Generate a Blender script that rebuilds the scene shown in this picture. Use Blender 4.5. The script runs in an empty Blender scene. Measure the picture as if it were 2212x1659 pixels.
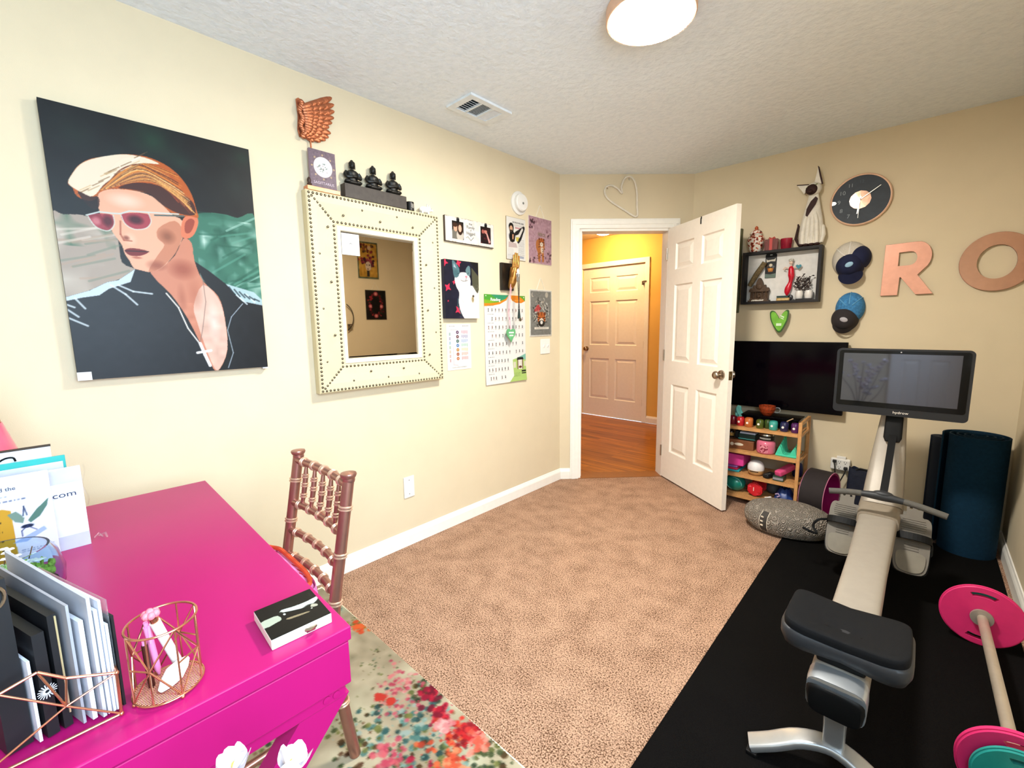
import bpy, bmesh, math, random
import numpy as np
from mathutils import Vector, Matrix, Euler
sc = bpy.context.scene
COL = sc.collection
PI = math.pi
# ---------------------------------------------------------------- camera
cd = bpy.data.cameras.new('camera'); cam = bpy.data.objects.new('camera', cd); COL.objects.link(cam)
cam.location = (2.16225, 0.0, 1.29985)
cam.rotation_euler = (1.43589, 0.01447, 0.74965)
cd.sensor_fit = 'HORIZONTAL'; cd.sensor_width = 36; cd.lens = 952.16 / 2212 * 36
cd.clip_start = 0.02; cd.clip_end = 60
sc.camera = cam
# ---------------------------------------------------------------- light and exposure
sc.view_settings.view_transform = 'Standard'; sc.view_settings.look = 'None'
sc.view_settings.gamma = 1.0; sc.view_settings.use_curve_mapping = False
sc.view_settings.exposure = 0.12
W = bpy.data.worlds.new('sky'); sc.world = W; W.use_nodes = True
bgn = W.node_tree.nodes['Background']; bgn.inputs[0].default_value = (0.75, 0.87, 1.0, 1); bgn.inputs[1].default_value = 1.6
def area_light(name, loc, rot, sx, sy, power, color, spread=PI):
    l = bpy.data.lights.new(name, 'AREA'); l.shape = 'RECTANGLE'; l.size = sx; l.size_y = sy
    l.energy = power; l.color = color; l.spread = spread
    o = bpy.data.objects.new(name, l); COL.objects.link(o); o.location = loc; o.rotation_euler = rot
    return o
LAMP_STRENGTH = 305.0
HALL_STRENGTH = 132.0
# daylight entering through the window in the right wall (sky light, slightly downward)
area_light('window_daylight', (2.72, 0.12, 1.55), (0, math.radians(62), 0), 1.25, 1.4, 82, (0.60, 0.80, 1.0), math.radians(160))
# ---------------------------------------------------------------- helpers
def lin(h):
    if isinstance(h, (tuple, list)): r = h
    else:
        h = h.lstrip('#'); r = [int(h[i:i+2], 16) / 255 for i in (0, 2, 4)]
    return tuple(c / 12.92 if c <= 0.04045 else ((c + 0.055) / 1.055) ** 2.4 for c in r)
MATS = {}
def mat(name, col, rough=0.5, metal=0.0, var=0.06, scale=30.0, bump=0.0, bscale=200.0, emit=0.0, trans=0.0, coat=0.0, spec=0.5, ior=1.45, alpha=1.0, sheen=0.0, detail=3.0):
    if name in MATS: return MATS[name]
    m = bpy.data.materials.new(name); m.use_nodes = True; nt = m.node_tree; N = nt.nodes; L = nt.links
    b = N['Principled BSDF']; c = lin(col)
    b.inputs['Roughness'].default_value = rough; b.inputs['Metallic'].default_value = metal
    b.inputs['Specular IOR Level'].default_value = spec; b.inputs['IOR'].default_value = ior
    b.inputs['Transmission Weight'].default_value = trans; b.inputs['Coat Weight'].default_value = coat
    b.inputs['Alpha'].default_value = alpha; b.inputs['Sheen Weight'].default_value = sheen
    tc = N.new('ShaderNodeTexCoord')
    n = N.new('ShaderNodeTexNoise'); n.inputs['Scale'].default_value = scale; n.inputs['Detail'].default_value = detail
    L.new(tc.outputs['Object'], n.inputs['Vector'])
    r = N.new('ShaderNodeValToRGB')
    r.color_ramp.elements[0].position = 0.3; r.color_ramp.elements[1].position = 0.7
    r.color_ramp.elements[0].color = tuple(max(0, x * (1 - var)) for x in c) + (1,)
    r.color_ramp.elements[1].color = tuple(min(1, x * (1 + var)) for x in c) + (1,)
    L.new(n.outputs['Fac'], r.inputs['Fac']); L.new(r.outputs['Color'], b.inputs['Base Color'])
    if emit:
        b.inputs['Emission Color'].default_value = c + (1,); b.inputs['Emission Strength'].default_value = emit
    if bump:
        n2 = N.new('ShaderNodeTexNoise'); n2.inputs['Scale'].default_value = bscale; n2.inputs['Detail'].default_value = 4
        L.new(tc.outputs['Object'], n2.inputs['Vector'])
        bp = N.new('ShaderNodeBump'); bp.inputs['Strength'].default_value = bump; bp.inputs['Distance'].default_value = 0.004
        L.new(n2.outputs['Fac'], bp.inputs['Height']); L.new(bp.outputs['Normal'], b.inputs['Normal'])
    MATS[name] = m
    return m
def print_mat(name, rough=0.5, coat=0.0):
    if name in MATS: return MATS[name]
    m = bpy.data.materials.new(name); m.use_nodes = True; nt = m.node_tree
    b = nt.nodes['Principled BSDF']; b.inputs['Roughness'].default_value = rough; b.inputs['Coat Weight'].default_value = coat
    b.inputs['Specular IOR Level'].default_value = 0.3
    a = nt.nodes.new('ShaderNodeVertexColor'); a.layer_name = 'ink'
    nt.links.new(a.outputs['Color'], b.inputs['Base Color'])
    MATS[name] = m
    return m
def tag(o, label=None, cat=None, group=None, kind=None):
    if label: o['label'] = label
    if cat: o['category'] = cat
    if group: o['group'] = group
    if kind: o['kind'] = kind
    return o
def thing(name, label, cat, loc=(0, 0, 0), rz=0.0, group=None):
    o = bpy.data.objects.new(name, None); COL.objects.link(o); o.empty_display_size = 0.05
    o.location = loc; o.rotation_euler = (0, 0, rz)
    return tag(o, label, cat, group)
def link(me, name, m, parent=None, smooth=False, loc=None):
    if m is not None:
        for x in (m if isinstance(m, (list, tuple)) else [m]): me.materials.append(x)
    if smooth:
        me.polygons.foreach_set('use_smooth', [True] * len(me.polygons)); 
        try: me.set_sharp_from_angle(angle=math.radians(40 if smooth is True else smooth))
        except Exception: pass
    o = bpy.data.objects.new(name, me); COL.objects.link(o)
    if parent is not None: o.parent = parent
    if loc is not None: o.location = loc
    return o
def frame_of(d):
    d = Vector(d).normalized(); u = Vector((0, 0, 1)) if abs(d.z) < 0.95 else Vector((1, 0, 0))
    a = d.cross(u).normalized(); return a, d.cross(a).normalized(), d
class MB:
    def __init__(s): s.b = bmesh.new()
    def box(s, c, size, rot=None, bev=0.0, seg=2):
        M = Matrix.Translation(c)
        if rot is not None: M = M @ Euler(rot).to_matrix().to_4x4()
        M = M @ Matrix.Diagonal((size[0], size[1], size[2], 1))
        t = bmesh.new(); bmesh.ops.create_cube(t, size=1, matrix=M)
        if bev: bmesh.ops.bevel(t, geom=t.edges[:], offset=min(bev, min(size) * 0.49), segments=seg, profile=0.5, affect='EDGES')
        s.join(t); return s
    def box2(s, a, b, bev=0.0, seg=2):
        return s.box([(a[i] + b[i]) / 2 for i in range(3)], [abs(b[i] - a[i]) for i in range(3)], None, bev, seg)
    def join(s, t):
        me = bpy.data.meshes.new('t'); t.to_mesh(me); t.free(); s.b.from_mesh(me); bpy.data.meshes.remove(me)
    def rings(s, rs, closed_v=False, cap=True):
        vs = [[s.b.verts.new(p) for p in r] for r in rs]; n = len(vs[0])
        m = len(vs)
        for i in range(m if closed_v else m - 1):
            A, B = vs[i], vs[(i + 1) % m]
            for j in range(n):
                k = (j + 1) % n
                try: s.b.faces.new((A[j], A[k], B[k], B[j]))
                except ValueError: pass
        if cap and not closed_v:
            for r, f in ((vs[0], True), (vs[-1], False)):
                try: s.b.faces.new(list(reversed(r)) if f else r)
                except ValueError: pass
        return s
    def tube(s, pts, r, n=8, closed=False):
        P = [Vector(p) for p in pts]; m = len(P); rs = []
        R = r if isinstance(r, (list, tuple)) else [r] * m
        prev = None
        for i, p in enumerate(P):
            if closed: d = P[(i + 1) % m] - P[i - 1]
            else: d = P[min(i + 1, m - 1)] - P[max(i - 1, 0)]
            if d.length < 1e-9: d = Vector((0, 0, 1))
            d.normalize()
            if prev is None: a = frame_of(d)[0]
            else:
                a = prev - d * prev.dot(d)
                a = a.normalized() if a.length > 1e-6 else frame_of(d)[0]
            prev = a; b = d.cross(a)
            rs.append([p + (a * math.cos(t) + b * math.sin(t)) * R[i] for t in [2 * PI * k / n for k in range(n)]])
        return s.rings(rs, closed)
    def lathe(s, prof, c=(0, 0, 0), axis=(0, 0, 1), n=24, sx=1.0, sy=1.0):
        a, b, d = frame_of(axis); c = Vector(c)
        if abs(d.z) > 0.95: a, b = Vector((1, 0, 0)), Vector((0, 1, 0)) * (1 if d.z > 0 else -1)
        rs = [[c + d * z + a * (max(r, 1e-5) * sx * math.cos(t)) + b * (max(r, 1e-5) * sy * math.sin(t)) for t in [2 * PI * k / n for k in range(n)]] for r, z in prof]
        return s.rings(rs)
    def cyl(s, p0, p1, r, r1=None, n=16):
        return s.tube([p0, p1], [r, r if r1 is None else r1], n)
    def ell(s, c, rad, rot=None, n=16, m=10):
        c = Vector(c); M = Euler(rot).to_matrix() if rot else Matrix.Identity(3); rs = []
        for i in range(m + 1):
            f = -PI / 2 + PI * i / m
            q = max(math.cos(f), 1e-4)
            rs.append([c + M @ Vector((rad[0] * q * math.cos(t), rad[1] * q * math.sin(t), rad[2] * math.sin(f))) for t in [2 * PI * k / n for k in range(n)]])
        return s.rings(rs)
    def prism(s, poly, d0, d1, plane='xz', holes=()):
        """extrude a 2-D outline (in xz, xy or yz) between d0 and d1 on the third axis"""
        def P(q, d): return {'xz': (q[0], d, q[1]), 'xy': (q[0], q[1], d), 'yz': (d, q[0], q[1])}[plane]
        t = bmesh.new(); es = []
        for lp in [poly] + list(holes):
            vs = [t.verts.new(P(q, d0)) for q in lp]
            es += [t.edges.new((vs[i], vs[(i + 1) % len(vs)])) for i in range(len(vs))]
        g = bmesh.ops.triangle_fill(t, use_beauty=True, use_dissolve=False, edges=es)
        fs = [f for f in t.faces]
        ex = bmesh.ops.extrude_face_region(t, geom=fs)
        off = Vector(P((0, 0), d1 - d0))
        bmesh.ops.translate(t, verts=[v for v in ex['geom'] if isinstance(v, bmesh.types.BMVert)], vec=off)
        bmesh.ops.recalc_face_normals(t, faces=t.faces[:])
        s.join(t); return s
    def quad(s, *p):
        s.b.faces.new([s.b.verts.new(q) for q in p]); return s
    def sheet(s, fn, nu, nv, thick=0.0):
        vs = [[s.b.verts.new(fn(i / nu, j / nv)) for j in range(nv + 1)] for i in range(nu + 1)]
        for i in range(nu):
            for j in range(nv): s.b.faces.new((vs[i][j], vs[i+1][j], vs[i+1][j+1], vs[i][j+1]))
        return s
    def build(s, name, m, parent=None, smooth=False, loc=None, M=None):
        if M is not None: bmesh.ops.transform(s.b, matrix=M, verts=s.b.verts[:])
        bmesh.ops.recalc_face_normals(s.b, faces=s.b.faces[:])
        me = bpy.data.meshes.new(name); s.b.to_mesh(me); s.b.free()
        return link(me, name, m, parent, smooth, loc)
def copy_tree(o, parent=None):
    c = o.copy(); COL.objects.link(c)
    if parent is not None: c.parent = parent
    for ch in [x for x in bpy.data.objects if x.parent == o]: copy_tree(ch, c)
    return c
def spline(pts, k=6, closed=True):
    P = [np.array(p, float) for p in pts]; n = len(P); out = []
    for i in range(n if closed else n - 1):
        if closed: a, b, c, d = P[i - 1], P[i], P[(i + 1) % n], P[(i + 2) % n]
        else: a, b, c, d = P[max(i - 1, 0)], P[i], P[i + 1], P[min(i + 2, n - 1)]
        for t in np.arange(k) / k:
            out.append(0.5 * ((2 * b) + (c - a) * t + (2 * a - 5 * b + 4 * c - d) * t * t + (3 * b - 3 * c + d - a) * t ** 3))
    if not closed: out.append(P[-1])
    return [tuple(q) for q in out]
def circ(cx, cy, r, n=32, ry=None):
    return [(cx + r * math.cos(2 * PI * k / n), cy + (ry or r) * math.sin(2 * PI * k / n)) for k in range(n)]
# ---- printed pictures: colours laid on a fine mesh grid (x right, y down, both 0..1)
class Pic:
    def __init__(s, w, h, bg):
        s.w, s.h = w, h; s.a = np.zeros((h, w, 3)); s.a[:] = s.c(bg); s.rng = np.random.default_rng(3)
        s.X = (np.arange(w) + .5) / w; s.Y = (np.arange(h) + .5) / h
    def c(s, h):
        if isinstance(h, str): h = h.lstrip('#'); return np.array([int(h[i:i+2], 16) / 255 for i in (0, 2, 4)])
        return np.array(h, float)
    def put(s, x0, x1, y0, y1, m, col):
        if m.size: s.a[y0:y1, x0:x1] = s.a[y0:y1, x0:x1] * (1 - m[..., None]) + s.c(col) * m[..., None]
    def span(s, xs, ys):
        return (max(0, int(min(xs) * s.w) - 1), min(s.w, int(max(xs) * s.w) + 2), max(0, int(min(ys) * s.h) - 1), min(s.h, int(max(ys) * s.h) + 2))
    def poly(s, pts, col, a=1.0, sm=0):
        if sm: pts = spline(pts, sm)
        xs = [p[0] for p in pts]; ys = [p[1] for p in pts]
        x0, x1, y0, y1 = s.span(xs, ys)
        if x1 <= x0 or y1 <= y0: return s
        acc = np.zeros((y1 - y0, x1 - x0))
        for ox in (.25, .75):
            for oy in (.25, .75):
                X, Y = np.meshgrid((np.arange(x0, x1) + ox) / s.w, (np.arange(y0, y1) + oy) / s.h)
                ins = np.zeros(X.shape, bool)
                for i in range(len(pts)):
                    (ax, ay), (bx, by) = pts[i], pts[i - 1]
                    if ay == by: continue
                    ins ^= ((ay > Y) != (by > Y)) & (X < (bx - ax) * (Y - ay) / (by - ay) + ax)
                acc += ins
        s.put(x0, x1, y0, y1, acc / 4 * a, col); return s
    def ell(s, cx, cy, rx, ry, col, a=1.0, soft=0.0, rot=0.0):
        R = max(rx, ry) * (1.6 if rot else 1) * (1 + soft); x0, x1, y0, y1 = s.span((cx - R, cx + R), (cy - R, cy + R))
        if x1 <= x0 or y1 <= y0: return s
        X, Y = np.meshgrid(s.X[x0:x1] - cx, s.Y[y0:y1] - cy)
        if rot:
            k = s.h / s.w; Y = Y * k; X, Y = X * math.cos(rot) + Y * math.sin(rot), (-X * math.sin(rot) + Y * math.cos(rot)) / k
        d = np.sqrt((X / rx) ** 2 + (Y / ry) ** 2); e = max(soft, 1.0 / (min(rx * s.w, ry * s.h) + 1e-6))
        s.put(x0, x1, y0, y1, np.clip((1 - d) / e + (0.5 if not soft else 0), 0, 1) * a, col); return s
    def line(s, pts, w, col, a=1.0):
        k = s.h / s.w
        for (ax, ay), (bx, by) in zip(pts[:-1], pts[1:]):
            x0, x1, y0, y1 = s.span((ax - w, ax + w, bx - w, bx + w), (ay - w, ay + w, by - w, by + w))
            if x1 <= x0 or y1 <= y0: continue
            X, Y = np.meshgrid(s.X[x0:x1], s.Y[y0:y1] * k); A = np.array((ax, ay * k)); B = np.array((bx, by * k)); d = B - A
            t = np.clip(((X - A[0]) * d[0] + (Y - A[1]) * d[1]) / (d @ d + 1e-12), 0, 1)
            D = np.hypot(X - A[0] - t * d[0], Y - A[1] - t * d[1])
            s.put(x0, x1, y0, y1, np.clip((w / 2 - D) * s.w + .5, 0, 1) * a, col)
        return s
    def rect(s, x0, y0, x1, y1, col, a=1.0): return s.poly([(x0, y0), (x1, y0), (x1, y1), (x0, y1)], col, a)
    def mottle(s, amt=0.06, cell=8, box=(0, 0, 1, 1), tint=None):
        x0, x1, y0, y1 = int(box[0] * s.w), int(box[2] * s.w), int(box[1] * s.h), int(box[3] * s.h); h, w = y1 - y0, x1 - x0
        g = s.rng.normal(0, 1, (h // cell + 3, w // cell + 3))
        yy = np.arange(h) / cell; xx = np.arange(w) / cell; iy = yy.astype(int); ix = xx.astype(int); fy = (yy - iy)[:, None]; fx = (xx - ix)[None]
        f = (g[iy][:, ix] * (1 - fy) * (1 - fx) + g[iy + 1][:, ix] * fy * (1 - fx) + g[iy][:, ix + 1] * (1 - fy) * fx + g[iy + 1][:, ix + 1] * fy * fx)
        if tint is None: s.a[y0:y1, x0:x1] = np.clip(s.a[y0:y1, x0:x1] + f[..., None] * amt, 0, 1)
        else: s.put(x0, x1, y0, y1, np.clip(f * amt, 0, 1), tint)
        return s
    def words(s, x, y, w, h, col, n=1, a=0.8):
        """rows of small print"""
        for r in range(n):
            yy = y + r * h * 2; xx = x
            while xx < x + w:
                q = s.rng.uniform(.012, .04); s.rect(xx, yy, min(xx + q, x + w), yy + h, col, a * s.rng.uniform(.6, 1)); xx += q + .012
        return s
    def mesh(s, name, fn, m, parent=None):
        """lay the picture on fn(u right, v up) -> point"""
        h, w = s.h, s.w; U, V = np.meshgrid(np.linspace(0, 1, w), np.linspace(1, 0, h)); co = fn(U, V)
        co = np.stack([np.broadcast_to(c, U.shape) for c in co], -1).reshape(-1, 3)
        me = bpy.data.meshes.new(name); me.vertices.add(h * w); me.vertices.foreach_set('co', co.ravel().astype(np.float32))
        i = np.arange((h - 1) * (w - 1)); r, c = i // (w - 1), i % (w - 1); v0 = r * w + c
        F = np.stack([v0 + w, v0 + w + 1, v0 + 1, v0], -1).ravel().astype(np.int32)
        me.loops.add(len(F)); me.loops.foreach_set('vertex_index', F); me.polygons.add(len(i)); me.polygons.foreach_set('loop_start', (np.arange(len(i)) * 4).astype(np.int32))
        me.update(calc_edges=True)
        at = me.color_attributes.new('ink', 'FLOAT_COLOR', 'POINT'); a = s.a.reshape(-1, 3) ** 1.0; a = np.clip((a - .035) / .965, 0, 1) ** 1.28 * .85; l = np.where(a <= .04045, a / 12.92, ((a + .055) / 1.055) ** 2.4)
        at.data.foreach_set('color', np.concatenate([l, np.ones((len(l), 1))], 1).ravel().astype(np.float32))
        return link(me, name, m, parent)
def text(name, body, size, m, parent=None, M=None, depth=0.0003, align='CENTER', sx=1.0):
    """lettering: built-in outline font turned into a mesh, lying in local xz facing -y"""
    cu = bpy.data.curves.new(name, 'FONT'); cu.body = body; cu.size = size; cu.extrude = depth; cu.align_x = align; cu.align_y = 'CENTER'; cu.resolution_u = 3
    t = bpy.data.objects.new(name, cu); COL.objects.link(t); dg = bpy.context.evaluated_depsgraph_get()
    me = bpy.data.meshes.new_from_object(t.evaluated_get(dg)); bpy.data.objects.remove(t); bpy.data.curves.remove(cu)
    me.transform(Matrix.Diagonal((sx, 1, 1, 1))); me.transform(Matrix.Rotation(PI / 2, 4, 'X'))
    if M is not None: me.transform(M)
    me.materials.clear()
    return link(me, name, m, parent)
T = Matrix.Translation
def wall_frame(side):
    return {'left': PI / 2, 'back': 0.0, 'right': -PI / 2, 'diag': PI / 4}[side]
BY = 3.634; LY = 2.886; RX = 2.575; CH = 2.44
D0 = Vector((0, LY, 0)); DD = Vector((1, 1, 0)).normalized(); DN = Vector((1, -1, 0)).normalized()
def on_left(y, z, off=0.0): return (off, y, z)
def on_back(x, z, off=0.0): return (x, BY - off, z)
def on_diag(s, z, off=0.0): return tuple(D0 + DD * s + DN * off + Vector((0, 0, z)))
# ================================================================ the setting
random.seed(4)
M_WALL = mat('beige_wall_paint', '#d6c7a8', 0.75, var=0.02, scale=6, bump=0.08, bscale=350)
M_HALLWALL = mat('warm_hall_paint', '#e2b45e', 0.75, var=0.02, scale=6, bump=0.08, bscale=350)
M_TRIM = mat('white_trim_paint', '#f0ece2', 0.35, var=0.02)
M_DOOR = mat('white_door_paint', '#efe6d8', 0.4, var=0.02, bump=0.05, bscale=120)
def noise_pair(name, c0, c1, rough, s1, s2, bump, bs, dist=0.004, c2=None):
    m = bpy.data.materials.new(name); m.use_nodes = True; nt = m.node_tree; N = nt.nodes; L = nt.links; b = N['Principled BSDF']
    b.inputs['Roughness'].default_value = rough; b.inputs['Specular IOR Level'].default_value = 0.06
    tc = N.new('ShaderNodeTexCoord'); A = N.new('ShaderNodeTexNoise'); A.inputs['Scale'].default_value = s1; A.inputs['Detail'].default_value = 5
    B = N.new('ShaderNodeTexNoise'); B.inputs['Scale'].default_value = s2; B.inputs['Detail'].default_value = 3
    for q in (A, B): L.new(tc.outputs['Object'], q.inputs['Vector'])
    ad = N.new('ShaderNodeMath'); ad.operation = 'MULTIPLY_ADD'; ad.inputs[1].default_value = 5.0; L.new(B.outputs['Fac'], ad.inputs[0]); L.new(A.outputs['Fac'], ad.inputs[2])
    r = N.new('ShaderNodeValToRGB'); e = r.color_ramp.elements
    hf = N.new('ShaderNodeMath'); hf.operation = 'MULTIPLY'; hf.inputs[1].default_value = 0.1667; L.new(ad.outputs[0], hf.inputs[0])
    e[0].position = 0.38; e[1].position = 0.57; e[0].color = lin(c0) + (1,); e[1].color = lin(c1) + (1,)
    L.new(hf.outputs[0], r.inputs['Fac']); L.new(r.outputs['Color'], b.inputs['Base Color'])
    bp = N.new('ShaderNodeBump'); bp.inputs['Strength'].default_value = bump; bp.inputs['Distance'].default_value = dist
    C = N.new('ShaderNodeTexNoise'); C.inputs['Scale'].default_value = bs; C.inputs['Detail'].default_value = 4; L.new(tc.outputs['Object'], C.inputs['Vector'])
    L.new(C.outputs['Fac'], bp.inputs['Height']); L.new(bp.outputs['Normal'], b.inputs['Normal'])
    return m
M_CARPET = noise_pair('tan_carpet', '#5e3e28', '#dcb294', 0.95, 9.0, 190.0, 1.0, 230, 0.012)
M_CEIL = noise_pair('textured_ceiling', '#e2ebf2', '#e8f0f6', 0.9, 4.0, 30.0, 0.5, 42, 0.010)
# wood floor of the hall: planks running along x
def wood_floor():
    m = bpy.data.materials.new('oak_planks'); m.use_nodes = True; nt = m.node_tree; N = nt.nodes; L = nt.links; b = N['Principled BSDF']; b.inputs['Roughness'].default_value = 0.3
    tc = N.new('ShaderNodeTexCoord'); mp = N.new('ShaderNodeMapping'); L.new(tc.outputs['Object'], mp.inputs['Vector'])
    br = N.new('ShaderNodeTexBrick'); br.inputs['Scale'].default_value = 1.0; br.inputs['Brick Width'].default_value = 0.9; br.inputs['Row Height'].default_value = 0.07; br.inputs['Mortar Size'].default_value = 0.0012
    br.inputs['Color1'].default_value = lin('#c07416') + (1,); br.inputs['Color2'].default_value = lin('#96520c') + (1,); br.inputs['Mortar'].default_value = lin('#5a2c10') + (1,)
    L.new(mp.outputs['Vector'], br.inputs['Vector'])
    mp2 = N.new('ShaderNodeMapping'); mp2.inputs['Scale'].default_value = (2.2, 34, 1); L.new(tc.outputs['Object'], mp2.inputs['Vector'])
    nz = N.new('ShaderNodeTexNoise'); nz.inputs['Scale'].default_value = 1.0; nz.inputs['Detail'].default_value = 4; L.new(mp2.outputs['Vector'], nz.inputs['Vector'])
    mx = N.new('ShaderNodeMix'); mx.data_type = 'RGBA'; mx.blend_type = 'MULTIPLY'; mx.inputs['Factor'].default_value = 0.85
    rp = N.new('ShaderNodeValToRGB'); rp.color_ramp.elements[0].color = (.38, .30, .22, 1); rp.color_ramp.elements[1].color = (1, 1, 1, 1); rp.color_ramp.elements[0].position = .3; rp.color_ramp.elements[1].position = .6
    L.new(nz.outputs['Fac'], rp.inputs['Fac']); L.new(br.outputs['Color'], mx.inputs['A']); L.new(rp.outputs['Color'], mx.inputs['B']); L.new(mx.outputs['Result'], b.inputs['Base Color'])
    return m
FY = -1.15            # wall behind the camera
WT = 0.12
def S(o, k='structure'): o['kind'] = k; return o
dx = BY - LY          # diagonal wall runs from (0,LY) to (dx,BY)
# opening in the diagonal wall, in metres along it
O0, O1, OH = 0.157, 0.880, 2.032
m = MB(); m.prism([(0, FY), (RX, FY), (RX, BY), (dx, BY), (0, LY)], -0.06, 0.0, 'xy'); S(m.build('floor', M_CARPET))
m = MB(); m.prism([(-WT, FY - WT), (RX + WT, FY - WT), (RX + WT, BY + WT), (dx, BY + WT), (dx - .05, BY + .05), (-.05, LY + .05), (-WT, LY)], CH, CH + 0.1, 'xy'); S(m.build('ceiling', M_CEIL))
m = MB(); m.box2((-WT, FY - WT, 0), (0, LY, CH)); S(m.build('wall_left', M_WALL))
m = MB(); m.box2((dx, BY, 0), (RX + WT, BY + WT, CH)); S(m.build('wall_back', M_WALL))
# right wall with window opening
wy0, wy1, wz0, wz1 = -0.58, 0.82, 0.85, 2.12
m = MB(); m.box2((RX, FY - WT, 0), (RX + WT, wy0, CH)); m.box2((RX, wy1, 0), (RX + WT, BY, CH)); m.box2((RX, wy0, 0), (RX + WT, wy1, wz0)); m.box2((RX, wy0, wz1), (RX + WT, wy1, CH)); S(m.build('wall_right', M_WALL))
m = MB(); m.box2((0, FY - WT, 0), (RX, FY, CH)); S(m.build('wall_front', M_WALL))
def dbox(m, s0, s1, o0, o1, z0, z1, bev=0.0):
    """box on the diagonal wall: s along it, o out into the room"""
    c = D0 + DD * (s0 + s1) / 2 + DN * (o0 + o1) / 2 + Vector((0, 0, (z0 + z1) / 2))
    m.box(c, (s1 - s0, o1 - o0, z1 - z0), (0, 0, PI / 4), bev); return m
DL = dx * math.sqrt(2)
m = MB(); dbox(m, 0, O0, -WT, 0, 0, CH); dbox(m, O1, DL, -WT, 0, 0, CH); dbox(m, O0, O1, -WT, 0, OH, CH); S(m.build('wall_diagonal', M_WALL))
# door casing and jamb
m = MB()
for a, b in ((O0 - .072, O0), (O1, O1 + .072)):
    dbox(m, a, b, 0, .016, 0, OH + .072, .004)
    dbox(m, a + .012, b - .03, .014, .021, 0, OH + .06, .003)
dbox(m, O0 - .072, O1 + .072, 0, .0165, OH, OH + .074, .004); dbox(m, O0 - .06, O1 + .06, .014, .022, OH + .03, OH + .062, .003)
dbox(m, O0, O0 + .018, -WT, .004, 0, OH); dbox(m, O1 - .018, O1, -WT, .004, 0, OH); dbox(m, O0, O1, -WT, .004, OH - .018, OH)
dbox(m, O0 + .018, O0 + .03, -.075, -.04, 0, OH - .018)
S(m.build('trim_1', M_TRIM))
# baseboards with a stepped top
def base_profile(m, p0, p1, nrm):
    p0 = Vector(p0); p1 = Vector(p1); n = Vector(nrm); prof = [(0, 0), (.014, 0), (.014, .062), (.011, .072), (.007, .080), (.005, .088), (0, .09)]
    m.rings([[p + n * a + Vector((0, 0, z)) for a, z in prof] for p in (p0, p1)])
m = MB(); base_profile(m, (0.0005, FY, .001), (0.0005, LY + .006, .001), (1, 0, 0)); S(m.build('baseboard_left', M_TRIM))
m = MB(); base_profile(m, D0 + DN * .0005 + Vector((0, 0, .001)) , D0 + DD * (O0 - .072) + DN * .0005 + Vector((0, 0, .001)), DN); base_profile(m, D0 + DD * (O1 + .072) + DN * .0005 + Vector((0, 0, .001)), D0 + DD * DL + DN * .0005 + Vector((0, 0, .001)), DN); S(m.build('baseboard_diagonal', M_TRIM))
m = MB(); base_profile(m, (dx, BY - .0005, .001), (RX, BY - .0005, .001), (0, -1, 0)); S(m.build('baseboard_back', M_TRIM))
m = MB(); base_profile(m, (RX - .0005, FY, .001), (RX - .0005, BY, .001), (-1, 0, 0)); S(m.build('baseboard_right', M_TRIM))
# window in the right wall (beside the camera)
m = MB()
for a, b in (((RX - .015, wy0 - .06, wz0 - .06), (RX, wy0, wz1 + .06)), ((RX - .015, wy1, wz0 - .06), (RX, wy1 + .06, wz1 + .06)), ((RX - .015, wy0, wz1), (RX, wy1, wz1 + .06)), ((RX - .04, wy0 - .06, wz0 - .03), (RX, wy1 + .06, wz0))): m.box2(a, b, .003)
win = S(m.build('window_1', M_TRIM))
m = MB()
for y in (wy0 + .02, (wy0 + wy1) / 2, wy1 - .02): m.box2((RX + .05, y - .02, wz0), (RX + .085, y + .02, wz1))
for z in (wz0 + .02, (wz0 + wz1) / 2, wz1 - .02): m.box2((RX + .052, wy0, z - .02), (RX + .083, wy1, z + .02))
m.build('sash', M_TRIM, win)
# ---- six panel doors
def panel_door(name, w, h, th, mt, parent=None):
    """slab in local xz: hinge edge at x=0, front face -y, recessed raised panels on both faces"""
    st = .105; mid = .09; pw = (w - 2 * st - mid) / 2; rows = [(.235 * h / 2.03, .80 * h / 2.03), (.985 * h / 2.03, 1.585 * h / 2.03), (1.70 * h / 2.03, 1.90 * h / 2.03)]
    m = MB(); outer = [(0, 0), (w, 0), (w, h), (0, h)]; holes = []
    for z0, z1 in rows:
        for k in range(2):
            x0 = st + k * (pw + mid); holes.append([(x0, z0), (x0 + pw, z0), (x0 + pw, z1), (x0, z1)])
    m.prism(outer, 0, th, 'xz', holes)
    for hl in holes:
        (x0, z0), (x1, z1) = hl[0], hl[2]
        for yf, sg in ((0.0, 1), (th, -1)):
            fr = [(0, 0.0), (.009, .012), (.018, .012), (.046, .003)]
            rs = [[(x0 + i, yf + sg * d, z0 + i), (x1 - i, yf + sg * d, z0 + i), (x1 - i, yf + sg * d, z1 - i), (x0 + i, yf + sg * d, z1 - i)] for i, d in fr]
            m.rings(rs, cap=False); m.b.faces.new([m.b.verts.new(q) for q in rs[-1]])
    return m.build(name, mt, parent)
M_NICKEL = mat('brushed_nickel', '#a89a8a', 0.28, 1.0, var=0.05)
def knob(parent, x, z, th):
    m = MB(); prof = [(.0, -.064), (.016, -.063), (.026, -.054), (.028, -.044), (.022, -.034), (.012, -.026), (.011, -.012), (.031, -.008), (.033, 0)]
    m.lathe([(r, d) for r, d in prof], (x, 0, z), (0, 1, 0), 20); m.lathe([(r, -d) for r, d in reversed(prof)], (x, th, z), (0, 1, 0), 20)
    return m.build('door_knob', M_NICKEL, parent, True)
hp = D0 + DD * (O1 - .019) + DN * .012
fr = Vector((1.253, 3.062, 0)); ang = math.atan2(fr.y - hp.y, fr.x - hp.x)
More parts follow.
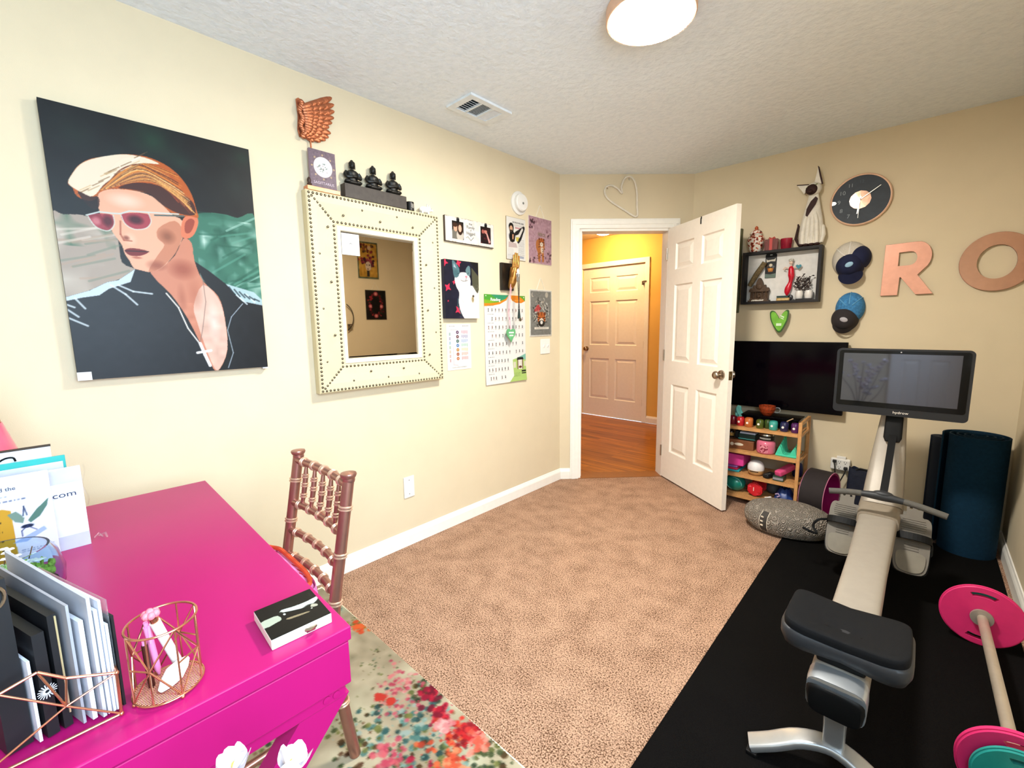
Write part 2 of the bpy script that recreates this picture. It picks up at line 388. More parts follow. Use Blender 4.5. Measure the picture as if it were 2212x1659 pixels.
d1 = panel_door('door_1', .745, 2.015, .035, M_DOOR); S(d1); d1.location = (hp.x, hp.y, .012); d1.rotation_euler = (0, 0, ang)
knob(d1, .682, .93, .035)
m = MB(); m.box((.7455, .0175, .93), (.0025, .026, .058), None, .0008); m.box((.748, .0175, .93), (.008, .013, .02), None, .003); m.build('latch_plate', mat('antique_brass', '#8d7a5c', .3, 1.0), d1)
m = MB()
for z in (.22, 1.02, 1.82): m.cyl((-.004, -.006, z - .045), (-.004, -.006, z + .045), .006); 
m.build('hinge', M_NICKEL, d1)
m = MB(); m.box((.40, .0175, 2.007), (.012, .039, .018), None, .002); m.box((.40, -.003, 1.985), (.010, .002, .04)); m.build('over_door_hook', mat('black_metal', '#151515', .4, .6), d1)
# ---- hall beyond the door
HY = 5.31
m = MB(); m.prism([(-2.6, 2.0), (-WT, 2.0), (-WT, LY - .05 + .05), (D0 - DN * WT + DD * O0 * 0).to_2d()[:] if False else (-.085, LY + .085), (dx - .085, BY + .085), (dx - .085, HY), (-2.6, HY)], -.06, -.004, 'xy'); S(m.build('floor_hall', wood_floor()))
m = MB(); dbox(m, O0 - .0, O1, -.125, .012, -.05, .004); S(m.build('trim_3', mat('wood_threshold', '#8a5224', .4)))
m = MB(); m.prism([(-2.6, 2.0), (-WT, 2.0), (-WT, LY), (-.05, LY + .05), (dx - .05, BY + .05), (dx + .6, BY + WT), (dx + .6, HY), (-2.6, HY)], 2.44, 2.54, 'xy'); S(m.build('ceiling_hall', mat('hall_ceiling_paint', '#e6dcc4', .9, var=.02, bump=.5, bscale=60)))
hx0, hx1, hz = -1.405, -.472, 2.045
m = MB(); m.box2((-2.6, HY, 0), (hx0, HY + WT, CH)); m.box2((hx1, HY, 0), (1.5, HY + WT, CH)); m.box2((hx0, HY, hz), (hx1, HY + WT, CH)); S(m.build('wall_hall_far', M_HALLWALL))
m = MB(); m.box2((-2.6 - WT, 2.0, 0), (-2.6, HY + WT, CH)); S(m.build('wall_hall_left', M_HALLWALL))
m = MB(); m.box2((-2.6, 2.0 - WT, 0), (-WT, 2.0, CH)); S(m.build('wall_hall_near', M_HALLWALL))
m = MB(); m.box2((dx - .085, BY + WT, 0), (dx + .035, HY, CH)); S(m.build('wall_hall_right', M_HALLWALL))
m = MB()
for a, b in ((hx0 - .06, hx0), (hx1, hx1 + .06)): m.box2((a, HY - .018, 0), (b, HY, hz + .06), .005)
m.box2((hx0 - .06, HY - .0185, hz), (hx1 + .06, HY, hz + .062), .005); S(m.build('trim_2', M_TRIM))
m = MB(); base_profile(m, (hx1 + .06, HY - .0005, .001), (.66, HY - .0005, .001), (0, -1, 0)); base_profile(m, (-2.6, HY - .0005, .001), (hx0 - .06, HY - .0005, .001), (0, -1, 0)); S(m.build('baseboard_hall', M_TRIM))
d2 = panel_door('door_2', hx1 - hx0 - .006, 2.03, .035, M_DOOR); S(d2); d2.location = (hx0 + .003, HY + .01, .012)
knob(d2, .06, .93, .035)
m = MB()
for z in (.24, 1.0, 1.8): m.cyl((hx1 - hx0 - .004, -.008, z - .045), (hx1 - hx0 - .004, -.008, z + .045), .008)
m.build('hinge', M_NICKEL, d2)
m = MB(); m.box((hx1 - hx0 - .01, -.03, 1.80), (.06, .012, .012)); m.box((hx1 - hx0 - .03, -.022, 1.78), (.012, .04, .05), None, .003); m.build('door_stop', M_NICKEL, d2)
m = MB(); m.box2((0, -.003, -.0115), (hx1 - hx0 - .006, .034, -.0005)); m.build('door_sweep', mat('pale_sweep', '#f0ead8', .5), d2)
# ---- lamps
def flush_lamp(name, label, c, r, h, ring, diff):
    t = thing(name, label, 'ceiling light', c)
    m = MB(); m.lathe([(r - .006, -.001), (r, -.004), (r, -h + .004), (r - .004, -h), (r - .010, -h), (r - .010, -h + .004)], (0, 0, 0), (0, 0, 1), 48); m.build('lamp_ring', ring, t, True)
    m = MB(); m.lathe([(r - .011, -.003), (r - .011, -h - .001), (r * .8, -h - .006), (r * .4, -h - .009), (0, -h - .010)], (0, 0, 0), (0, 0, 1), 48); m.build('lamp_diffuser', diff, t, True)
    return t
flush_lamp('ceiling_light', 'round flush ceiling light with a rose gold rim, glowing white', (1.335, 1.655, CH), .160, .045, mat('rose_gold_rim', '#e6bfa2', .4, .3), mat('lamp_glow', '#fff9f0', .4, emit=LAMP_STRENGTH))
t = thing('hall_ceiling_light', 'small dome ceiling light glowing in the hall beyond the door', 'ceiling light', (-.775, 4.80, CH))
m = MB(); m.lathe([(.14, -.001), (.145, -.012), (.135, -.018)], (0, 0, 0), (0, 0, 1), 32); m.build('lamp_rim', M_NICKEL, t, True)
m = MB(); m.lathe([(.133, -.012), (.125, -.04), (.095, -.068), (.05, -.086), (0, -.09)], (0, 0, 0), (0, 0, 1), 32); m.build('lamp_dome', mat('hall_glow', '#ffd89c', .4, emit=HALL_STRENGTH), t, True)
# ceiling air vent
t = thing('ceiling_vent', 'white rectangular air register in the ceiling', 'vent', (.327, 1.742, CH))
wv, lv = .195, .295
m = MB(); m.prism([(-wv/2, -lv/2), (wv/2, -lv/2), (wv/2, lv/2), (-wv/2, lv/2)], -.012, -.0005, 'xy', [[(-.065, -.11), (.065, -.11), (.065, -.048), (-.065, -.048)], [(-.065, -.038), (.065, -.038), (.065, .034), (-.065, .034)], [(-.065, .044), (.065, .044), (.065, .105), (-.065, .105)]]); m.build('vent_frame', mat('vent_white', '#dfe6ea', .5), t)
m = MB(); m.box2((-.075, -.125, -.0012), (.075, .115, -.0006)); m.build('duct_opening', mat('dark_duct', '#26343a', .8), t)
m = MB()
for k in range(7): m.box((-.055 + k * .0185, -.079, -.006), (.010, .062, .0015), (0, .6, 0))
for k in range(7): m.box((0, -.032 + k * .0105, -.006), (.13, .0055, .0015), (.6, 0, 0))
for k in range(12): m.box((-.06 + k * .011, .0745, -.006), (.011, .062, .0015), (0, -.5, 0))
m.build('vent_slats', mat('vent_white', '#dfe6ea', .5), t)
# closet door in the wall behind the camera (seen mirrored in the rower screen)
d3 = panel_door('door_3', .62, 2.03, .035, M_DOOR); S(d3); d3.location = (RX - .07, FY + .038, .012); d3.rotation_euler = (0, 0, PI)
# pictures on the right wall, seen in the mirror
def right_pic(name, label, y, z, w, h, pic, edge):
    t = thing(name, label, 'wall sign', (RX - .001, y - .115, z), wall_frame('right'))
    m = MB(); m.box2((-w/2, -.006, -h/2), (w/2, -.0005, h/2), .001); m.build('sign_plate', edge, t)
    pic.mesh('sign_print', lambda U, V: ((U - .5) * w * .98, -.0066, (V - .5) * h * .98), print_mat('satin_print', .45), t)
    m = MB(); m.tube([(-.05, -.003, h/2 - .005), (0, -.003, h/2 + .085), (.05, -.003, h/2 - .005)], .002, 6); m.build('hanging_cord', mat('white_cord', '#e8e2d4', .8), t)
    return t
P = Pic(70, 100, '#7a8468'); P.rect(.06, .04, .94, .96, '#d9b056'); P.mottle(.06, 6)
for k in range(24): P.ell(P.rng.uniform(.15, .85), P.rng.uniform(.08, .28), .05, .035, random.choice(['#8a3a32', '#5a3a2a', '#7d6a3a']))
P.ell(.42, .16, .09, .06, '#e6c9a6'); P.ell(.68, .19, .07, .05, '#a8683a')
for k in range(46): P.ell(.5 + P.rng.normal(0, .2), .52 + P.rng.normal(0, .08), .06, .035, random.choice(['#7a2238', '#a33b52', '#582038', '#b5606a']))
P.ell(.5, .66, .14, .13, '#e8d6c4'); P.ell(.44, .63, .04, .015, '#3a2a2a'); P.ell(.57, .63, .03, .012, '#3a2a2a'); P.ell(.52, .74, .035, .014, '#5a1a26'); P.rect(.45, .78, .58, .95, '#4a4640')
right_pic('mirrored_flower_sign', 'ochre floral lady sign reflected at the top of the wall mirror', 2.62, 2.03, .245, .40, P, mat('sage_edge', '#6d7660', .6))
P = Pic(70, 100, '#17140f')
for k in range(110):
    a = P.rng.uniform(0, 2 * PI); P.ell(.5 + .3 * math.cos(a) + P.rng.normal(0, .04), .5 + .36 * math.sin(a) + P.rng.normal(0, .025), .05, .03, random.choice(['#7d1f2a', '#b03a48', '#2c4630', '#1d3322', '#5a1620']))
for x, y in ((.5, .12), (.25, .55), (.78, .55), (.52, .88)): P.ell(x, y, .1, .07, '#cf6a74'); P.ell(x, y, .05, .035, '#f0b8b0')
P.ell(.51, .5, .2, .26, '#0e0d0b')
right_pic('mirrored_wreath_sign', 'black sign with a rose wreath reflected in the wall mirror', 2.69, 1.54, .25, .33, P, mat('black_edge', '#15120f', .5))
t = thing('hoop_shelf', 'thin black hoop wall shelf reflected low in the wall mirror', 'shelf', (RX - .002, 2.145, 1.40), wall_frame('right'))
m = MB(); m.tube([(.14 * math.cos(a), -.03, .16 * math.sin(a)) for a in [2 * PI * k / 40 for k in range(40)]], .005, 8, True); m.build('hoop', mat('black_metal', '#151515'), t, True)
m = MB(); m.box((0, -.035, -.08), (.22, .06, .012)); m.build('shelf_board', mat('dark_walnut', '#3a2a20', .5), t)
# ================================================================ left wall
LW = wall_frame('left')
def hang(name, label, cat, y, z, group=None): return thing(name, label, cat, on_left(y, z, .0006), LW, group)
def board(m, w, h, d, bev=.001): return m.box2((-w/2, -d, -h/2), (w/2, -.0004, h/2), bev)
def lay(P, w, h, d, parent, name='print', mt=None, x=0, z=0, curl=None):
    f = (lambda U, V: (x + (U - .5) * w, -d + 0 * U, z + (V - .5) * h)) if curl is None else (lambda U, V: (x + (U - .5) * w, -d - curl(U, V), z + (V - .5) * h))
    return P.mesh(name, f, mt or print_mat('satin_print', .45), parent)
# ---- big portrait canvas
t = hang('portrait_canvas', 'largest canvas print, a man in tinted sunglasses and a dark open jacket', 'canvas print', .386, 1.5835)
w, h, d = .606, .911, .030
m = MB(); board(m, w, h, d, .002); m.build('canvas_body', mat('canvas_edge', '#1c211f', .7), t)
P = Pic(300, 450, '#0d1412'); P.mottle(.025, 14)
for x, y, rx, ry, c, a in ((.13, .1, .12, .08, '#1d3a2e', .7), (.47, .06, .16, .1, '#1f5b3f', .75), (.6, .12, .1, .06, '#1a4a38', .7), (.9, .17, .12, .1, '#2a4a40', .5), (.3, .13, .08, .05, '#15302a', .7), (.95, .05, .1, .06, '#2b6b4c', .5)): P.ell(x, y, rx, ry, c, a, .9)
P.poly([(-.01, .405), (.04, .39), (.145, .389), (.248, .448), (.258, .547), (.322, .577), (.189, .63), (.1, .66), (-.01, .69)], '#b9ada0', sm=4)
P.poly([(.61, .345), (.7, .312), (.81, .305), (.89, .313), (1.01, .309), (1.01, .70), (.87, .69), (.75, .6), (.63, .54), (.6, .45)], '#4f8a76', sm=4)
P.mottle(.55, 26, (0, .39, .3, .69), '#d8d0c2'); P.mottle(.5, 15, (0, .39, .24, .5), '#6c8a72'); P.mottle(.5, 12, (.64, .33, 1, .68), '#c8e0d4'); P.mottle(.55, 16, (.64, .31, 1, .6), '#2a6a58')
for k in range(16):
    y = P.rng.uniform(.43, .66); x = P.rng.uniform(-.05, .12); P.line([(x, y), (x + .18, y - P.rng.uniform(.01, .06))], .012, random.choice(['#e8dfd2', '#c2ab98', '#8f9a88']), .5)
for k in range(14):
    y = P.rng.uniform(.36, .66); x = P.rng.uniform(.66, .85); P.line([(x, y), (x + .2, y - P.rng.uniform(-.02, .1))], .013, random.choice(['#d9efe4', '#2c6f5c', '#7fb8a4']), .45)
# the top of the ground is dark again above the hair line
P.poly([(.432, .563), (.516, .505), (.571, .431), (.613, .447), (.618, .518), (.653, .604), (.73, .667), (.756, .759), (.754, .905), (.697, .993), (.659, .991), (.612, .9), (.548, .768), (.474, .666), (.383, .585)], '#d69a80', sm=3)
P.poly([(.651, .62), (.729, .676), (.755, .768), (.752, .905), (.698, .989), (.665, .987), (.625, .884), (.597, .784), (.587, .711)], '#e6c8b8', sm=3); P.ell(.69, .78, .04, .11, '#f2e0d6', .8, .9)
P.ell(.55, .56, .09, .05, '#a8604a', .7, .8); P.ell(.6, .66, .05, .08, '#c08068', .5, .9); P.ell(.53, .68, .03, .07, '#b97a62', .6, .9)
P.poly([(.192, .301), (.25, .274), (.351, .265), (.437, .277), (.488, .307), (.53, .34), (.576, .358), (.572, .42), (.541, .468), (.511, .505), (.443, .56), (.376, .58), (.33, .58), (.305, .562), (.292, .537), (.276, .514), (.268, .482), (.254, .462), (.234, .435), (.215, .40), (.19, .37)], '#eebfa4', sm=3)
P.poly([(.45, .40), (.537, .362), (.574, .404), (.541, .468), (.511, .505), (.432, .563), (.376, .576), (.43, .51), (.47, .465), (.44, .44)], '#c98a6c', .75, 3); P.ell(.49, .43, .05, .035, '#8e5a40', .6, .8); P.ell(.42, .55, .06, .025, '#9c5c48', .6, .8)
P.ell(.31, .31, .1, .035, '#f7ddcc', .8, .8); P.ell(.31, .455, .035, .03, '#f4d2bc', .7, .8); P.ell(.292, .452, .02, .012, '#8a4a3a', .7, .7); P.line([(.275, .39), (.268, .44), (.28, .462), (.315, .462)], .008, '#b06a52', .7)
P.poly([(.278, .499), (.318, .489), (.388, .497), (.349, .516), (.297, .518)], '#8e3230', sm=3); P.line([(.28, .502), (.388, .498)], .006, '#4a1616'); P.ell(.33, .525, .03, .006, '#a85a48', .6, .6)
P.poly([(.576, .358), (.609, .331), (.65, .327), (.661, .357), (.634, .406), (.596, .429), (.562, .42)], '#e2906e', sm=3); P.poly([(.59, .365), (.62, .345), (.642, .355), (.615, .40), (.585, .405)], '#a4503c', .8, 3)
hair = [(.074, .277), (.097, .241), (.128, .207), (.178, .177), (.252, .155), (.32, .136), (.389, .128), (.459, .129), (.539, .149), (.6, .188), (.641, .243), (.658, .302), (.664, .337), (.619, .334), (.558, .344), (.513, .327), (.471, .294), (.421, .268), (.351, .266), (.258, .272), (.199, .294), (.186, .316), (.15, .33), (.104, .319), (.09, .29)]
P.poly(hair, '#c9742e', sm=3); P.poly([(.284, .265), (.355, .237), (.445, .228), (.535, .242), (.619, .261), (.65, .288), (.645, .327), (.563, .33), (.488, .307), (.421, .268), (.352, .263)], '#4a2216', .85, 3)
for k in range(60):
    f = k / 59; a = np.array([.16 + .14 * f, .30 - .05 * f]); b = np.array([.32 + .12 * f, .15 + .07 * f]); c = np.array([.54 + .1 * f + .02 * P.rng.normal(), .165 + .16 * f])
    P.line(spline([a, b, (b + c) / 2 + [.02, -.006], c], 5, False), P.rng.uniform(.003, .008), random.choice(['#f2c27a', '#e39a48', '#8c4520', '#5e2a16', '#f7dca8', '#b8602a']), .75)
P.poly([(.076, .277), (.101, .237), (.136, .202), (.186, .176), (.261, .151), (.337, .134), (.423, .131), (.493, .145), (.42, .153), (.348, .172), (.294, .201), (.256, .238), (.22, .264), (.182, .303), (.149, .314), (.115, .30)], '#f6eddb', .93, 3)
for k in range(22): x = P.rng.uniform(.1, .4); y = .30 - (x - .1) * .5 + P.rng.normal(0, .012); P.line([(x, y), (x + .05, y - .025)], .004, random.choice(['#d9b98a', '#b89a70', '#fffaf0', '#8a6a48']), .7)
P.poly([(.11, .30), (.157, .313), (.192, .31), (.19, .345), (.165, .36), (.13, .335)], '#3a1c14', .8, 3)
for pts in ([(.137, .381), (.187, .371), (.243, .372), (.245, .405), (.215, .430), (.165, .420)], [(.281, .367), (.330, .353), (.408, .350), (.417, .378), (.388, .405), (.335, .413), (.296, .397)]): P.poly(pts, '#b04a5a', .9, 5)
P.ell(.22, .395, .03, .028, '#5e1a2c', .8, .6); P.ell(.345, .378, .045, .022, '#4c1626', .85, .6); P.ell(.17, .40, .025, .02, '#e0a0a4', .7, .6)
P.line([(.131, .383), (.188, .365), (.249, .364), (.278, .362), (.322, .347), (.414, .342), (.56, .333)], .0075, '#d4dcd8'); P.line([(.44, .350), (.585, .338)], .009, '#6f7c7a')
for pts in ([(.135, .383), (.165, .422), (.215, .432), (.246, .405), (.246, .371)], [(.281, .367), (.296, .399), (.335, .415), (.390, .406), (.418, .378), (.41, .346)]): P.line(spline(pts, 5, False), .0045, '#d9dcd2')
P.poly([(0, .688), (.103, .66), (.18, .627), (.231, .617), (.315, .57), (.384, .581), (.456, .662), (.506, .712), (.546, .784), (.609, .887), (.659, .992), (.659, 1.01), (-.01, 1.01), (-.01, .75)], '#151a22', sm=1)
P.poly([(.618, .522), (.691, .558), (.781, .611), (.874, .688), (1.01, .70), (1.01, 1.01), (.72, 1.01), (.786, .923), (.772, .785), (.741, .667), (.654, .596)], '#151a22')
P.mottle(.018, 9, (0, .7, 1, 1)); P.poly([(0, .688), (.103, .66), (.18, .627), (.231, .617), (.315, .57), (.286, .622), (.185, .652), (.14, .678), (.07, .688), (0, .702)], '#dbe8ec', .95); P.poly([(.781, .611), (.859, .626), (.951, .644), (1, .68), (1, .705), (.875, .688)], '#c9dbe0', .9)
for pts in ([(.195, .637), (.256, .671), (.304, .711)], [(.228, .636), (.293, .659), (.381, .666)], [(0, .733), (.041, .76)], [(0, .764), (.074, .794)], [(.037, .691), (.073, .729)], [(0, .715), (.03, .725)], [(.90, .70), (.84, .66)], [(.95, .69), (.9, .655)]): P.line(pts, .010, '#e6f0f2', .85)
for k in range(6): P.line([(.8 + .03 * k, .625 + .01 * k), (.83 + .03 * k, .66 + .005 * k)], .01, '#30404a', .7)
P.line([(.873, .698), (.796, .759), (.765, .819), (.786, .923), (.748, .99)], .006, '#b9c4cc', .9); P.line([(.451, .662), (.505, .72), (.543, .808), (.597, .875)], .008, '#e8e4dc'); P.line([(.653, .604), (.656, .694), (.626, .801), (.6, .875)], .004, '#a08a80', .9)
P.line([(.6, .875), (.62, .925), (.643, .975)], .018, '#f1f1ee'); P.line([(.580, .915), (.656, .908)], .016, '#f1f1ee')
lay(P, w, h, d + .0006, t, 'portrait_print')
m = MB(); m.box2((-w/2 - .001, -d - .0012, -h/2 - .001), (-w/2 + .036, -d - .0008, -h/2 + .028)); m.build('corner_protector', mat('white_card', '#cccac8', .6), t)
m = MB(); m.box2((w/2 - .02, -d + .002, -h/2 - .007), (w/2 + .002, -.004, -h/2 - .0005)); m.build('corner_protector', mat('white_card', '#cccac8', .6), t)
# ---- mirror with studded upholstered frame
mw, mh, md = .752, .948, .049
t = hang('wall_mirror', 'square mirror in a wide cream tufted frame edged with metal studs', 'mirror', 1.282, 1.451)
def rect3(a, b, y): return [(-a, y, -b), (a, y, -b), (a, y, b), (-a, y, b)]
ix, iz = .236, .338
M_LEATH = mat('cream_upholstery', '#d0c39c', .5, var=.03, scale=14, bump=.12, bscale=300); M_STUD = mat('pewter_stud', '#746d5c', .3, 1.0, var=.1)
m = MB(); m.rings([rect3(mw/2, mh/2, 0), rect3(mw/2, mh/2, -md + .006), rect3(mw/2 - .006, mh/2 - .006, -md), rect3(mw/2 - .045, mh/2 - .045, -md + .002), rect3(ix + .05, iz + .05, -.040), rect3(ix + .004, iz + .004, -.034), rect3(ix, iz, -.030)], cap=False); m.build('mirror_frame', M_LEATH, t)
m = MB(); m.rings([rect3(ix + .001, iz + .001, -.030), rect3(ix - .004, iz - .004, -.036), rect3(ix - .022, iz - .022, -.032), rect3(ix - .026, iz - .026, -.02)], cap=False); m.build('inner_lip', mat('ivory_lip', '#d8d0b8', .45), t)
gx, gz = ix - .025, iz - .025
m = MB(); m.rings([rect3(gx, gz, -.0205), rect3(gx - .010, gz - .010, -.0225)], cap=False); m.b.faces.new([m.b.verts.new(q) for q in rect3(gx - .010, gz - .010, -.0225)])
for v in m.b.verts: v.co.y -= .0228 * v.co.x      # the glass sits very slightly turned in its frame
m.build('mirror_glass', mat('silver_mirror', '#b9ac98', .02, 1.0, var=.0), t)
m = MB(); board(m, mw - .02, mh - .02, .012); m.build('mirror_back', mat('dark_backing', '#3a3028', .8), t)
pos = []
def along(p, q, n, y0, y1): return [(p[0] + (q[0] - p[0]) * k / n, y0 + (y1 - y0) * k / n, p[1] + (q[1] - p[1]) * k / n) for k in range(n)]
ox, oz = mw/2 - .013, mh/2 - .013; jx, jz = ix + .012, iz + .012
for p, q, n in (((-ox, -oz), (-ox, oz), 48), ((-ox, oz), (ox, oz), 38), ((ox, oz), (ox, -oz), 48), ((ox, -oz), (-ox, -oz), 38)): pos += along(p, q, n, -md, -md)
for p, q, n in (((-jx, -jz), (-jx, jz), 35), ((-jx, jz), (jx, jz), 24), ((jx, jz), (jx, -jz), 35), ((jx, -jz), (-jx, -jz), 24)): pos += along(p, q, n, -.0365, -.0365)
for sx_ in (-1, 1):
    for sz_ in (-1, 1): pos += along((sx_ * ox, sz_ * oz), (sx_ * jx, sz_ * jz), 9, -md, -.0365)[1:]
sp = MB(); sp.ell((0, 0, 0), (.0062, .0045, .0062), None, 10, 6); stud0 = sp.build('stud', M_STUD, t, True); stud_me = stud0.data
pos.sort(key=lambda q: q[0] * 1.0 - q[2] * .02)
rest = MB()
for k, q in enumerate(pos):
    if k == 0: stud0.location = q
    elif k < 100:
        o = stud0.copy(); COL.objects.link(o); o.parent = t; o.location = q
    else: rest.ell(q, (.0062, .0045, .0062), None, 8, 5)
rest.build('stud_rows', M_STUD, t, True)['kind'] = 'stuff'
tb = MB(); tb.ell((0, 0, 0), (.006, .004, .006), None, 10, 6); b0 = None; bp = []
for k in range(6): bp += [(-.306 + .05 * ((k % 2) - .5), -.045, -.32 + k * .128), (.306 + .05 * ((k % 2) - .5), -.045, -.32 + k * .128)]
for k in range(5): bp += [(-.2 + k * .1, -.045, .405 + .04 * ((k % 2) - .5)), (-.2 + k * .1, -.045, -.405 + .04 * ((k % 2) - .5))]
b0 = tb.build('tuft_button', M_STUD, t, True); b0.location = bp[0]
for q in bp[1:]:
    o = b0.copy(); COL.objects.link(o); o.parent = t; o.location = q
cd_ = thing('white_card', 'small white card tucked in the top left corner of the mirror glass', 'card', on_left(1.121, 1.706, .0235), LW)
m = MB(); m.box2((-.047, -.0012, -.052), (.047, 0, .052)); m.build('card', mat('white_card', '#cccac8', .6), cd_)
m = MB(); m.prism([(-.012, 0), (0, .009), (.012, 0), (.003, .002), (0, .004), (-.003, .002)], -.0018, -.0013); m.build('bird_mark', mat('grey_ink', '#8a8a88', .6), cd_)
# ---- things standing on top of the mirror frame (top edge z = 1.925)
TZ = 1.9255
def top(y, off=.027): return on_left(y, TZ, off)
M_COP = mat('hammered_copper', '#b9714f', .34, .85, var=.18, scale=60, bump=.5, bscale=160)
t = thing('wing_sculpture', 'copper feathered wing on a thin rod, standing on the mirror frame', 'sculpture', top(.995), LW)
m = MB(); m.box2((-.078, -.021, 0), (.078, .022, .019), .0015); m.build('base_slab', mat('copper_orange_slab', '#c98058', .4, .3, var=.2), t)
m = MB(); m.cyl((-.032, .012, .018), (-.036, .012, .30), .0035, n=10); m.build('rod', M_COP, t, True)
m = MB()
tips = [(.072, .452), (.081, .424), (.081, .394), (.077, .364), (.066, .338), (.050, .314), (.056, .288), (.044, .266), (.028, .249), (.004, .236), (-.028, .229)]
for lay_, (q, wd, yo) in enumerate(((1.0, .0165, .014), (.74, .0150, .007), (.52, .0135, .0), (.34, .012, -.006))):
    for k, (tx, tz) in enumerate(tips):
        f = k / 10; rx_, rz_ = -.074 + .006 * math.sin(PI * f), .352 - .100 * f
        ex, ez = rx_ + (tx - rx_) * q, rz_ + (tz - rz_) * q; cx_, cz_ = (rx_ + ex) / 2, (rz_ + ez) / 2; L = math.hypot(ex - rx_, ez - rz_); a = math.atan2(ez - rz_, ex - rx_)
        m.ell((cx_ + .012 * q, yo, cz_), (L / 2, .0055, wd), (0, -a, 0), 12, 8)
m.build('feathers', M_COP, t, True)
m = MB()
edge = [(-.082, .222), (-.088, .26), (-.082, .32), (-.086, .39), (-.078, .40), (-.03, .40), (.03, .425), (.072, .452), (.08, .43), (.078, .40), (.074, .375), (.074, .35), (.068, .33), (.045, .31), (.055, .285), (.045, .265), (.035, .245), (.0, .236), (-.04, .228)]
m.prism([(-.082, .232), (-.088, .26), (-.082, .32), (-.086, .39), (-.076, .398), (-.05, .39), (-.03, .33), (-.03, .26), (-.05, .235)], .014, .020)
for r, (n, L0, L1, z0, z1, a0, a1) in enumerate(() and ((9, .13, .075, .395, .262, .50, -.25), (8, .10, .05, .375, .25, .55, -.35), (7, .07, .035, .36, .24, .6, -.4), (6, .045, .03, .35, .235, .7, -.4))):
    for k in range(n):
        f = k / (n - 1); z = z0 + (z1 - z0) * f; L = L0 + (L1 - L0) * f; a = a0 + (a1 - a0) * f; x = -.066 + .004 * r
        c = Vector((x + L / 2 * math.cos(a), .006 - .0035 * r, z + L / 2 * math.sin(a))); m.ell(c, (L / 2, .005, .010 - .0012 * r), (0, -a, 0), 10, 6)
for k in range(16): m.ell((-.072 + .006 * math.sin(k), .0, .232 + .0098 * k), (.013, .008, .009), (0, .6, 0), 8, 5)
m.build('wing', M_COP, t, True)
t = thing('zodiac_card', 'mauve box with a white archer disc, propped in front of the wing rod', 'box', on_left(1.001, TZ + .0195, .0275), LW)
m = MB(); m.box2((-.062, -.008, 0), (.062, .006, .168), .0015); m.build('box_body', mat('mauve_card', '#85707e', .6), t)
P = Pic(90, 120, '#85707e'); P.mottle(.03, 4); P.ell(.5, .44, .36, .27, '#e8e2dc'); P.ell(.5, .44, .34, .255, '#faf8f4')
for k in range(8): P.ell(.5 + .42 * math.cos(k * PI / 4), .44 + .32 * math.sin(k * PI / 4), .035, .026, '#c9b090')
for k in range(26): P.ell(.5 + P.rng.normal(0, .1), .46 + P.rng.normal(0, .07), .03, .014, random.choice(['#8a9a94', '#a89a9a', '#6d7c78']), .7)
lay(P, .122, .166, .0086, t, 'box_front', z=.0845); text('box_lettering', 'SAGITTARIUS', .017, mat('silver_ink', '#b9a9b4', .5), t, T((0, -.0088, .022)), sx=.95)
t = thing('carved_figurine', 'tiny dark brown figurine beside the zodiac box on the mirror', 'figurine', on_left(.930, TZ + .0195, .0375), LW)
m = MB(); m.lathe([(.009, 0), (.010, .006), (.006, .012), (.008, .018), (.0085, .026), (.006, .033), (.002, .037)], (0, 0, 0), (0, 0, 1), 12); m.ell((0, -.006, .026), (.003, .003, .004)); m.ell((0, -.004, .006), (.011, .009, .005)); m.build('carved_body', mat('dark_carved_wood', '#3a2418', .5), t, True)
M_BLK = mat('charred_wood', '#3d3630', .6, var=.2, scale=40, bump=.3, bscale=120)
t = thing('wooden_block', 'long dark wood block on the mirror carrying three seated figures', 'block', top(1.272, .026), LW)
m = MB(); m.box2((-.175, -.023, 0), (.175, .023, .066), .002); m.build('block_body', M_BLK, t)
M_IRON = mat('blackened_bronze', '#23221f', .38, .5, var=.2, bump=.2)
def seated(label, y):
    t = thing('seated_figure', label, 'statue', on_left(y, TZ + .0665, .027), LW, 'three seated figures on the block')
    m = MB()
    m.ell((0, 0, .012), (.046, .020, .012)); m.ell((-.026, -.006, .015), (.02, .013, .010)); m.ell((.026, -.006, .015), (.02, .013, .010))
    m.lathe([(.024, .012), (.026, .03), (.030, .052), (.031, .060), (.022, .068), (.009, .072), (.008, .08)], (0, 0, 0), (0, 0, 1), 16, .98, .62)
    for s in (-1, 1): m.tube(spline([(s * .030, 0, .060), (s * .040, -.002, .045), (s * .034, -.012, .034), (s * .012, -.02, .036)], 4, False), [.009] * 5 + [.008] * 8, 8)
    m.ell((0, -.014, .038), (.024, .012, .008)); 
    m.build('figure_body', M_IRON, t, True)
    m = MB(); m.ell((0, -.001, .094), (.0150, .0155, .0185)); m.ell((0, .001, .102), (.0158, .0160, .0125)); m.ell((0, .001, .1145), (.0070, .0070, .0055)); m.ell((0, -.015, .092), (.003, .004, .005))
    for s in (-1, 1): m.ell((s * .014, 0, .088), (.003, .004, .012))
    m.build('head', M_IRON, t, True)
for lab, y in (('black seated meditating figure at the left end of the wood block', 1.152), ('black seated meditating figure in the middle of the wood block', 1.265), ('black seated meditating figure at the right end of the wood block', 1.382)): seated(lab, y)
t = thing('candle_tin', 'small black candle tin with silver print, right of the wood block', 'candle', top(1.482, .027), LW)
m = MB(); m.lathe([(.020, 0), (.0225, .002), (.0225, .046), (.0205, .048), (.0205, .040), (0, .040)], (0, 0, 0), (0, 0, 1), 24); m.build('tin_body', mat('black_tin', '#1d1c1a', .4, .4), t, True)
m = MB()
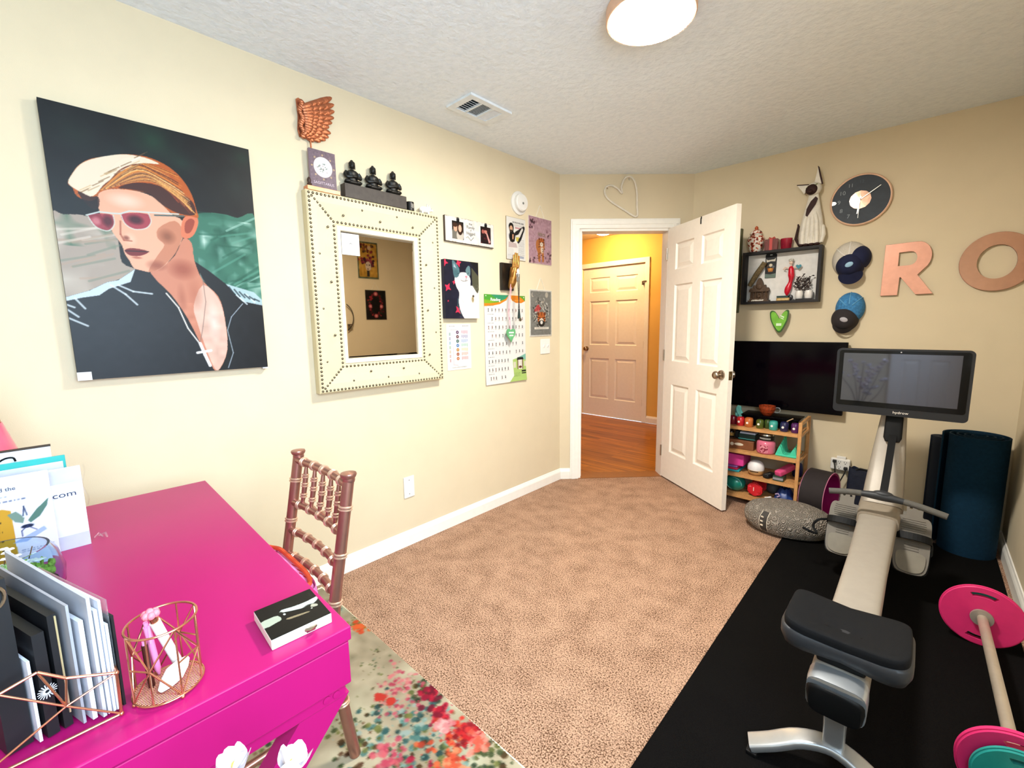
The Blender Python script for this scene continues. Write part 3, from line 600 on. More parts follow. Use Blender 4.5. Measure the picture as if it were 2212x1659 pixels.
for z, w_ in ((.034, .020), (.028, .016), (.022, .020), (.016, .012)): m.sheet(lambda u, v, z=z, w_=w_: (.0229 * math.sin((u - .5) * w_ / .0225 + .2), -.0229 * math.cos((u - .5) * w_ / .0225 + .2), z + (v - .5) * .003), 6, 1)
m.build('tin_lettering', mat('silver_ink2', '#a9a49a', .5), t)
t = thing('pig_figurine', 'small white pig figurine at the right end of the mirror top', 'figurine', top(1.578, .027), LW)
M_POR = mat('white_porcelain', '#dedbd4', .2, var=.01)
m = MB(); m.ell((0, 0, .024), (.036, .020, .019)); m.ell((.028, -.006, .027), (.016, .015, .015)); m.cyl((.04, -.008, .026), (.05, -.009, .024), .007, .0065, 12)
for sx_ in (-1, 1):
    m.prism([(.02 + sx_ * .006 - .005, .038), (.02 + sx_ * .006 + .005, .038), (.02 + sx_ * .009, .056)], -.012, -.006)
    for sy_ in (-1, 1): m.cyl((sx_ * .02, sy_ * .010, .012), (sx_ * .021, sy_ * .011, 0), .0065, .006, 10)
m.build('pig_body', M_POR, t, True); m = MB(); m.ell((.033, -.0195, .031), (.0018, .0012, .0018)); m.build('eye', mat('black_dot', '#101010', .4), t)
# ---- photo board
t = hang('photo_board', 'white weathered board with two clipped photos and hand lettering', 'photo display', 1.933, 1.876)
m = MB(); m.prism([(-.203, -.074), (.203, -.076), (.204, .070), (.15, .073), (.05, .0705), (-.02, .0745), (-.12, .0725), (-.203, .075)], -.018, -.0005); m.build('board', mat('distressed_edge', '#4a4038', .7), t)
P = Pic(130, 50, '#f2eee6'); P.mottle(.02, 6)
for k in range(40): e = P.rng.uniform(0, 1); P.ell(e, random.choice([.0, 1.0]), .02, .03, '#b8aa96', .7)
P.words(.42, .3, .18, .02, '#6a645c', 1, .0); P.line([(.44, .70), (.5, .84), (.56, .70)], .006, '#4a4640'); P.line([(.46, .62), (.54, .62)], .006, '#4a4640'); P.line([(.40, .76), (.44, .70)], .005, '#8a857c')
lay(P, .404, .146, .0187, t, 'board_face')
ink = mat('charcoal_ink', '#37332f', .6)
for q, z, s in (('this', .048, .020), ('Family', .027, .026), ('of', .010, .016), ('blessed', -.008, .025), ('&', -.024, .014)): text('board_lettering', q, s, ink, t, T((0, -.0192, z)))
def clip_photo(x, P, nm):
    m = MB(); m.box2((x - .048, -.0215, -.058), (x + .048, -.0192, .052)); ph = m.build('photo', mat('photo_paper', '#e8e4dc', .4), t)
    P.mesh('photo_print', lambda U, V: (x + (U - .5) * .092, -.0218 + 0 * U, -.003 + (V - .5) * .106), print_mat('satin_print'), ph)
    m = MB(); m.box((x, -.024, .055), (.02, .006, .018), None, .002); m.tube([(x - .008, -.024, .064), (x - .004, -.024, .072), (x, -.024, .066), (x + .004, -.024, .072), (x + .008, -.024, .064)], .0022, 6); m.build('clip', mat('black_metal', '#151515', .4, .6), t)
P = Pic(44, 52, '#2c241e'); P.ell(.3, .75, .32, .35, '#8f8a80'); P.ell(.68, .78, .3, .32, '#d8d0c4'); P.ell(.3, .36, .17, .22, '#e8bda4'); P.ell(.26, .22, .2, .12, '#5a3a26'); P.ell(.68, .4, .24, .34, '#4a2e20'); P.ell(.68, .38, .14, .2, '#f0c8b0'); clip_photo(-.107, P, 'l')
P = Pic(44, 52, '#2a1218'); P.mottle(.9, 5, (0, 0, 1, 1), '#7a2438'); P.poly([(.5, .3), (.62, .3), (.95, .85), (.8, .95)], '#e8b8b0'); P.ell(.5, .28, .14, .13, '#d89a8c'); P.ell(.25, .3, .12, .12, '#c07a70'); P.rect(.3, .1, .9, .2, '#3a0e18'); clip_photo(.127, P, 'r')
# ---- cat canvas
t = hang('cat_canvas', 'small canvas print of a white and grey sleeping cat', 'canvas print', 1.840, 1.516)
w, h, d = .275, .352, .032
m = MB(); board(m, w, h, d, .003); m.build('canvas_body', mat('navy_canvas_edge', '#1c2036', .7), t)
P = Pic(110, 140, '#232640'); P.mottle(.02, 8)
for x, y, r in ((.40, .05, .10), (.02, .06, .1), (.08, .47, .11), (.26, .38, .06), (.36, .85, .11), (.08, .70, .03)):
    P.poly([(x + r * (1 if k % 2 == 0 else .4) * math.cos(k * PI / 4 + x * 7), y + .78 * r * (1 if k % 2 == 0 else .4) * math.sin(k * PI / 4 + x * 7)) for k in range(8)], '#e0486a')
P.poly([(.78, .1), (1, .25), (1, .6), (.8, .45)], '#6a6a58'); P.poly([(.74, 0), (1, 0), (1, .2)], '#1a1a28')
P.poly([(.28, .3), (.38, .22), (.62, .2), (.74, .3), (.74, .42), (.8, .42), (.95, .55), (1, .5), (1, 1.02), (.6, 1.02), (.45, .9), (.38, .72), (.4, .55), (.32, .45)], '#f7f4ef', sm=3)
P.poly([(.24, .18), (.22, .03), (.28, .02), (.42, .14), (.40, .27), (.28, .3)], '#6f9096', sm=2); P.poly([(.6, .16), (.68, .08), (.74, .1), (.74, .24), (.66, .24)], '#7f9ca0', sm=2); P.ell(.32, .22, .1, .07, '#5d8188', .9, .5); P.ell(.68, .21, .06, .05, '#7f9ca0', .8, .5); P.poly([(.26, .12), (.27, .06), (.34, .14)], '#b8c8d0')
P.ell(.62, .27, .035, .018, '#e89aa8'); P.line([(.62, .29), (.6, .345), (.52, .35), (.46, .335)], .014, '#8a8480'); P.line([(.6, .345), (.66, .33)], .012, '#8a8480'); P.line([(.36, .235), (.44, .215)], .012, '#3f5a60'); P.line([(.66, .215), (.7, .20)], .012, '#3f5a60')
P.ell(.55, .6, .12, .12, '#fdfcf8', .8, .6); P.line([(.46, .5), (.42, .62), (.52, .72)], .015, '#d8d0c8', .8); P.ell(.8, .66, .05, .07, '#a08a58', .8, .6); P.ell(.82, .6, .03, .02, '#4a3a28'); P.mottle(.25, 3, (.4, .4, 1, 1), '#d8d4cc')
P.line([(.36, .66), (.35, .78), (.44, .92)], .03, '#5f8a88', .6)
lay(P, w, h, d + .0006, t, 'cat_print')
# ---- chakra chart
t = hang('affirmation_chart', 'white chart of coloured symbols under the cat canvas', 'poster', 1.825, 1.161)
w, h = .198, .288
P = Pic(80, 116, '#f6f4f0'); P.words(.1, .04, .25, .012, '#5a5a5a'); P.words(.65, .04, .25, .012, '#5a5a5a'); P.words(.12, .12, .3, .008, '#8a8a8a', 2)
for k, c in enumerate(('#5a2a6a', '#6a2a48', '#1d6a6a', '#4a8ac8', '#c8902a', '#a8502a', '#c8702a')):
    y = .18 + k * .095; P.ell(.44, y, .055, .036, c); P.ell(.44, y, .02, .014, '#f4ead8')
    for j in range(5): P.line([(.62 + .055 * j, y - .03), (.62 + .055 * j, y + .03 * P.rng.uniform(.3, 1))], .03, ('#d88aa0', '#8a8ab8', '#8aa8d8', '#8ac8a8', '#d8c88a', '#d8a08a', '#d88a8a')[k], .7)
    P.rect(.1, y, .16, y + .07, ('#8aa8a0', '#9a9ab0', '#8ab0c0', '#a0c0a0', '#c8b8a0', '#c8a8a0', '#c8a0a0')[k], .6)
P.line([(.26, .5), (.26, .88), (.44, .9)], .01, '#d8a8a8'); P.words(.2, .93, .6, .008, '#8a8a8a', 2)
m = MB(); board(m, w, h, .0016, 0); m.build('chart_sheet', mat('white_card', '#cccac8', .6), t); lay(P, w, h, .0021, t, 'chart_print')
# ---- pose poster
t = hang('exercise_poster', 'long white poster of small yoga figures with a green and orange header', 'poster', 2.255, 1.195)
w, h = .41, .612
def curlf(U, V): return .004 + .010 * np.clip((.25 - V) * 4, 0, 1) ** 2 * (.4 + .6 * U) + .006 * np.clip(U - .8, 0, 1) * 5 * np.clip(.6 - V, 0, 1)
P = Pic(190, 280, '#f7f5f0')
P.poly([(0, 0), (.58, 0), (.52, .06), (.36, .105), (.18, .125), (0, .132)], '#f0a02e'); P.poly([(0, 0), (.58, 0), (.5, .045), (.32, .085), (.14, .098), (0, .098)], '#6cb850'); P.poly([(.15, 0), (.58, 0), (.5, .045), (.34, .07)], '#4cab86'); P.poly([(0, .06), (.3, .07), (.14, .098), (0, .098)], '#9cc63c')
P.poly([(.60, 0), (1, 0), (1, .06), (.9, .085), (.76, .085), (.66, .06)], '#f0a02e'); P.poly([(.82, 0), (1, 0), (1, .065), (.94, .04)], '#7cb848'); P.words(.7, .055, .2, .006, '#fff4dc', 1)
def fig(x, y, s, k):
    c = random.choice(['#4a4440', '#6a5a52', '#3a3a3a', '#8a5a4a']); q = P.rng.integers(0, 5); u = s * .68
    g = {0: [[(0, 0), (0, -.5)], [(0, -.5), (-.35, -.8)], [(0, -.5), (.35, -.8)], [(0, 0), (-.25, .6)], [(0, 0), (.25, .6)]], 1: [[(-.5, .3), (.4, .3)], [(.4, .3), (.5, -.2)], [(-.2, .3), (-.1, -.2)]], 2: [[(-.5, .5), (0, -.3)], [(0, -.3), (.5, .5)], [(0, -.3), (.1, -.5)]], 3: [[(0, .6), (0, -.6)], [(-.4, -.2), (.4, -.2)]], 4: [[(-.5, .4), (.3, -.1)], [(.3, -.1), (.6, .3)], [(-.1, .1), (.1, -.6)]]}[int(q)]
    for a in g: P.line([(x + p[0] * u, y + p[1] * s) for p in a], .010, c, .9)
    P.ell(x, y - s * .75, .009, .0065, c); P.words(x - .025, y + s * .9, .05, .004, '#b0a8a0')
for r in range(9):
    y = .175 + r * .095; P.words(.07, y - .055, .14, .007, '#8a8a86') 
    xs = [.09 + .083 * k for k in range(11)] if r < 6 else [.09 + .075 * k for k in range(7)]
    if r == 8: xs = [.12, .18, .24, .38, .46]
    for k, x in enumerate(xs):
        if P.rng.uniform() < .9: fig(x, y, .02, k)
P.poly([(.66, .74), (1, .70), (1, 1), (.56, 1), (.68, .93)], '#c4dc8c'); P.poly([(.7, .74), (1, .68), (1, .76), (.84, .72)], '#9cd0c0')
P.rect(.78, .745, .92, .86, '#f2ede2'); P.rect(.78, .745, .80, .86, '#8a5a38'); P.rect(.90, .745, .92, .86, '#8a5a38'); P.poly([(.76, .75), (.78, .72), (.92, .72), (.94, .75)], '#2a2a26'); P.ell(.85, .835, .04, .014, '#7a4a2e'); P.rect(.68, .77, .74, .84, '#e8e2d0'); P.rect(.95, .77, 1, .83, '#e8e2d0'); P.rect(.88, .875, .99, .895, '#22241f'); P.rect(.88, .905, .99, .917, '#22241f'); P.words(.68, .90, .16, .006, '#8aa060', 4)
lay(P, w, h, 0, t, 'poster_print', curl=curlf); text('poster_title', 'Reading', .030, mat('white_ink', '#f8f8f4', .6), t, T((-.10, -.0052, .272)))
lay(Pic(20, 30, '#e8e4da'), w, h, -.0012, t, 'poster_back', curl=curlf)
m = MB()
for x, z in ((-.19, .295), (.19, .295)): m.ell((x, -.005, z), (.004, .003, .004))
m.build('push_pin', M_POR, t)
# ---- metal music sign, tiger signs
def sign(name, label, y, z, w, h, P, edge, cord=0, r=.0):
    t = hang(name, label, 'wall sign', y, z); m = MB(); board(m, w, h, .005, .002); m.build('sign_plate', edge, t); lay(P, w * .985, h * .985, .0056, t, 'sign_print')
    if cord: m = MB(); m.tube([(-.05, -.003, h/2 - .004), (-.004, -.003, h/2 + cord), (.004, -.003, h/2 + cord), (.05, -.003, h/2 - .004)], .0018, 6); m.build('hanging_cord', mat('white_cord', '#e8e2d4', .8), t)
    return t
P = Pic(76, 110, '#f4f1ea'); P.words(.3, .16, .6, .008, '#a8a4a0', 3); P.rect(.45, .22, .75, .25, '#c8707a', .6)
P.poly([(.12, .22), (.2, .14), (.33, .15), (.38, .24), (.36, .34), (.44, .38), (.42, .56), (.2, .58), (.14, .44), (.18, .36)], '#1d1a1c', sm=2); P.ell(.25, .27, .08, .07, '#e8c0a0'); P.rect(.2, .30, .3, .33, '#2a2020'); P.poly([(.42, .36), (.6, .28), (.9, .16), (.96, .22), (.86, .36), (.76, .5), (.6, .6), (.52, .5)], '#2a262a', sm=2); P.poly([(.46, .42), (.62, .38), (.82, .2), (.88, .24), (.7, .44), (.58, .52)], '#f0ece4'); P.poly([(.48, .46), (.66, .44), (.6, .55), (.5, .54)], '#e4d470'); P.poly([(.3, .4), (.38, .4), (.36, .52), (.3, .52)], '#e0b090'); P.poly([(.12, .58), (.5, .6), (.56, .7), (.1, .72)], '#d8c8c4')
for k in range(14): P.words(.62, .50 + .03 * k, .30, .008, '#6a7080'); P.words(.06, .74 + .018 * k, .3, .005, '#a0a4b0')
P.words(.1, .4, .06, .006, '#8a8aa0', 8); P.rect(.45, .90, .9, .95, '#8a94b0', .5)
t = sign('music_sign', 'narrow metal sign with a figure in black behind the gold hand', 2.3715, 1.891, .20, .288, P, mat('tin_edge', '#8a7a4a', .45, .5)); text('sign_lettering', 'GEORGE MICHAEL', .016, mat('black_ink', '#1d1a1a', .6), t, T((.022, -.0062, .110)), sx=.92)
def tiger_face(P, x, y, s):
    P.ell(x, y, s * .5, s * .42, '#c87a3c'); P.ell(x, y + s * .16, s * .3, s * .2, '#f0e4d4'); P.ell(x - s * .42, y - s * .3, s * .13, s * .11, '#8a4a24'); P.ell(x + s * .42, y - s * .3, s * .13, s * .11, '#8a4a24')
    for k in (-1, 1):
        P.ell(x + k * s * .2, y - s * .04, s * .07, s * .035, '#241812')
        for j in range(3): P.line([(x + k * s * .5, y - s * (.1 - .15 * j)), (x + k * s * .28, y - s * (.06 - .12 * j))], s * .05, '#2a1a14')
    P.poly([(x - s * .09, y + s * .1), (x + s * .09, y + s * .1), (x, y + s * .19)], '#7a3a34'); P.line([(x, y - s * .4), (x, y - s * .2)], s * .05, '#2a1a14')
P = Pic(100, 130, '#c8a6b0'); P.mottle(.03, 5)
for k in range(28): a = k * 2 * PI / 28; P.line([(.5 + .2 * math.cos(a), .5 + .15 * math.sin(a)), (.5 + .45 * math.cos(a), .5 + .34 * math.sin(a))], .01, '#dcc4c8', .6)
for k in range(60): x, y = random.choice([(.14, .12), (.12, .26), (.88, .88), (.9, .78), (.1, .92), (.2, .94), (.82, .32), (.3, .1)]); P.ell(x + P.rng.normal(0, .05), y + P.rng.normal(0, .035), .04, .022, random.choice(['#6a4450', '#8a6470', '#b08a94', '#4e343c', '#d8b8b8']), .8, 0, P.rng.uniform(0, 3))
P.poly([(.32, .52), (.42, .46), (.6, .46), (.68, .52), (.68, .66), (.64, .72), (.66, .92), (.58, .95), (.55, .78), (.5, .78), (.49, .95), (.40, .93), (.38, .75), (.31, .66)], '#c98a54', sm=2); P.ell(.57, .68, .08, .1, '#efe2d4', .9, .4)
for k in range(16): x = P.rng.uniform(.34, .66); y = P.rng.uniform(.52, .88); P.line([(x, y), (x + .05, y + P.rng.normal(0, .012))], .013, '#3a2218')
tiger_face(P, .55, .53, .24)
t = sign('tiger_sign', 'pink hanging sign with a standing tiger, beside the smoke detector', 2.640, 1.910, .27, .336, P, mat('cream_edge', '#e6dccf', .6), .085); text('sign_lettering', 'FIERCE', .034, mat('olive_ink', '#6a6038', .6), t, T((.012, -.0062, .045)), sx=.8)
P = Pic(100, 130, '#8e8e8a'); P.rect(0, 0, 1, 1, '#d9d5cc'); P.rect(.04, .03, .96, .97, '#96958f'); P.mottle(.02, 4); P.ell(.14, .11, .06, .045, '#d8d0c0'); P.ell(.16, .105, .05, .04, '#96958f'); P.ell(.76, .1, .07, .06, '#c8c2b4')
for k in range(120): a = P.rng.uniform(0, 2 * PI); r = P.rng.uniform(.1, .36); P.ell(.5 + r * math.cos(a), .48 + r * .9 * math.sin(a), .04, .014, random.choice(['#e0dcd4', '#4a4a46', '#b8b4ac', '#2e2e2a', '#d8d4c8', '#c8c0b0']), .85, 0, P.rng.uniform(0, 3))
for k in range(26): P.ell(.36 + P.rng.normal(0, .06), .4 + P.rng.normal(0, .045), .05, .03, random.choice(['#c85a5a', '#e08a80', '#a83a44']), .85)
tiger_face(P, .52, .62, .36); P.ell(.52, .72, .15, .07, '#1c1a18', .9); P.ell(.52, .70, .06, .04, '#f0ece4'); P.rect(.2, .80, .86, .845, '#ece6da'); P.words(.26, .815, .5, .012, '#6a645c'); 
sign('floral_tiger_sign', 'grey hanging sign with a flower crowned tiger, above the light switch', 2.643, 1.379, .264, .350, P, mat('cream_edge', '#e6dccf', .6), .085)
# ---- smoke detector, plates
t = hang('smoke_detector', 'round white smoke detector above the music sign', 'smoke detector', 2.404, 2.138)
m = MB(); m.lathe([(.078, -.001), (.079, .010), (.072, .014), (.055, .015)], (0, 0, 0), (0, -1, 0), 40); m.build('base_ring', M_POR, t, True)
m = MB(); m.lathe([(.058, .013), (.059, .036), (.052, .044), (.02, .047), (0, .047)], (0, 0, 0), (0, -1, 0), 36); m.build('detector_body', M_POR, t, True)
m = MB(); m.lathe([(.008, .046), (.008, .0485), (0, .0488)], (0, 0, -.008), (0, -1, 0), 16); m.build('test_button', mat('grey_button', '#6a6a64', .5), t, True)
M_PLATE = mat('white_plastic', '#e2ded6', .35, var=.01)
t = hang('light_switch', 'white double light switch plate below the floral tiger sign', 'light switch', 2.694, 1.125)
m = MB(); m.box2((-.058, -.006, -.058), (.058, -.0004, .058), .003); m.build('switch_plate', M_PLATE, t)
for x in (-.023, .023): m = MB(); m.box((x, -.010, .003), (.010, .014, .022), (.5, 0, 0), .002); m.build('toggle', M_PLATE, t)
t = hang('cable_plate', 'small blank white wall plate low on the left wall', 'wall plate', 1.406, .356)
m = MB(); m.box2((-.036, -.006, -.0635), (.036, -.0004, .0635), .003); m.build('plate', M_PLATE, t)
m = MB()
for z in (-.042, .042): m.ell((0, -.0062, z), (.003, .001, .003))
m.build('plate_screw', mat('grey_button', '#6a6a64', .5), t)
# ---- gold hand on a black plaque with strings
t = hang('hand_plaque', 'gold hand sculpture on a black plaque, holding a small white hand', 'wall sculpture', 2.262, 1.624)
m = MB(); board(m, .118, .185, .024, .003); m.build('plaque', mat('black_lacquer', '#17130f', .3), t)
M_GOLD = mat('aged_gold', '#a8763a', .32, .75, var=.3, scale=50)
m = MB()
m.tube(spline([(.014, -.030, -.078), (.014, -.045, -.05), (.020, -.055, -.01), (.026, -.06, .03), (.03, -.06, .06)], 4, False), [.016, .019, .022, .024, .026, .027, .028, .029, .030, .031, .032, .033, .033, .033, .032, .032, .030][:17], 16)
for k, (dx_, L) in enumerate(((-.024, .075), (-.008, .090), (.008, .088), (.023, .072))):
    x = .03 + dx_; m.tube([(x, -.062, .04), (x + .004, -.066, .07), (x + .009 + dx_ * .05, -.068, .07 + L * .5), (x + .016 + dx_ * .1, -.064, .07 + L)], [.0095, .0095, .0085, .006], 10)
m.tube([(.0, -.065, .0), (-.012, -.076, .02), (-.008, -.084, .045), (.002, -.086, .062)], [.011, .011, .010, .007], 10)
m.build('gold_hand', M_GOLD, t, True)
m = MB(); m.ell((.030, -.088, .010), (.013, .008, .024)); m.ell((.028, -.088, -.020), (.009, .007, .018))
for k in range(4): m.tube([(.020 + .006 * k, -.09, .026), (.019 + .006 * k, -.094, .045 + .004 * (k % 3))], [.0032, .0025], 6)
m.tube([(.018, -.092, .005), (.010, -.095, .018)], [.004, .003], 6); m.build('white_hand', M_POR, t, True)
t = thing('prayer_beads', 'string of black beads with a dark tassel hanging from the gold hand', 'beads', on_left(2.286, 1.575, .10), LW)
m = MB()
for s in (-1, 1):
    for k in range(27): f = k / 26; m.ell((s * (.014 - .013 * f ** 2) + .002, .006 * s, .06 - .235 * f), (.0042, .0042, .0042), None, 8, 6)
m.build('beads', mat('black_beads', '#1b1b19', .3), t, True)
m = MB(); m.lathe([(.001, -.172), (.006, -.178), (.007, -.19), (.011, -.23), (.012, -.238), (0, -.238)], (.002, 0, 0), (0, 0, 1), 12); m.build('tassel', mat('dark_green_thread', '#1a2c28', .8), t, True)
m = MB(); m.lathe([(0, -.002), (.012, -.002), (.012, .001), (0, .001)], (-.002, -.014, -.245), (0, 1, 0), 20); m.build('medal', mat('pewter_stud', '#9b9584'), t, True)
t = thing('green_heart_tag', 'small green heart tag on a pink ribbon over the yoga poster', 'ornament', on_left(2.262, 1.23, .045), LW)
def heart(s, n=40, sk=0.0): return [(s * (16 * math.sin(a) ** 3) / 16 + sk * s * (13 * math.cos(a)) / 16, s * (13 * math.cos(a) - 5 * math.cos(2 * a) - 2 * math.cos(3 * a) - math.cos(4 * a)) / 16) for a in [2 * PI * k / n for k in range(n)]]
m = MB(); m.prism([(x * .85, z) for x, z in heart(.052)], -.004, .004); m.build('heart', mat('green_glaze', '#5aa06a', .3, var=.25, scale=20), t)
m = MB(); m.box((0, -.0045, .012), (.05, .001, .010)); m.box((0, -.0045, -.008), (.04, .001, .008)); m.build('heart_lettering', M_POR, t)
m = MB(); m.tube([(-.004, 0, .035), (-.012, .012, .15), (-.008, -.01, .33), (.0, -.02, .41)], .0025, 6); m.tube([(.004, 0, .035), (.0, .012, .15), (.002, -.01, .33), (.008, -.02, .41)], .0025, 6); m.build('ribbon', mat('pink_ribbon', '#e0a8b0', .7), t)
# ---- wire heart above the door
t = thing('wire_heart', 'white twisted wire heart hanging above the doorway', 'wall decoration', on_diag(.485, 2.245, .012), wall_frame('diag'))
hp_ = spline([(.117, -.125), (.02, -.075), (-.10, .0), (-.135, .055), (-.125, .095), (-.085, .108), (-.035, .085), (.0, .05), (-.005, .10), (.02, .16), (.06, .172), (.095, .14), (.115, .06), (.12, -.04)], 8)
m = MB(); m.tube([(x, 0, z) for x, z in hp_], .007, 8, True)
for k in range(0, len(hp_), 2): x, z = hp_[k]; m.ell((x, 0, z), (.0085, .0085, .0055), (0, k * .4, 0), 8, 5)
m.build('wire', mat('white_rope', '#ded6c6', .7), t, True)
m = MB(); m.tube([(.055, 0, .168), (.052, .004, .155), (.06, .004, .148)], .003, 6); m.tube([(-.118, 0, .09), (-.11, .004, .085)], .003, 6); m.build('hook', M_NICKEL, t)
# ================================================================ desk corner
PINK = mat('pink_lacquer', '#a2145c', .32, var=.03, scale=4, spec=.26)
t = thing('desk', 'glossy hot pink writing desk with crossed end legs', 'desk', (1.426, .340, 0), -.0218)
m = MB(); m.box2((-1.149, -.62, .722), (0, 0, .75), .0025); m.build('desktop', PINK, t)
m = MB(); m.box2((-1.145, -.616, .634), (-.004, -.004, .7185), .002); m.build('apron', PINK, t)
m = MB(); m.box2((-1.13, -.604, .606), (-.014, -.012, .6325), .002); m.build('lower_frame', PINK, t)
for sx_, x0 in (('n', -.052), ('f', -1.128)):
    for sg in (1, -1):
        m = MB(); xa, xb = (x0 + (.022 if sg < 0 else 0), x0 + (.036 if sg > 0 else .020))
        ya, yb = (-.045, -.585) if sg > 0 else (-.585, -.045)
        d = Vector((yb - ya, -.605)).normalized(); nrm = Vector((-d.y, d.x)) * .030
        q = [(ya, .607), (yb, .0126)]
        pts = [(ya + .04, .607), (ya - .05, .607), (yb - .04, .0126), (yb + .04, .0126)]
        m.prism(pts if sg > 0 else [(ya + .05, .607), (ya - .04, .607), (yb - .04, .0126), (yb + .04, .0126)], xa, xb, 'yz'); m.build('leg', PINK, t)
for y in (-.030, -.048):
    m = MB(); m.lathe([(.007, 0), (.007, .002), (0, .0025)], (-.0142, y, .619), (1, 0, 0), 14); m.build('screw_cap', PINK, t)
# ---- chair
RG = mat('rose_gold_paint', '#a87a6c', .30, .8, var=.06)
RGR = mat('rose_gold_ring', '#e0bfa4', .3, .7, var=.03)
t = thing('chiavari_chair', 'rose gold bamboo style chair pushed up to the pink desk', 'chair', (.795, .52, 0), 0.0)
def ring(m, p, d, r): 
    a, b, dd = frame_of(d); n0 = len(m.b.faces)
    for o in (-.004, .004): m.tube([Vector(p) + dd * o + (a * math.cos(k * PI / 7) + b * math.sin(k * PI / 7)) * r for k in range(14)], .0032, 6, True)
    m.b.faces.ensure_lookup_table()
    for f in m.b.faces[n0:]: f.material_index = 1
def bamboo(m, pts, r, fr, n=12):
    m.tube(pts, r, n); P = [Vector(p) for p in pts]
    seg = [(P[i + 1] - P[i]).length for i in range(len(P) - 1)]; tot = sum(seg)
    for f in fr:
        s = f * tot; i = 0
        while i < len(seg) - 1 and s > seg[i]: s -= seg[i]; i += 1
        ring(m, P[i].lerp(P[i + 1], s / seg[i]), P[i + 1] - P[i], (r if not isinstance(r, list) else r[i]) + .001)
    return m
for s in (-1, 1):
    m = MB(); bamboo(m, spline([(s * .18, .052, .865), (s * .18, .018, .68), (s * .181, -.012, .52), (s * .186, -.026, .40), (s * .193, -.022, .23), (s * .203, .004, .0126)], 5, False), .0165, (.10, .26, .42, .52, .78), 14)
    m.lathe([(.0165, -.012), (.018, -.006), (.0175, .0), (.021, .004), (.0235, .010), (.022, .015), (.012, .017), (0, .0175)], (s * .18, .052, .866), (0, 0, 1), 16); m.build('rear_leg', [RG, RGR], t, True)
    m = MB(); bamboo(m, [(s * .19, -.36, .435), (s * .196, -.366, .2), (s * .203, -.372, .0126)], .0155, (.15, .45, .75)); m.build('front_leg', [RG, RGR], t, True)
    for z, ya, yb in ((.19, -.362, -.02), (.27, -.36, -.022)): m = MB(); bamboo(m, [(s * .192, ya, z), (s * .192, yb, z)], .0105, (.2, .5, .8), 10); m.build('stretcher', [RG, RGR], t, True)
for y, z in ((-.364, .23), (-.022, .21)): m = MB(); bamboo(m, [(-.192, y, z), (.192, y, z)], .0105, (.25, .5, .75), 10); m.build('stretcher', [RG, RGR], t, True)
def rail(z, y, r, bow, nm):
    m = MB(); bamboo(m, spline([(-.176, y, z), (-.09, y + bow * .75, z), (0, y + bow, z), (.09, y + bow * .75, z), (.176, y, z)], 4, False), r, (.12, .31, .5, .69, .88), 12); return m.build(nm, [RG, RGR], t, True)
rail(.848, .047, .0125, .012, 'top_rail'); rail(.705, .022, .0125, .014, 'back_rail'); rail(.612, .004, .0115, .016, 'back_rail'); rail(.530, -.010, .0115, .016, 'back_rail')
for k in range(5):
    x = -.118 + .059 * k; bw = .011 * (1 - (x / .18) ** 2)
    m = MB(); m.tube([(x, .047 + bw, .845), (x, .044 + bw, .83), (x, .040 + bw, .80), (x, .034 + bw, .765), (x, .028 + bw, .735), (x, .022 + bw, .708)], [.0045, .006, .0085, .0085, .0075, .0045], 10)
    for z, yy in ((.805, .040), (.775, .036), (.74, .029)): ring(m, (x, yy + bw, z), (0, .18, 1), .0085)
    m.build('spindle', [RG, RGR], t, True)
m = MB(); m.box((0, -.19, .438), (.385, .36, .024), None, .010); m.build('seat', RG, t)
# ---- seat cushion: pink with red spots, orange piping and a ruffled skirt
def spots_mat():
    mt = bpy.data.materials.new('spotted_pink_cloth'); mt.use_nodes = True; nt = mt.node_tree; N = nt.nodes; L = nt.links; b = N['Principled BSDF']; b.inputs['Roughness'].default_value = .85
    tc = N.new('ShaderNodeTexCoord'); v = N.new('ShaderNodeTexVoronoi'); v.inputs['Scale'].default_value = 34; L.new(tc.outputs['Object'], v.inputs['Vector'])
    r = N.new('ShaderNodeValToRGB'); r.color_ramp.interpolation = 'CONSTANT'; r.color_ramp.elements[0].color = lin('#d0263a') + (1,); r.color_ramp.elements[1].position = .34; r.color_ramp.elements[1].color = lin('#f08ac0') + (1,)
    L.new(v.outputs['Distance'], r.inputs['Fac']); L.new(r.outputs['Color'], b.inputs['Base Color']); return mt
t = thing('seat_cushion', 'pink seat cushion with red spots and orange piping on the rose gold chair', 'cushion', (.795, .52, 0))
M_SPOT = spots_mat(); m = MB()
def pad(x0, x1, y0, y1, z0, z1, n=24):
    rs = []
    cx_, cy_, hx, hy = (x0 + x1) / 2, (y0 + y1) / 2, (x1 - x0) / 2, (y1 - y0) / 2
    for i in range(9):
        f = -PI / 2 + PI * i / 8; q = .55 + .45 * math.cos(f) ** .6 if abs(f) < PI / 2 - .01 else .55
        rs.append([(cx_ + hx * q * math.copysign(abs(math.cos(a)) ** .35, math.cos(a)), cy_ + hy * q * math.copysign(abs(math.sin(a)) ** .35, math.sin(a)), (z0 + z1) / 2 + (z1 - z0) / 2 * math.sin(f)) for a in [2 * PI * k / n for k in range(n)]])
    return rs
m.rings(pad(-.178, .178, -.365, -.036, .4505, .592, 40)); m.build('cushion_pad', M_SPOT, t, 70)
m = MB(); m.tube([(.181 * math.copysign(abs(math.cos(a)) ** .35, math.cos(a)), -.2025 + .146 * math.copysign(abs(math.sin(a)) ** .35, math.sin(a)), .588 + .004 * math.sin(5 * a)) for a in [2 * PI * k / 60 for k in range(60)]], .0065, 8, True); m.build('piping', mat('orange_piping', '#d8502a', .8), t, True)
m = MB(); N_ = 160
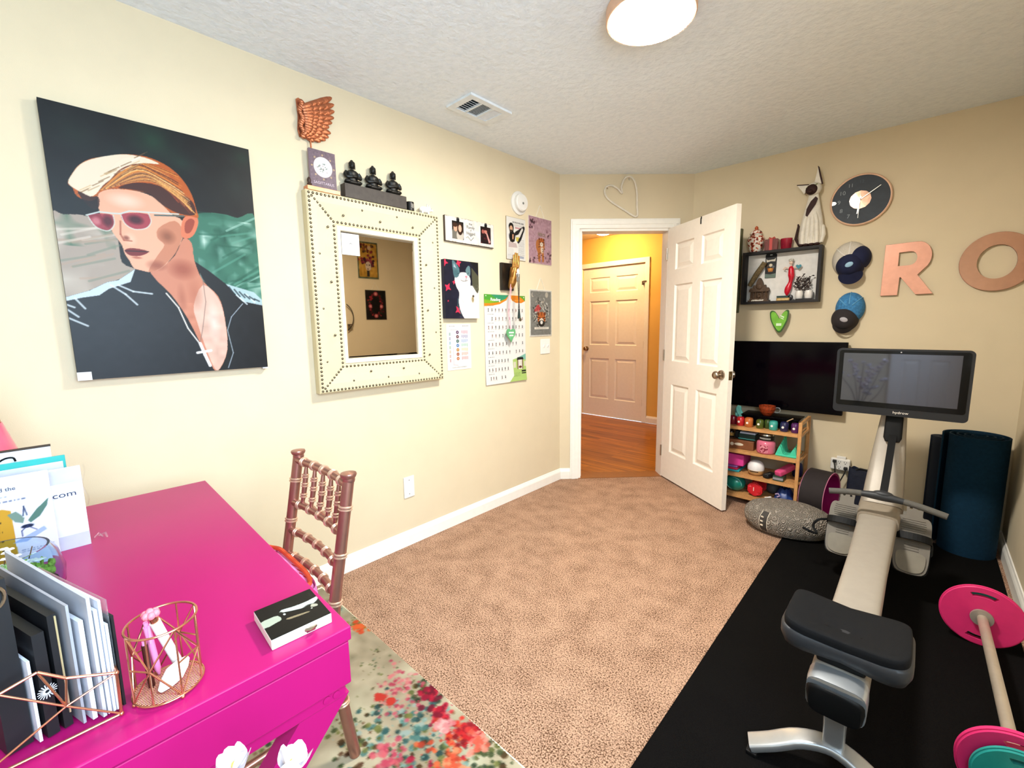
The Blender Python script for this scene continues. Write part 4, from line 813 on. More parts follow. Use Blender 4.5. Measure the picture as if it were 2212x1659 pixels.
ri = [[(.178 * math.copysign(abs(math.cos(a)) ** .35, math.cos(a)) * (1 + q * (.016 + .022 * math.sin(34 * a))), -.2025 + .162 * math.copysign(abs(math.sin(a)) ** .35, math.sin(a)) * (1 + q * (.016 + .022 * math.sin(34 * a))), z) for a in [2 * PI * k / N_ for k in range(N_)]] for z, q in ((.568, 0), (.545, .7), (.522, 1))]
m.rings(ri, cap=False); m.build('ruffle', M_SPOT, t, True)
# ---- photo box on the desk corner (dark picture lid, white sides, little clasp)
dz = .7502
bx = thing('picture_box', 'small white box with a black portrait picture lid on the desk corner', 'box', (1.334, .272, dz), math.radians(-3))
m = MB(); m.box2((-.055, -.0515, 0), (.055, .0515, .0185), .0015); m.build('box_body', mat('ivory_box', '#efe8d8', .45), bx)
P = Pic(120, 112, '#0e0d0c'); P.mottle(.02, 5)
P.poly([(.42, 1.0), (.62, 1.0), (.60, .8), (.57, .7), (.42, .72), (.40, .85)], '#cdd2c0', .95, 2); P.poly([(.40, .60), (.50, .35), (.50, .12), (.40, 0), (.33, 0), (.36, .2), (.34, .45), (.30, .62), (.38, .68)], '#dfe4da', .95, 2); P.ell(.43, .66, .10, .05, '#14120f', .9, .4); P.ell(.46, .62, .03, .02, '#f2f2e6'); P.poly([(.60, .62), (.66, .3), (.70, .28), (.66, .60)], '#b9a98a', .9, 2); P.ell(.56, .22, .1, .12, '#12110f', .95, .4); P.poly([(.50, .16), (.56, .08), (.62, .10), (.58, .2)], '#d8d4c0', .9, 2); P.ell(.62, .2, .015, .015, '#f0f0e0'); P.words(.12, .06, .16, .03, '#4a4640', 1)
P.mesh('lid_picture', lambda U, V: (-.0545 + .109 * U, -.051 + .102 * V, .0189 + 0 * U), print_mat('satin_print'), bx)
m = MB(); m.tube([(.056, .004, .010), (.062, .010, .011), (.060, .018, .011), (.056, .022, .010)], .003, 8); m.box((.0565, .013, .008), (.003, .016, .009), None, .001); m.build('clasp', M_NICKEL, bx, True)
# ---- rose gold wire pen cup
WIRE = mat('rose_gold_wire', '#c98a6a', .25, .9, var=.05)
cup = thing('wire_pen_cup', 'round rose gold wire pen cup with triangle lattice on the desk', 'pen cup', (1.348, .083, dz))
R0, H0 = .044, .112
m = MB()
for z in (.006, H0):
    m = MB(); m.tube([(R0 * math.cos(a), R0 * math.sin(a), z) for a in [2 * PI * k / 40 for k in range(40)]], .0017, 8, True); m.build('wire_rim', WIRE, cup, True)
m = MB(); n = 8; V = lambda k, z: (R0 * math.cos(2 * PI * k / n + .2), R0 * math.sin(2 * PI * k / n + .2), z)
for k in range(n):
    m.tube([V(k, .006), V(k, H0)], .0012, 6)
    if k % 2 == 0:
        for q in ((V(k, .006), V(k + 1, .06)), (V(k + 1, .06), V(k + 2, .006)), (V(k, H0), V(k + 1, .06)), (V(k + 1, .06), V(k + 2, H0)), (V(k, .058), V(k + 1, .06))): m.tube(q, .0013, 6)
m.build('wire_lattice', WIRE, cup, True)
m = MB()
for k in range(-11, 12):
    y = k * .0037; hx = math.sqrt(max(R0 ** 2 - y * y, 0)); m.tube([(-hx, y, .006), (hx, y, .006)], .0006, 4); m.tube([(y, -hx, .0065), (y, hx, .0065)], .0006, 4)
m.build('mesh_floor', WIRE, cup)
for k in range(4): m = MB(); m.ell((V(2 * k, 0)[0], V(2 * k, 0)[1], .003), (.003, .003, .003), None, 10, 6); m.build('ball_foot', WIRE, cup, True)
t = thing('white_pen', 'fat white pen with a pink flower topper leaning in the wire cup', 'pen', (1.348, .083, dz))
a_, b_ = Vector((-.020, .018, .012)), Vector((-.010, -.012, .128)); m = MB(); m.tube([a_, a_.lerp(b_, .1), a_.lerp(b_, .82)], [.003, .0065, .007], 14); m.build('barrel', M_POR, t, True)
m = MB(); m.tube([a_.lerp(b_, .82), a_.lerp(b_, .88)], .0055, 12); m.build('collar', WIRE, t, True)
m = MB()
for k in range(6): q = a_.lerp(b_, .95); m.ell(q + Vector((.007 * math.cos(k * PI / 3), .007 * math.sin(k * PI / 3), 0)), (.0055, .0055, .006), None, 8, 6)
m.ell(a_.lerp(b_, .97), (.006, .006, .007)); m.build('topper', mat('rose_pink', '#e0727e', .5), t, True)
t = thing('pink_pen', 'slim pale pink pen standing in the wire cup behind the white pen', 'pen', (1.348, .083, dz))
m = MB(); a_, b_ = Vector((-.028, -.008, .01)), Vector((-.020, -.016, .100)); m.tube([a_, a_.lerp(b_, .12), b_], [.0015, .0042, .0048], 12); m.build('barrel', mat('pale_pink', '#f08ab8', .4), t, True)
m = MB(); m.tube([b_, b_ + Vector((.001, -.001, .008))], .003, 10); m.box(b_ + Vector((.005, .002, -.012)), (.002, .003, .03)); m.build('clip', mat('pale_pink', '#f08ab8', .4), t)
t = thing('brown_pencil', 'dark brown cosmetic pencil upright in the wire cup', 'pencil', (1.348, .083, dz))
m = MB(); m.tube([(-.008, -.020, .009), (-.010, -.022, .078)], .0042, 10); m.build('barrel', mat('dark_brown_lacquer', '#3a1a14', .3), t, True); m = MB(); m.tube([(-.010, -.022, .078), (-.010, -.022, .084)], .003, 10); m.build('tip', mat('pale_pink', '#f08ab8'), t)
t = thing('white_shell', 'white spiral shell lying at the bottom of the wire cup', 'shell', (1.348, .083, dz))
m = MB(); c0, c1 = Vector((.024, -.014, .016)), Vector((-.006, .026, .030)); m.tube([c0, c0.lerp(c1, .2), c0.lerp(c1, .5), c0.lerp(c1, .8), c1], [.004, .010, .014, .010, .004], 14)
for k in range(6): m.ell(c0.lerp(c1, .3 + .1 * k) + Vector((0, 0, .010 - .001 * k)), (.004, .004, .003), None, 8, 5)
m.build('shell_body', mat('shell_white', '#f4ecdf', .4, var=.08, scale=80), t, True)
# ---- wire file holder with its contents
wx = 1.362
org = thing('wire_file_holder', 'rose gold geometric wire file holder at the left edge of the desk', 'file holder', (wx, 0, dz))
A = {'L': (0, -.115, .098), 'A': (0, -.080, .106), 'B': (0, -.046, .115), 'C': (0, .026, .068), 'D': (0, .025, .004), 'E': (0, -.115, .004), 'X': (0, -.026, .052), 'M': (0, -.022, .091)}
def frame_wires(dx_, nm):
    m = MB(); G = {k: (v[0] + dx_, v[1], v[2]) for k, v in A.items()}
    for a, b in ('LA', 'AB', 'BM', 'MC', 'CD', 'DE', 'EL'): m.tube([G[a], G[b]], .0019, 8)
    for a in 'ABMCDE': m.tube([G[a], G['X']], .0014, 8)
    m.build(nm, WIRE, org, True)
frame_wires(0, 'front_panel'); frame_wires(-.235, 'rear_panel')
m = MB()
for k in 'CDE': v = A[k]; m.tube([v, (v[0] - .235, v[1], v[2])], .0019, 8)
m.build('side_wires', WIRE, org, True)
for q in ('C', 'D'): m = MB(); m.ell(A[q], (.0032, .0032, .0032), None, 10, 6); m.build('wire_ball', WIRE, org, True)
fd = Vector((-.951, -.306, 0)); fn = Vector((.306, -.951, 0))
def sheet(name, label, cat, y, L, z1, th, mt, x=1.345, slope=0.0, z0=.0045, group=None):
    """upright sheet starting at near edge (x,y), running back along fd"""
    t = thing(name, label, cat, (x, y, dz + z0), math.atan2(fd.y, fd.x), group)
    m = MB(); m.prism([(0, 0), (L, 0), (L, z1 + slope), (0, z1)], -th / 2, th / 2, 'xz'); m.build(name.split('_')[-1] + '_body', mt, t); return t
GREY = mat('grey_card_cover', '#8e8d92', .5, var=.03); SHEET = mat('paper_white', '#cfd0d8', .6, var=.02); BLK = mat('black_card', '#0c0d10', .5, var=.1)
t = sheet('black_binder', 'black ring binder nearest the left edge in the wire holder', 'binder', -.072, .215, .235, .024, BLK, 1.335)
m = MB(); m.tube([(-.0015, .009 * math.cos(a), .214 + .014 * math.sin(a)) for a in [2 * PI * k / 16 for k in range(16)]], .002, 6, True); m.build('finger_ring', M_NICKEL, t, True)
sheet('black_notebook', 'black notebook with a white sunburst sticker in the wire holder', 'notebook', -.0415, .18, .150, .012, BLK, 1.338)
t = bpy.data.objects['black_notebook']; m = MB()
for k in range(18): a = 2 * PI * k / 18; m.tube([(-.001, .0 + .0022 * math.cos(a), .066 + .0022 * math.sin(a)), (-.001, .0098 * math.cos(a), .066 + .0098 * math.sin(a))], .0006, 4)
m.build('sunburst_sticker', SHEET, t)
sheet('white_tag_card', 'torn white paper tag between the black binder and notebook', 'paper', -.0535, .12, .118, .003, SHEET, 1.340)
sheet('spiral_notebook', 'black notebook with a gold edge line behind the sunburst notebook', 'notebook', -.0270, .19, .168, .009, BLK, 1.335)
t = bpy.data.objects['spiral_notebook']; m = MB(); m.tube([(-.001, -.003, .02), (-.001, -.003, .164), (.19, -.003, .166)], .0011, 6); m.build('gold_edge', mat('pale_gold', '#d8c89a', .35, .7), t)
sheet('grey_folder', 'inner grey pocket folder standing in the wire holder', 'folder', -.0115, .24, .178, .003, GREY, 1.345, .006)
sheet('silver_folder', 'tallest silver grey folder in the wire holder, beside the loose papers', 'folder', .0090, .26, .182, .004, mat('silver_card', '#a7a7ad', .4), 1.352, .012)
sheet('bent_envelope', 'white envelope bulging between the two grey folders', 'envelope', -.0010, .2, .150, .005, SHEET, 1.346)
for k, (lab, y, z1, th) in enumerate((('loose white paper stack against the silver folder', .0145, .160, .004), ('middle stack of white paper with a raised tab', .0195, .172, .003), ('outer white booklet on the right of the wire holder', .0235, .134, .003))): sheet('paper_stack', lab, 'paper', y, .2, z1, th, SHEET, 1.350, group='papers in the wire holder')
sheet('plastic_sleeve', 'clear plastic sleeve sticking up at the right of the wire holder', 'plastic sleeve', .0268, .21, .168, .0012, mat('clear_film', '#f4f6fa', .12, trans=.9, ior=1.2, alpha=.5), 1.346)
sheet('black_clipboard', 'thin black clipboard at the right end of the wire holder', 'clipboard', .0305, .2, .142, .003, BLK, 1.347)
# ---- papers standing at the back of the desk
def upright(name, label, cat, x, y0, y1, h, th, mt, tilt=0.0, z0=0.0):
    t = thing(name, label, cat, (x, (y0 + y1) / 2, dz + z0), PI / 2); t.rotation_euler[1] = 0
    m = MB(); m.box2((-(y1 - y0) / 2, -th, 0), ((y1 - y0) / 2, 0, h), .0008); m.build(name.split('_')[-1] + '_body', mt, t, M=Matrix.Rotation(tilt, 4, 'X')); return t
t = upright('white_carton', 'white carton printed with a web address at the right end of the desk papers', 'carton', .60, -.060, .040, .208, .018, mat('glossy_white_card', '#d2d4de', .3))
text('carton_lettering', 'rts.com', .020, mat('navy_ink', '#26304a', .6), t, T((-.001, -.0185, .143)), sx=1.25)
for za, zb in ((0, .036), (.172, .208)): m = MB(); m.box2((-.050, -.0186, za), (.050, -.0181, zb)); m.build('carton_flap', mat('pale_grey_card', '#b4b7c8', .4), t)
m = MB(); m.sheet(lambda u, v: (.052 + .004 * math.sin(v * 9) + .004 * u, -.016 + .014 * u, .10 + .11 * v), 3, 14); m.build('torn_film', mat('clear_film', '#f4f6fa'), t)
t = thing('torn_wrapper', 'scrap of clear torn wrapping lying beside the white carton', 'wrapper', (.585, .058, dz))
m = MB(); m.tube([(.01, -.01, .006), (.0, .0, .012), (.012, .006, .004)], .002, 5); m.tube([(-.01, .0, .002), (.004, .012, .010), (.02, .014, .003)], .0025, 5); m.build('wrapper_body', mat('clear_film', '#f4f6fa'), t)
t = upright('course_leaflet', 'white leaflet with a winged figure drawing and a mustard panel', 'leaflet', .655, -.215, -.016, .222, .004, SHEET)
P = Pic(140, 150, '#ececf4'); P.rect(.30, .36, .66, 1, '#d8b040', 1); P.poly([(.60, .33), (.66, .36), (.67, 1), (.2, 1), (.2, .40)], '#d8b040')
P.words(.45, .20, .2, .010, '#7a8ab0'); P.words(.4, .25, .4, .012, '#4a5a7a'); 
for y in (.46, .56, .66, .76): P.words(.4, y, .18, .016, '#3a3420')
P.poly([(.63, .40), (.70, .38), (.76, .46), (.74, .52), (.68, .49)], '#8fa89c'); P.poly([(.78, .50), (.86, .40), (.97, .30), (.95, .38), (.88, .48), (.80, .53)], '#6f9488'); P.ell(.765, .43, .025, .035, '#e8eef4'); P.line([(.75, .44), (.765, .34), (.78, .44)], .01, '#4a5a7a'); P.ell(.77, .56, .05, .02, '#2a3a5a'); P.line([(.72, .66), (.72, .60), (.77, .56), (.84, .62)], .008, '#4a5a8a'); P.poly([(.64, .71), (.9, .60), (.92, .64), (.76, .72)], '#b8c8e8'); P.words(.7, .8, .26, .010, '#8a9ab8', 2)
lay(P, .198, .220, .0045, t, 'leaflet_print', z=.111); text('leaflet_lettering', 'r Potential to Lead the', .0125, mat('navy_ink', '#26304a'), t, T((-.012, -.0052, .193)))
upright('teal_folder', 'teal folder standing behind the winged figure leaflet', 'folder', .575, -.24, .017, .236, .005, mat('teal_card', '#1f9a94', .4), 0)
upright('grey_folder_sheet', 'pale grey sheet between the teal folder and the leaflet', 'paper', .582, -.23, .012, .222, .002, mat('pale_grey_card', '#b4b7c8'), 0)
t = upright('flat_white_box', 'tallest white box with a black hanger loop behind the teal folder', 'box', .545, -.26, -.006, .262, .018, mat('glossy_white_card', '#d2d4de'))
m = MB(); m.tube(spline([(.02, -.0195, .222), (.045, -.0195, .244), (.062, -.0195, .246), (.066, -.0195, .236)], 4, False), .0022, 6); m.build('hanger_loop', mat('black_metal', '#151515'), t, True)
m = MB(); m.box2((.0, -.019, .2605), (.128, -.001, .2635)); m.build('lid_edge', mat('dark_backing', '#3a3028'), t)
t = thing('cone_lamp', 'pink cone shaped lamp with a copper neck at the far left behind the papers', 'lamp', (.36, -.135, dz))
m = MB(); m.lathe([(.05, 0), (.052, .004), (.05, .010), (.012, .016), (.008, .03), (.008, .21)], (0, 0, 0), (0, 0, 1), 28); m.build('lamp_base', M_COP, t, True)
m = MB(); m.lathe([(.076, .19), (.079, .19), (.048, .308), (.046, .308)], (0, 0, 0), (0, 0, 1), 36); m.build('lamp_shade', mat('coral_pink_gloss', '#ea5a72', .2, coat=.4), t, True)
m = MB(); m.lathe([(.046, .3085), (.044, .325), (.030, .39), (.022, .42), (.0, .425)], (0, 0, 0), (0, 0, 1), 28); m.build('lamp_neck', M_COP, t, True)
# ---- glass bowl terrarium
t = thing('terrarium_bowl', 'blue tinted glass bowl planted with moss and white flowers on the desk', 'terrarium', (.885, -.100, dz))
m = MB(); m.lathe([(0, .001), (.05, .001), (.078, .012), (.090, .04), (.092, .07), (.084, .105), (.074, .124), (.070, .124), (.080, .104), (.088, .07), (.086, .042), (.075, .016), (.05, .006), (0, .005)], (0, 0, 0), (0, 0, 1), 40); m.build('glass_bowl', mat('blue_glass', '#cfe6f4', .03, trans=1.0, ior=1.16, var=0), t, True)
m = MB(); m.lathe([(0, .008), (.045, .009), (.072, .022), (.080, .042), (.06, .055), (.03, .060), (0, .058)], (0, 0, 0), (0, 0, 1), 28); m.build('soil', mat('dark_soil', '#3a2a20', .95, var=.5, scale=120, bump=1, bscale=200), t)
m = MB(); rr = random.Random(8)
for k in range(260):
    a = rr.uniform(-1.0, 1.9); r = rr.uniform(.015, .074); x, y = r * math.cos(a), r * math.sin(a); z = .056 + .03 * (1 - r / .08) + rr.uniform(0, .018)
    m.ell((x, y, z), (rr.uniform(.003, .006), rr.uniform(.003, .006), rr.uniform(.005, .010)), (rr.uniform(-.6, .6), rr.uniform(-.6, .6), 0), 6, 4)
m.build('moss', mat('bright_moss', '#7f9c34', .9, var=.4, scale=90), t)
m = MB()
for k in range(46):
    a = rr.uniform(1.6, 5.2); r = rr.uniform(.01, .07); x, y = r * math.cos(a), r * math.sin(a); z = .07 + rr.uniform(0, .05)
    for j in range(5): m.ell((x + .004 * math.cos(j * 1.257), y + .004 * math.sin(j * 1.257), z), (.0036, .0036, .0014), None, 6, 4)
m.build('dried_flowers', mat('dried_white', '#ece6da', .8, var=.1), t)
m = MB()
for k in range(22): a = rr.uniform(1.6, 5.2); r = rr.uniform(.01, .06); m.tube([(r * .6 * math.cos(a), r * .6 * math.sin(a), .05), (r * math.cos(a), r * math.sin(a), .07 + rr.uniform(0, .05))], .0009, 4)
m.build('flower_stems', mat('dry_stem', '#5a4028', .8), t)
# ---- rug under the desk
P = Pic(300, 340, '#b2a68e'); P.mottle(.03, 5); P.mottle(.5, 16, (0, 0, 1, 1), '#b8c0a8'); P.mottle(.45, 22, (0, 0, 1, 1), '#ded6bc'); P.rng = np.random.default_rng(12)
rx0, rx1, ry0, ry1 = .06, 1.58, -.90, .838
def R(x, y): return ((x - rx0) / (rx1 - rx0), (ry1 - y) / (ry1 - ry0))
def blob(x, y, r, cols, n=40, s=.012):
    for k in range(n):
        a, b = R(x + P.rng.normal(0, r), y + P.rng.normal(0, r * .8)); q = P.rng.uniform(.25, .8) * s
        P.ell(a, b, q, q * .9, cols[int(P.rng.integers(len(cols)))], .85, .3, P.rng.uniform(0, 3))
GR = ['#4f5e3a', '#6d7440', '#3c4f38', '#84884e', '#57401f']; TE = ['#3f6a68', '#5f8a84', '#2f5250', '#8fb0a6', '#a8b8b0']
blob(1.06, .70, .07, TE, 90); blob(1.0, .66, .08, TE, 60); blob(.95, .81, .035, GR, 50); blob(1.30, .78, .06, GR, 80); blob(1.12, .60, .08, TE + GR, 60); blob(.90, .62, .05, GR, 30, .008); blob(.98, .52, .06, GR + ['#6a4a30'], 60); blob(.72, .74, .035, GR, 26, .006); blob(.66, .79, .02, GR, 16, .006); blob(.43, .82, .03, ['#a88a2e', '#8a7a30', '#6d7440'], 34, .009); blob(.27, .82, .03, TE + ['#2f4a40'], 40, .008); blob(1.22, .66, .07, TE + GR, 60)
blob(1.40, .60, .12, GR + TE, 80); blob(.86, .77, .05, ['#c86a78', '#d88a8a', '#b84a62', '#d8b0a8'], 70, .010); blob(.92, .72, .045, ['#c86a78', '#d89a90', '#b85a6a'], 50, .009)
for x, y, r, c in ((.985, .808, .022, ['#a01440', '#c02048', '#7a1030']), (1.085, .785, .022, ['#b81a40', '#d83a4a', '#8a1436']), (1.17, .72, .045, ['#d8603a', '#e0784a', '#c04a30']), (1.18, .775, .028, ['#c8202c', '#e0483a', '#8e1420']), (1.19, .812, .022, ['#c83038', '#d85048', '#a02030']), (.473, .812, .020, ['#d85a30', '#e07a40']), (1.08, .59, .03, ['#d87a80', '#c85a70']), (.866, .683, .007, ['#c84a3a']), (1.25, .70, .03, ['#d86a4a', '#e8a07a']), (1.24, .80, .02, ['#d8705a', '#e8a090']), (1.3, .62, .05, ['#c02838', '#d8503a']), (.91, .70, .006, ['#c84a3a']), (1.12, .76, .018, ['#e8c0b8', '#d89a9a']), (1.2, .60, .035, ['#b8204a', '#d8405a'])): blob(x, y, r, c, 46, .012)
for k in range(30): blob(P.rng.uniform(.1, 1.5), P.rng.uniform(-.85, .45), .06, random.choice([GR, TE, ['#c86a78', '#d8503a', '#a01440']]), 24)
for k in range(220): a, b = P.rng.uniform(0, 1), P.rng.uniform(0, 1); P.ell(a, b, .004, .003, random.choice(['#7a7a5a', '#9aa08a', '#8a6a4a']), .7)
t = thing('floral_rug', 'cream rug with blurred red and teal flowers under the desk', 'rug', (rx0, ry0, 0))
def pile(U, V): return ((rx1 - rx0) * U, (ry1 - ry0) * V, .0105 + .0009 * np.sin(U * 760) * np.sin(V * 900))
mt = print_mat('rug_pile', .95)
P.mesh('rug_pile', pile, mt, t)
m = MB(); m.box2((0, 0, .0005), (rx1 - rx0, ry1 - ry0, .0085)); m.build('rug_backing', mat('jute_backing', '#b8a888', .9), t)
m = MB(); X, Y = rx1 - rx0, ry1 - ry0; m.tube([(0, 0, .007), (X, 0, .007), (X, Y, .007), (0, Y, .007)], .0065, 8, True); m.build('bound_edge', mat('cream_binding', '#e6dcc0', .8, var=.1, scale=200), t)
# ---- blossom branches in a floor vase beside the camera
t = thing('blossom_vase', 'branches of white magnolia blossoms in front of the desk', 'plant', (1.70, .015, 0))
m = MB(); m.lathe([(0, .0005), (.07, .0005), (.085, .02), (.09, .12), (.07, .26), (.042, .34), (.038, .37), (.045, .385), (.038, .385), (.032, .36), (0, .30)], (0, 0, 0), (0, 0, 1), 32); m.build('vase', mat('white_ceramic', '#e2ddd6', .3), t, True)
MB_BR = mat('dark_branch', '#3a2c24', .8); MF = mat('petal_white', '#d6ccce', .6, var=.06, scale=60); MK = mat('petal_heart', '#e8c86a', .7)
rr = random.Random(5)
def blossom(p, s, par):
    m = MB(); M0 = Matrix.Translation(p) @ Euler((rr.uniform(-.5, .5), rr.uniform(-.5, .5), rr.uniform(0, 6))).to_matrix().to_4x4()
    for k in range(7):
        a = k * 2 * PI / 7 + rr.uniform(-.2, .2); op = .9 if k % 2 else .55; R_ = M0 @ Matrix.Rotation(a, 4, 'Z') @ Matrix.Rotation(op, 4, 'Y')
        f = lambda u, v: R_ @ Vector(((v - .5) * 0 + s * .16 * math.sin(PI * u), (v - .5) * s * 1.0 * math.sin(PI * min(u * .93 + .04, 1)) ** .7, s * u * 1.15))
        m.sheet(f, 6, 4)
    o = m.build('blossom', MF, par, True); m = MB(); m.ell(M0 @ Vector((0, 0, s * .28)), (s * .16,) * 3, None, 8, 6); m.build('blossom_heart', MK, o); return o
def branch(pts, flowers):
    m = MB(); q = spline(pts, 6, False); n = len(q); m.tube(q, [.0055 - .0038 * k / (n - 1) for k in range(n)], 7); m.build('branch', MB_BR, t, True)
    for p, s in flowers: blossom(Vector(p), s, t)
base = (0, 0, .36)
o = Vector((1.70, .015, 0))
def L_(x, y, z): return tuple(Vector((x, y, z)) - o)
branch([(0, 0, .33), L_(1.64, .05, .55), L_(1.56, .10, .68), L_(1.546, .118, .728)], [(L_(1.548, .118, .728), .026), (L_(1.60, .100, .70), .022)])
branch([(0, 0, .33), L_(1.71, .07, .6), L_(1.724, .118, .80), L_(1.724, .130, .850)], [(L_(1.724, .130, .852), .021)])
branch([(0, 0, .33), L_(1.80, .02, .6), L_(1.88, -.03, .86)], [(L_(1.88 - .02 * k, -.03 + .01 * k, .86 - .035 * k), .032) for k in range(9)])
branch([(0, 0, .33), L_(1.66, -.06, .6), L_(1.60, -.12, .84)], [(L_(1.60 + .014 * k + .02 * (k % 2), -.12 + .015 * k, .84 - .035 * k), .032) for k in range(10)])
branch([(0, 0, .33), L_(1.84, -.05, .5), L_(1.90, -.10, .66)], [(L_(1.90 - .03 * k, -.10 + .015 * k, .66 - .04 * k + .03 * (k % 2)), .030) for k in range(5)])
branch([(0, 0, .33), L_(1.74, -.08, .55), L_(1.75, -.14, .80)], [(L_(1.75 + .02 * (k % 2), -.14 + .012 * k, .80 - .035 * k), .032) for k in range(9)])
# ================================================================ back wall
def bk(name, label, cat, x, z, off=.0006, group=None): return thing(name, label, cat, on_back(x, z, off), 0.0, group)
# ---- letters
M_PCOP = mat('brushed_pink_copper', '#e0a48c', .30, .55, var=.05, bump=.06, bscale=400); M_CEDGE = mat('copper_edge', '#8a5238', .4, .8)
def plate(name, label, x, z, outline, holes, face):
    t = bk(name, label, 'wall letter', x, z); m = MB(); m.prism(outline, -.0175, -.0004, 'xz', holes); m.build('letter_body', M_CEDGE, t)
    m = MB(); m.prism([(q[0] * .993, q[1] * .993) for q in outline], -.0192, -.0176, 'xz', holes); m.build('letter_face', face, t); return t
Ro = [(-.118, .150)] + [(.02, .154)] + [(.030 + .062 * math.sin(a) * 1.05, .066 + .088 * math.cos(a)) for a in [PI * k / 14 for k in range(1, 11)]] + [(.040, -.040), (.116, -.155), (.040, -.155), (-.034, -.050), (-.040, -.050), (-.043, -.156), (-.122, -.156)]
Rh = [(-.052, .098), (.000, .100)] + [(.002 + .030 * math.sin(a), .060 + .040 * math.cos(a)) for a in [PI * k / 8 for k in range(1, 8)]] + [(0, .019), (-.052, .018)]
plate('copper_letter', 'pale pink copper letter R on the back wall beside the caps', 2.060, 1.597, Ro, [Rh], M_PCOP)
plate('copper_letter', 'darker copper letter O at the right edge, right of the R', 2.418, 1.600, circ(0, 0, .147, 64, .157), [circ(-.001, 0, .076, 48, .091)], mat('polished_copper', '#bd9076', .26, .6, var=.05))
# ---- clock
t = bk('wall_clock', 'round slate wall clock with chalk numerals and a copper centre', 'clock', 1.796, 2.043)
m = MB(); m.lathe([(.150, 0), (.156, .004), (.156, .016), (.151, .020), (.146, .018), (.145, .012)], (0, 0, 0), (0, -1, 0), 64); m.build('clock_rim', mat('rose_gold_rim', '#d9a98c', .3, .8), t, True)
m = MB(); m.lathe([(.1455, .004), (.1455, .0135), (0, .0138)], (0, 0, 0), (0, -1, 0), 64); m.build('clock_face', mat('slate_face', '#2b333c', .55, var=.15, scale=30), t)
m = MB(); m.lathe([(.056, .0138), (.055, .0152), (0, .018)], (0, 0, 0), (0, -1, 0), 12); m.build('centre_disc', mat('facet_copper', '#e0b498', .25, .9, var=.2, scale=40), t)
MH = mat('pale_hand', '#f4efe4', .3, .3)
def hand(nm, a, L, w, y, tail=.02):
    m = MB(); s, c = math.sin(a), math.cos(a); p = lambda r, q: (r * s + q * c, r * c - q * s); m.prism([p(-tail, -w), p(L, -w * .7), p(L, w * .7), p(-tail, w)], y - .001, y); m.build(nm, MH, t)
hand('hour_hand', math.radians(187), .085, .0038, -.0205); hand('minute_hand', math.radians(55), .118, .0026, -.022, .02); hand('second_hand', math.radians(182), .112, .001, -.0235, .03)
m = MB(); m.lathe([(.006, .018), (.006, .025), (0, .0255)], (0, 0, 0), (0, -1, 0), 16); m.build('hand_pin', M_NICKEL, t)
m = MB(); m.prism([(-.144, -.012), (-.128, -.009), (-.121, 0), (-.128, .009), (-.144, .012)], -.0150, -.0140); m.build('rim_glint', MH, t)  # white half-oval modelled to stand for a glint at the left rim
chalk = mat('chalk', '#8f979c', .9)
for n_, s in ((12, .026), (11, .030), (10, .034), (9, .034), (8, .034), (7, .034), (6, .03)):
    a = math.radians(30 * n_); r = .108; text('numeral', str(n_), s, chalk if n_ not in (12, 6) else mat('faint_chalk', '#4a525a', .9), t, T((r * math.sin(a), -.0142, r * math.cos(a))), .0002)
# ---- caps
def capping(name, label, x, z, crown_m, front_m, rx, rz, prot, fo, fr_, brim, badge_m, side, seam_m):
    """crown dome against the wall, a larger front panel dome shifted towards the brim, curved brim, badge"""
    t = bk(name, label, 'cap', x, z, .001)
    def dome(cx_, cz_, ax, az, pr, sq=1.0): return lambda u, v: (cx_ + ax * math.cos(v * PI / 2) ** sq * math.cos(2 * PI * u), -.004 - pr * math.sin(v * PI / 2), cz_ + az * math.cos(v * PI / 2) ** sq * math.sin(2 * PI * u))
    def shell(nm, fn, mt): m = MB(); m.sheet(fn, 40, 12); bmesh.ops.remove_doubles(m.b, verts=m.b.verts[:], dist=1e-5); return m.build(nm, mt, t, 70)
    shell('crown', dome(0, 0, rx, rz, prot, .8), crown_m); shell('front_panel', dome(fo[0], fo[1], fr_[0], fr_[1], fr_[2], .75), front_m)
    if side: shell('side_panel', dome(*side, .8), front_m)
    a0, cw, L, R_ = brim; m = MB()
    def bf(u, v, th=0.0):
        a = a0 + (u - .5) * cw; e = math.sin(PI * u) ** .55; r0 = .80; k = r0 + (L * e) * v
        return (fo[0] + fr_[0] * math.cos(a) * (k if abs(math.cos(a)) < .2 else r0 + (k - r0) * 1.0), -.014 - fr_[2] * (.72 - .30 * v) * math.sin(PI * (.12 + .76 * u)) - th, fo[1] + fr_[1] * math.sin(a) * k)
    m.sheet(lambda u, v: bf(u, v), 24, 6); m.sheet(lambda u, v: bf(u, v, .004), 24, 6); m.build('brim', front_m, t, 70)
    m = MB(); m.ell((fo[0] + .004, -.004 - fr_[2] * 1.0, fo[1] - fr_[1] * .05), (.022, .004, .015), (.1, R_, 0)); m.build('badge', badge_m, t, True)
    m = MB()
    for a in (PI * .5, PI * .78, PI * .22): m.tube([(rx * 1.01 * math.cos(v) ** .8 * math.cos(a), -.004 - prot * 1.015 * math.sin(v), rz * 1.01 * math.cos(v) ** .8 * math.sin(a)) for v in [PI / 2 * j / 9 for j in range(9)]], .0028, 5)
    m.build('seam', seam_m, t, True); return t
M_NAVY = mat('navy_twill', '#141a3a', .9, var=.08, bump=.2, bscale=600)
capping('baseball_cap', 'navy baseball cap with a white mesh back, the upper of two caps', 1.770, 1.680, mat('white_mesh', '#c4bcae', .85, var=.14, scale=300), M_NAVY, .095, .112, .075, (.004, -.036), (.078, .080, .108), (-PI * .46, 1.9, .74, -.45), mat('pale_blue_badge', '#8fb4cc', .5), (.042, .006, .066, .078, .080), mat('white_trim_cloth', '#e0dcd4', .8))
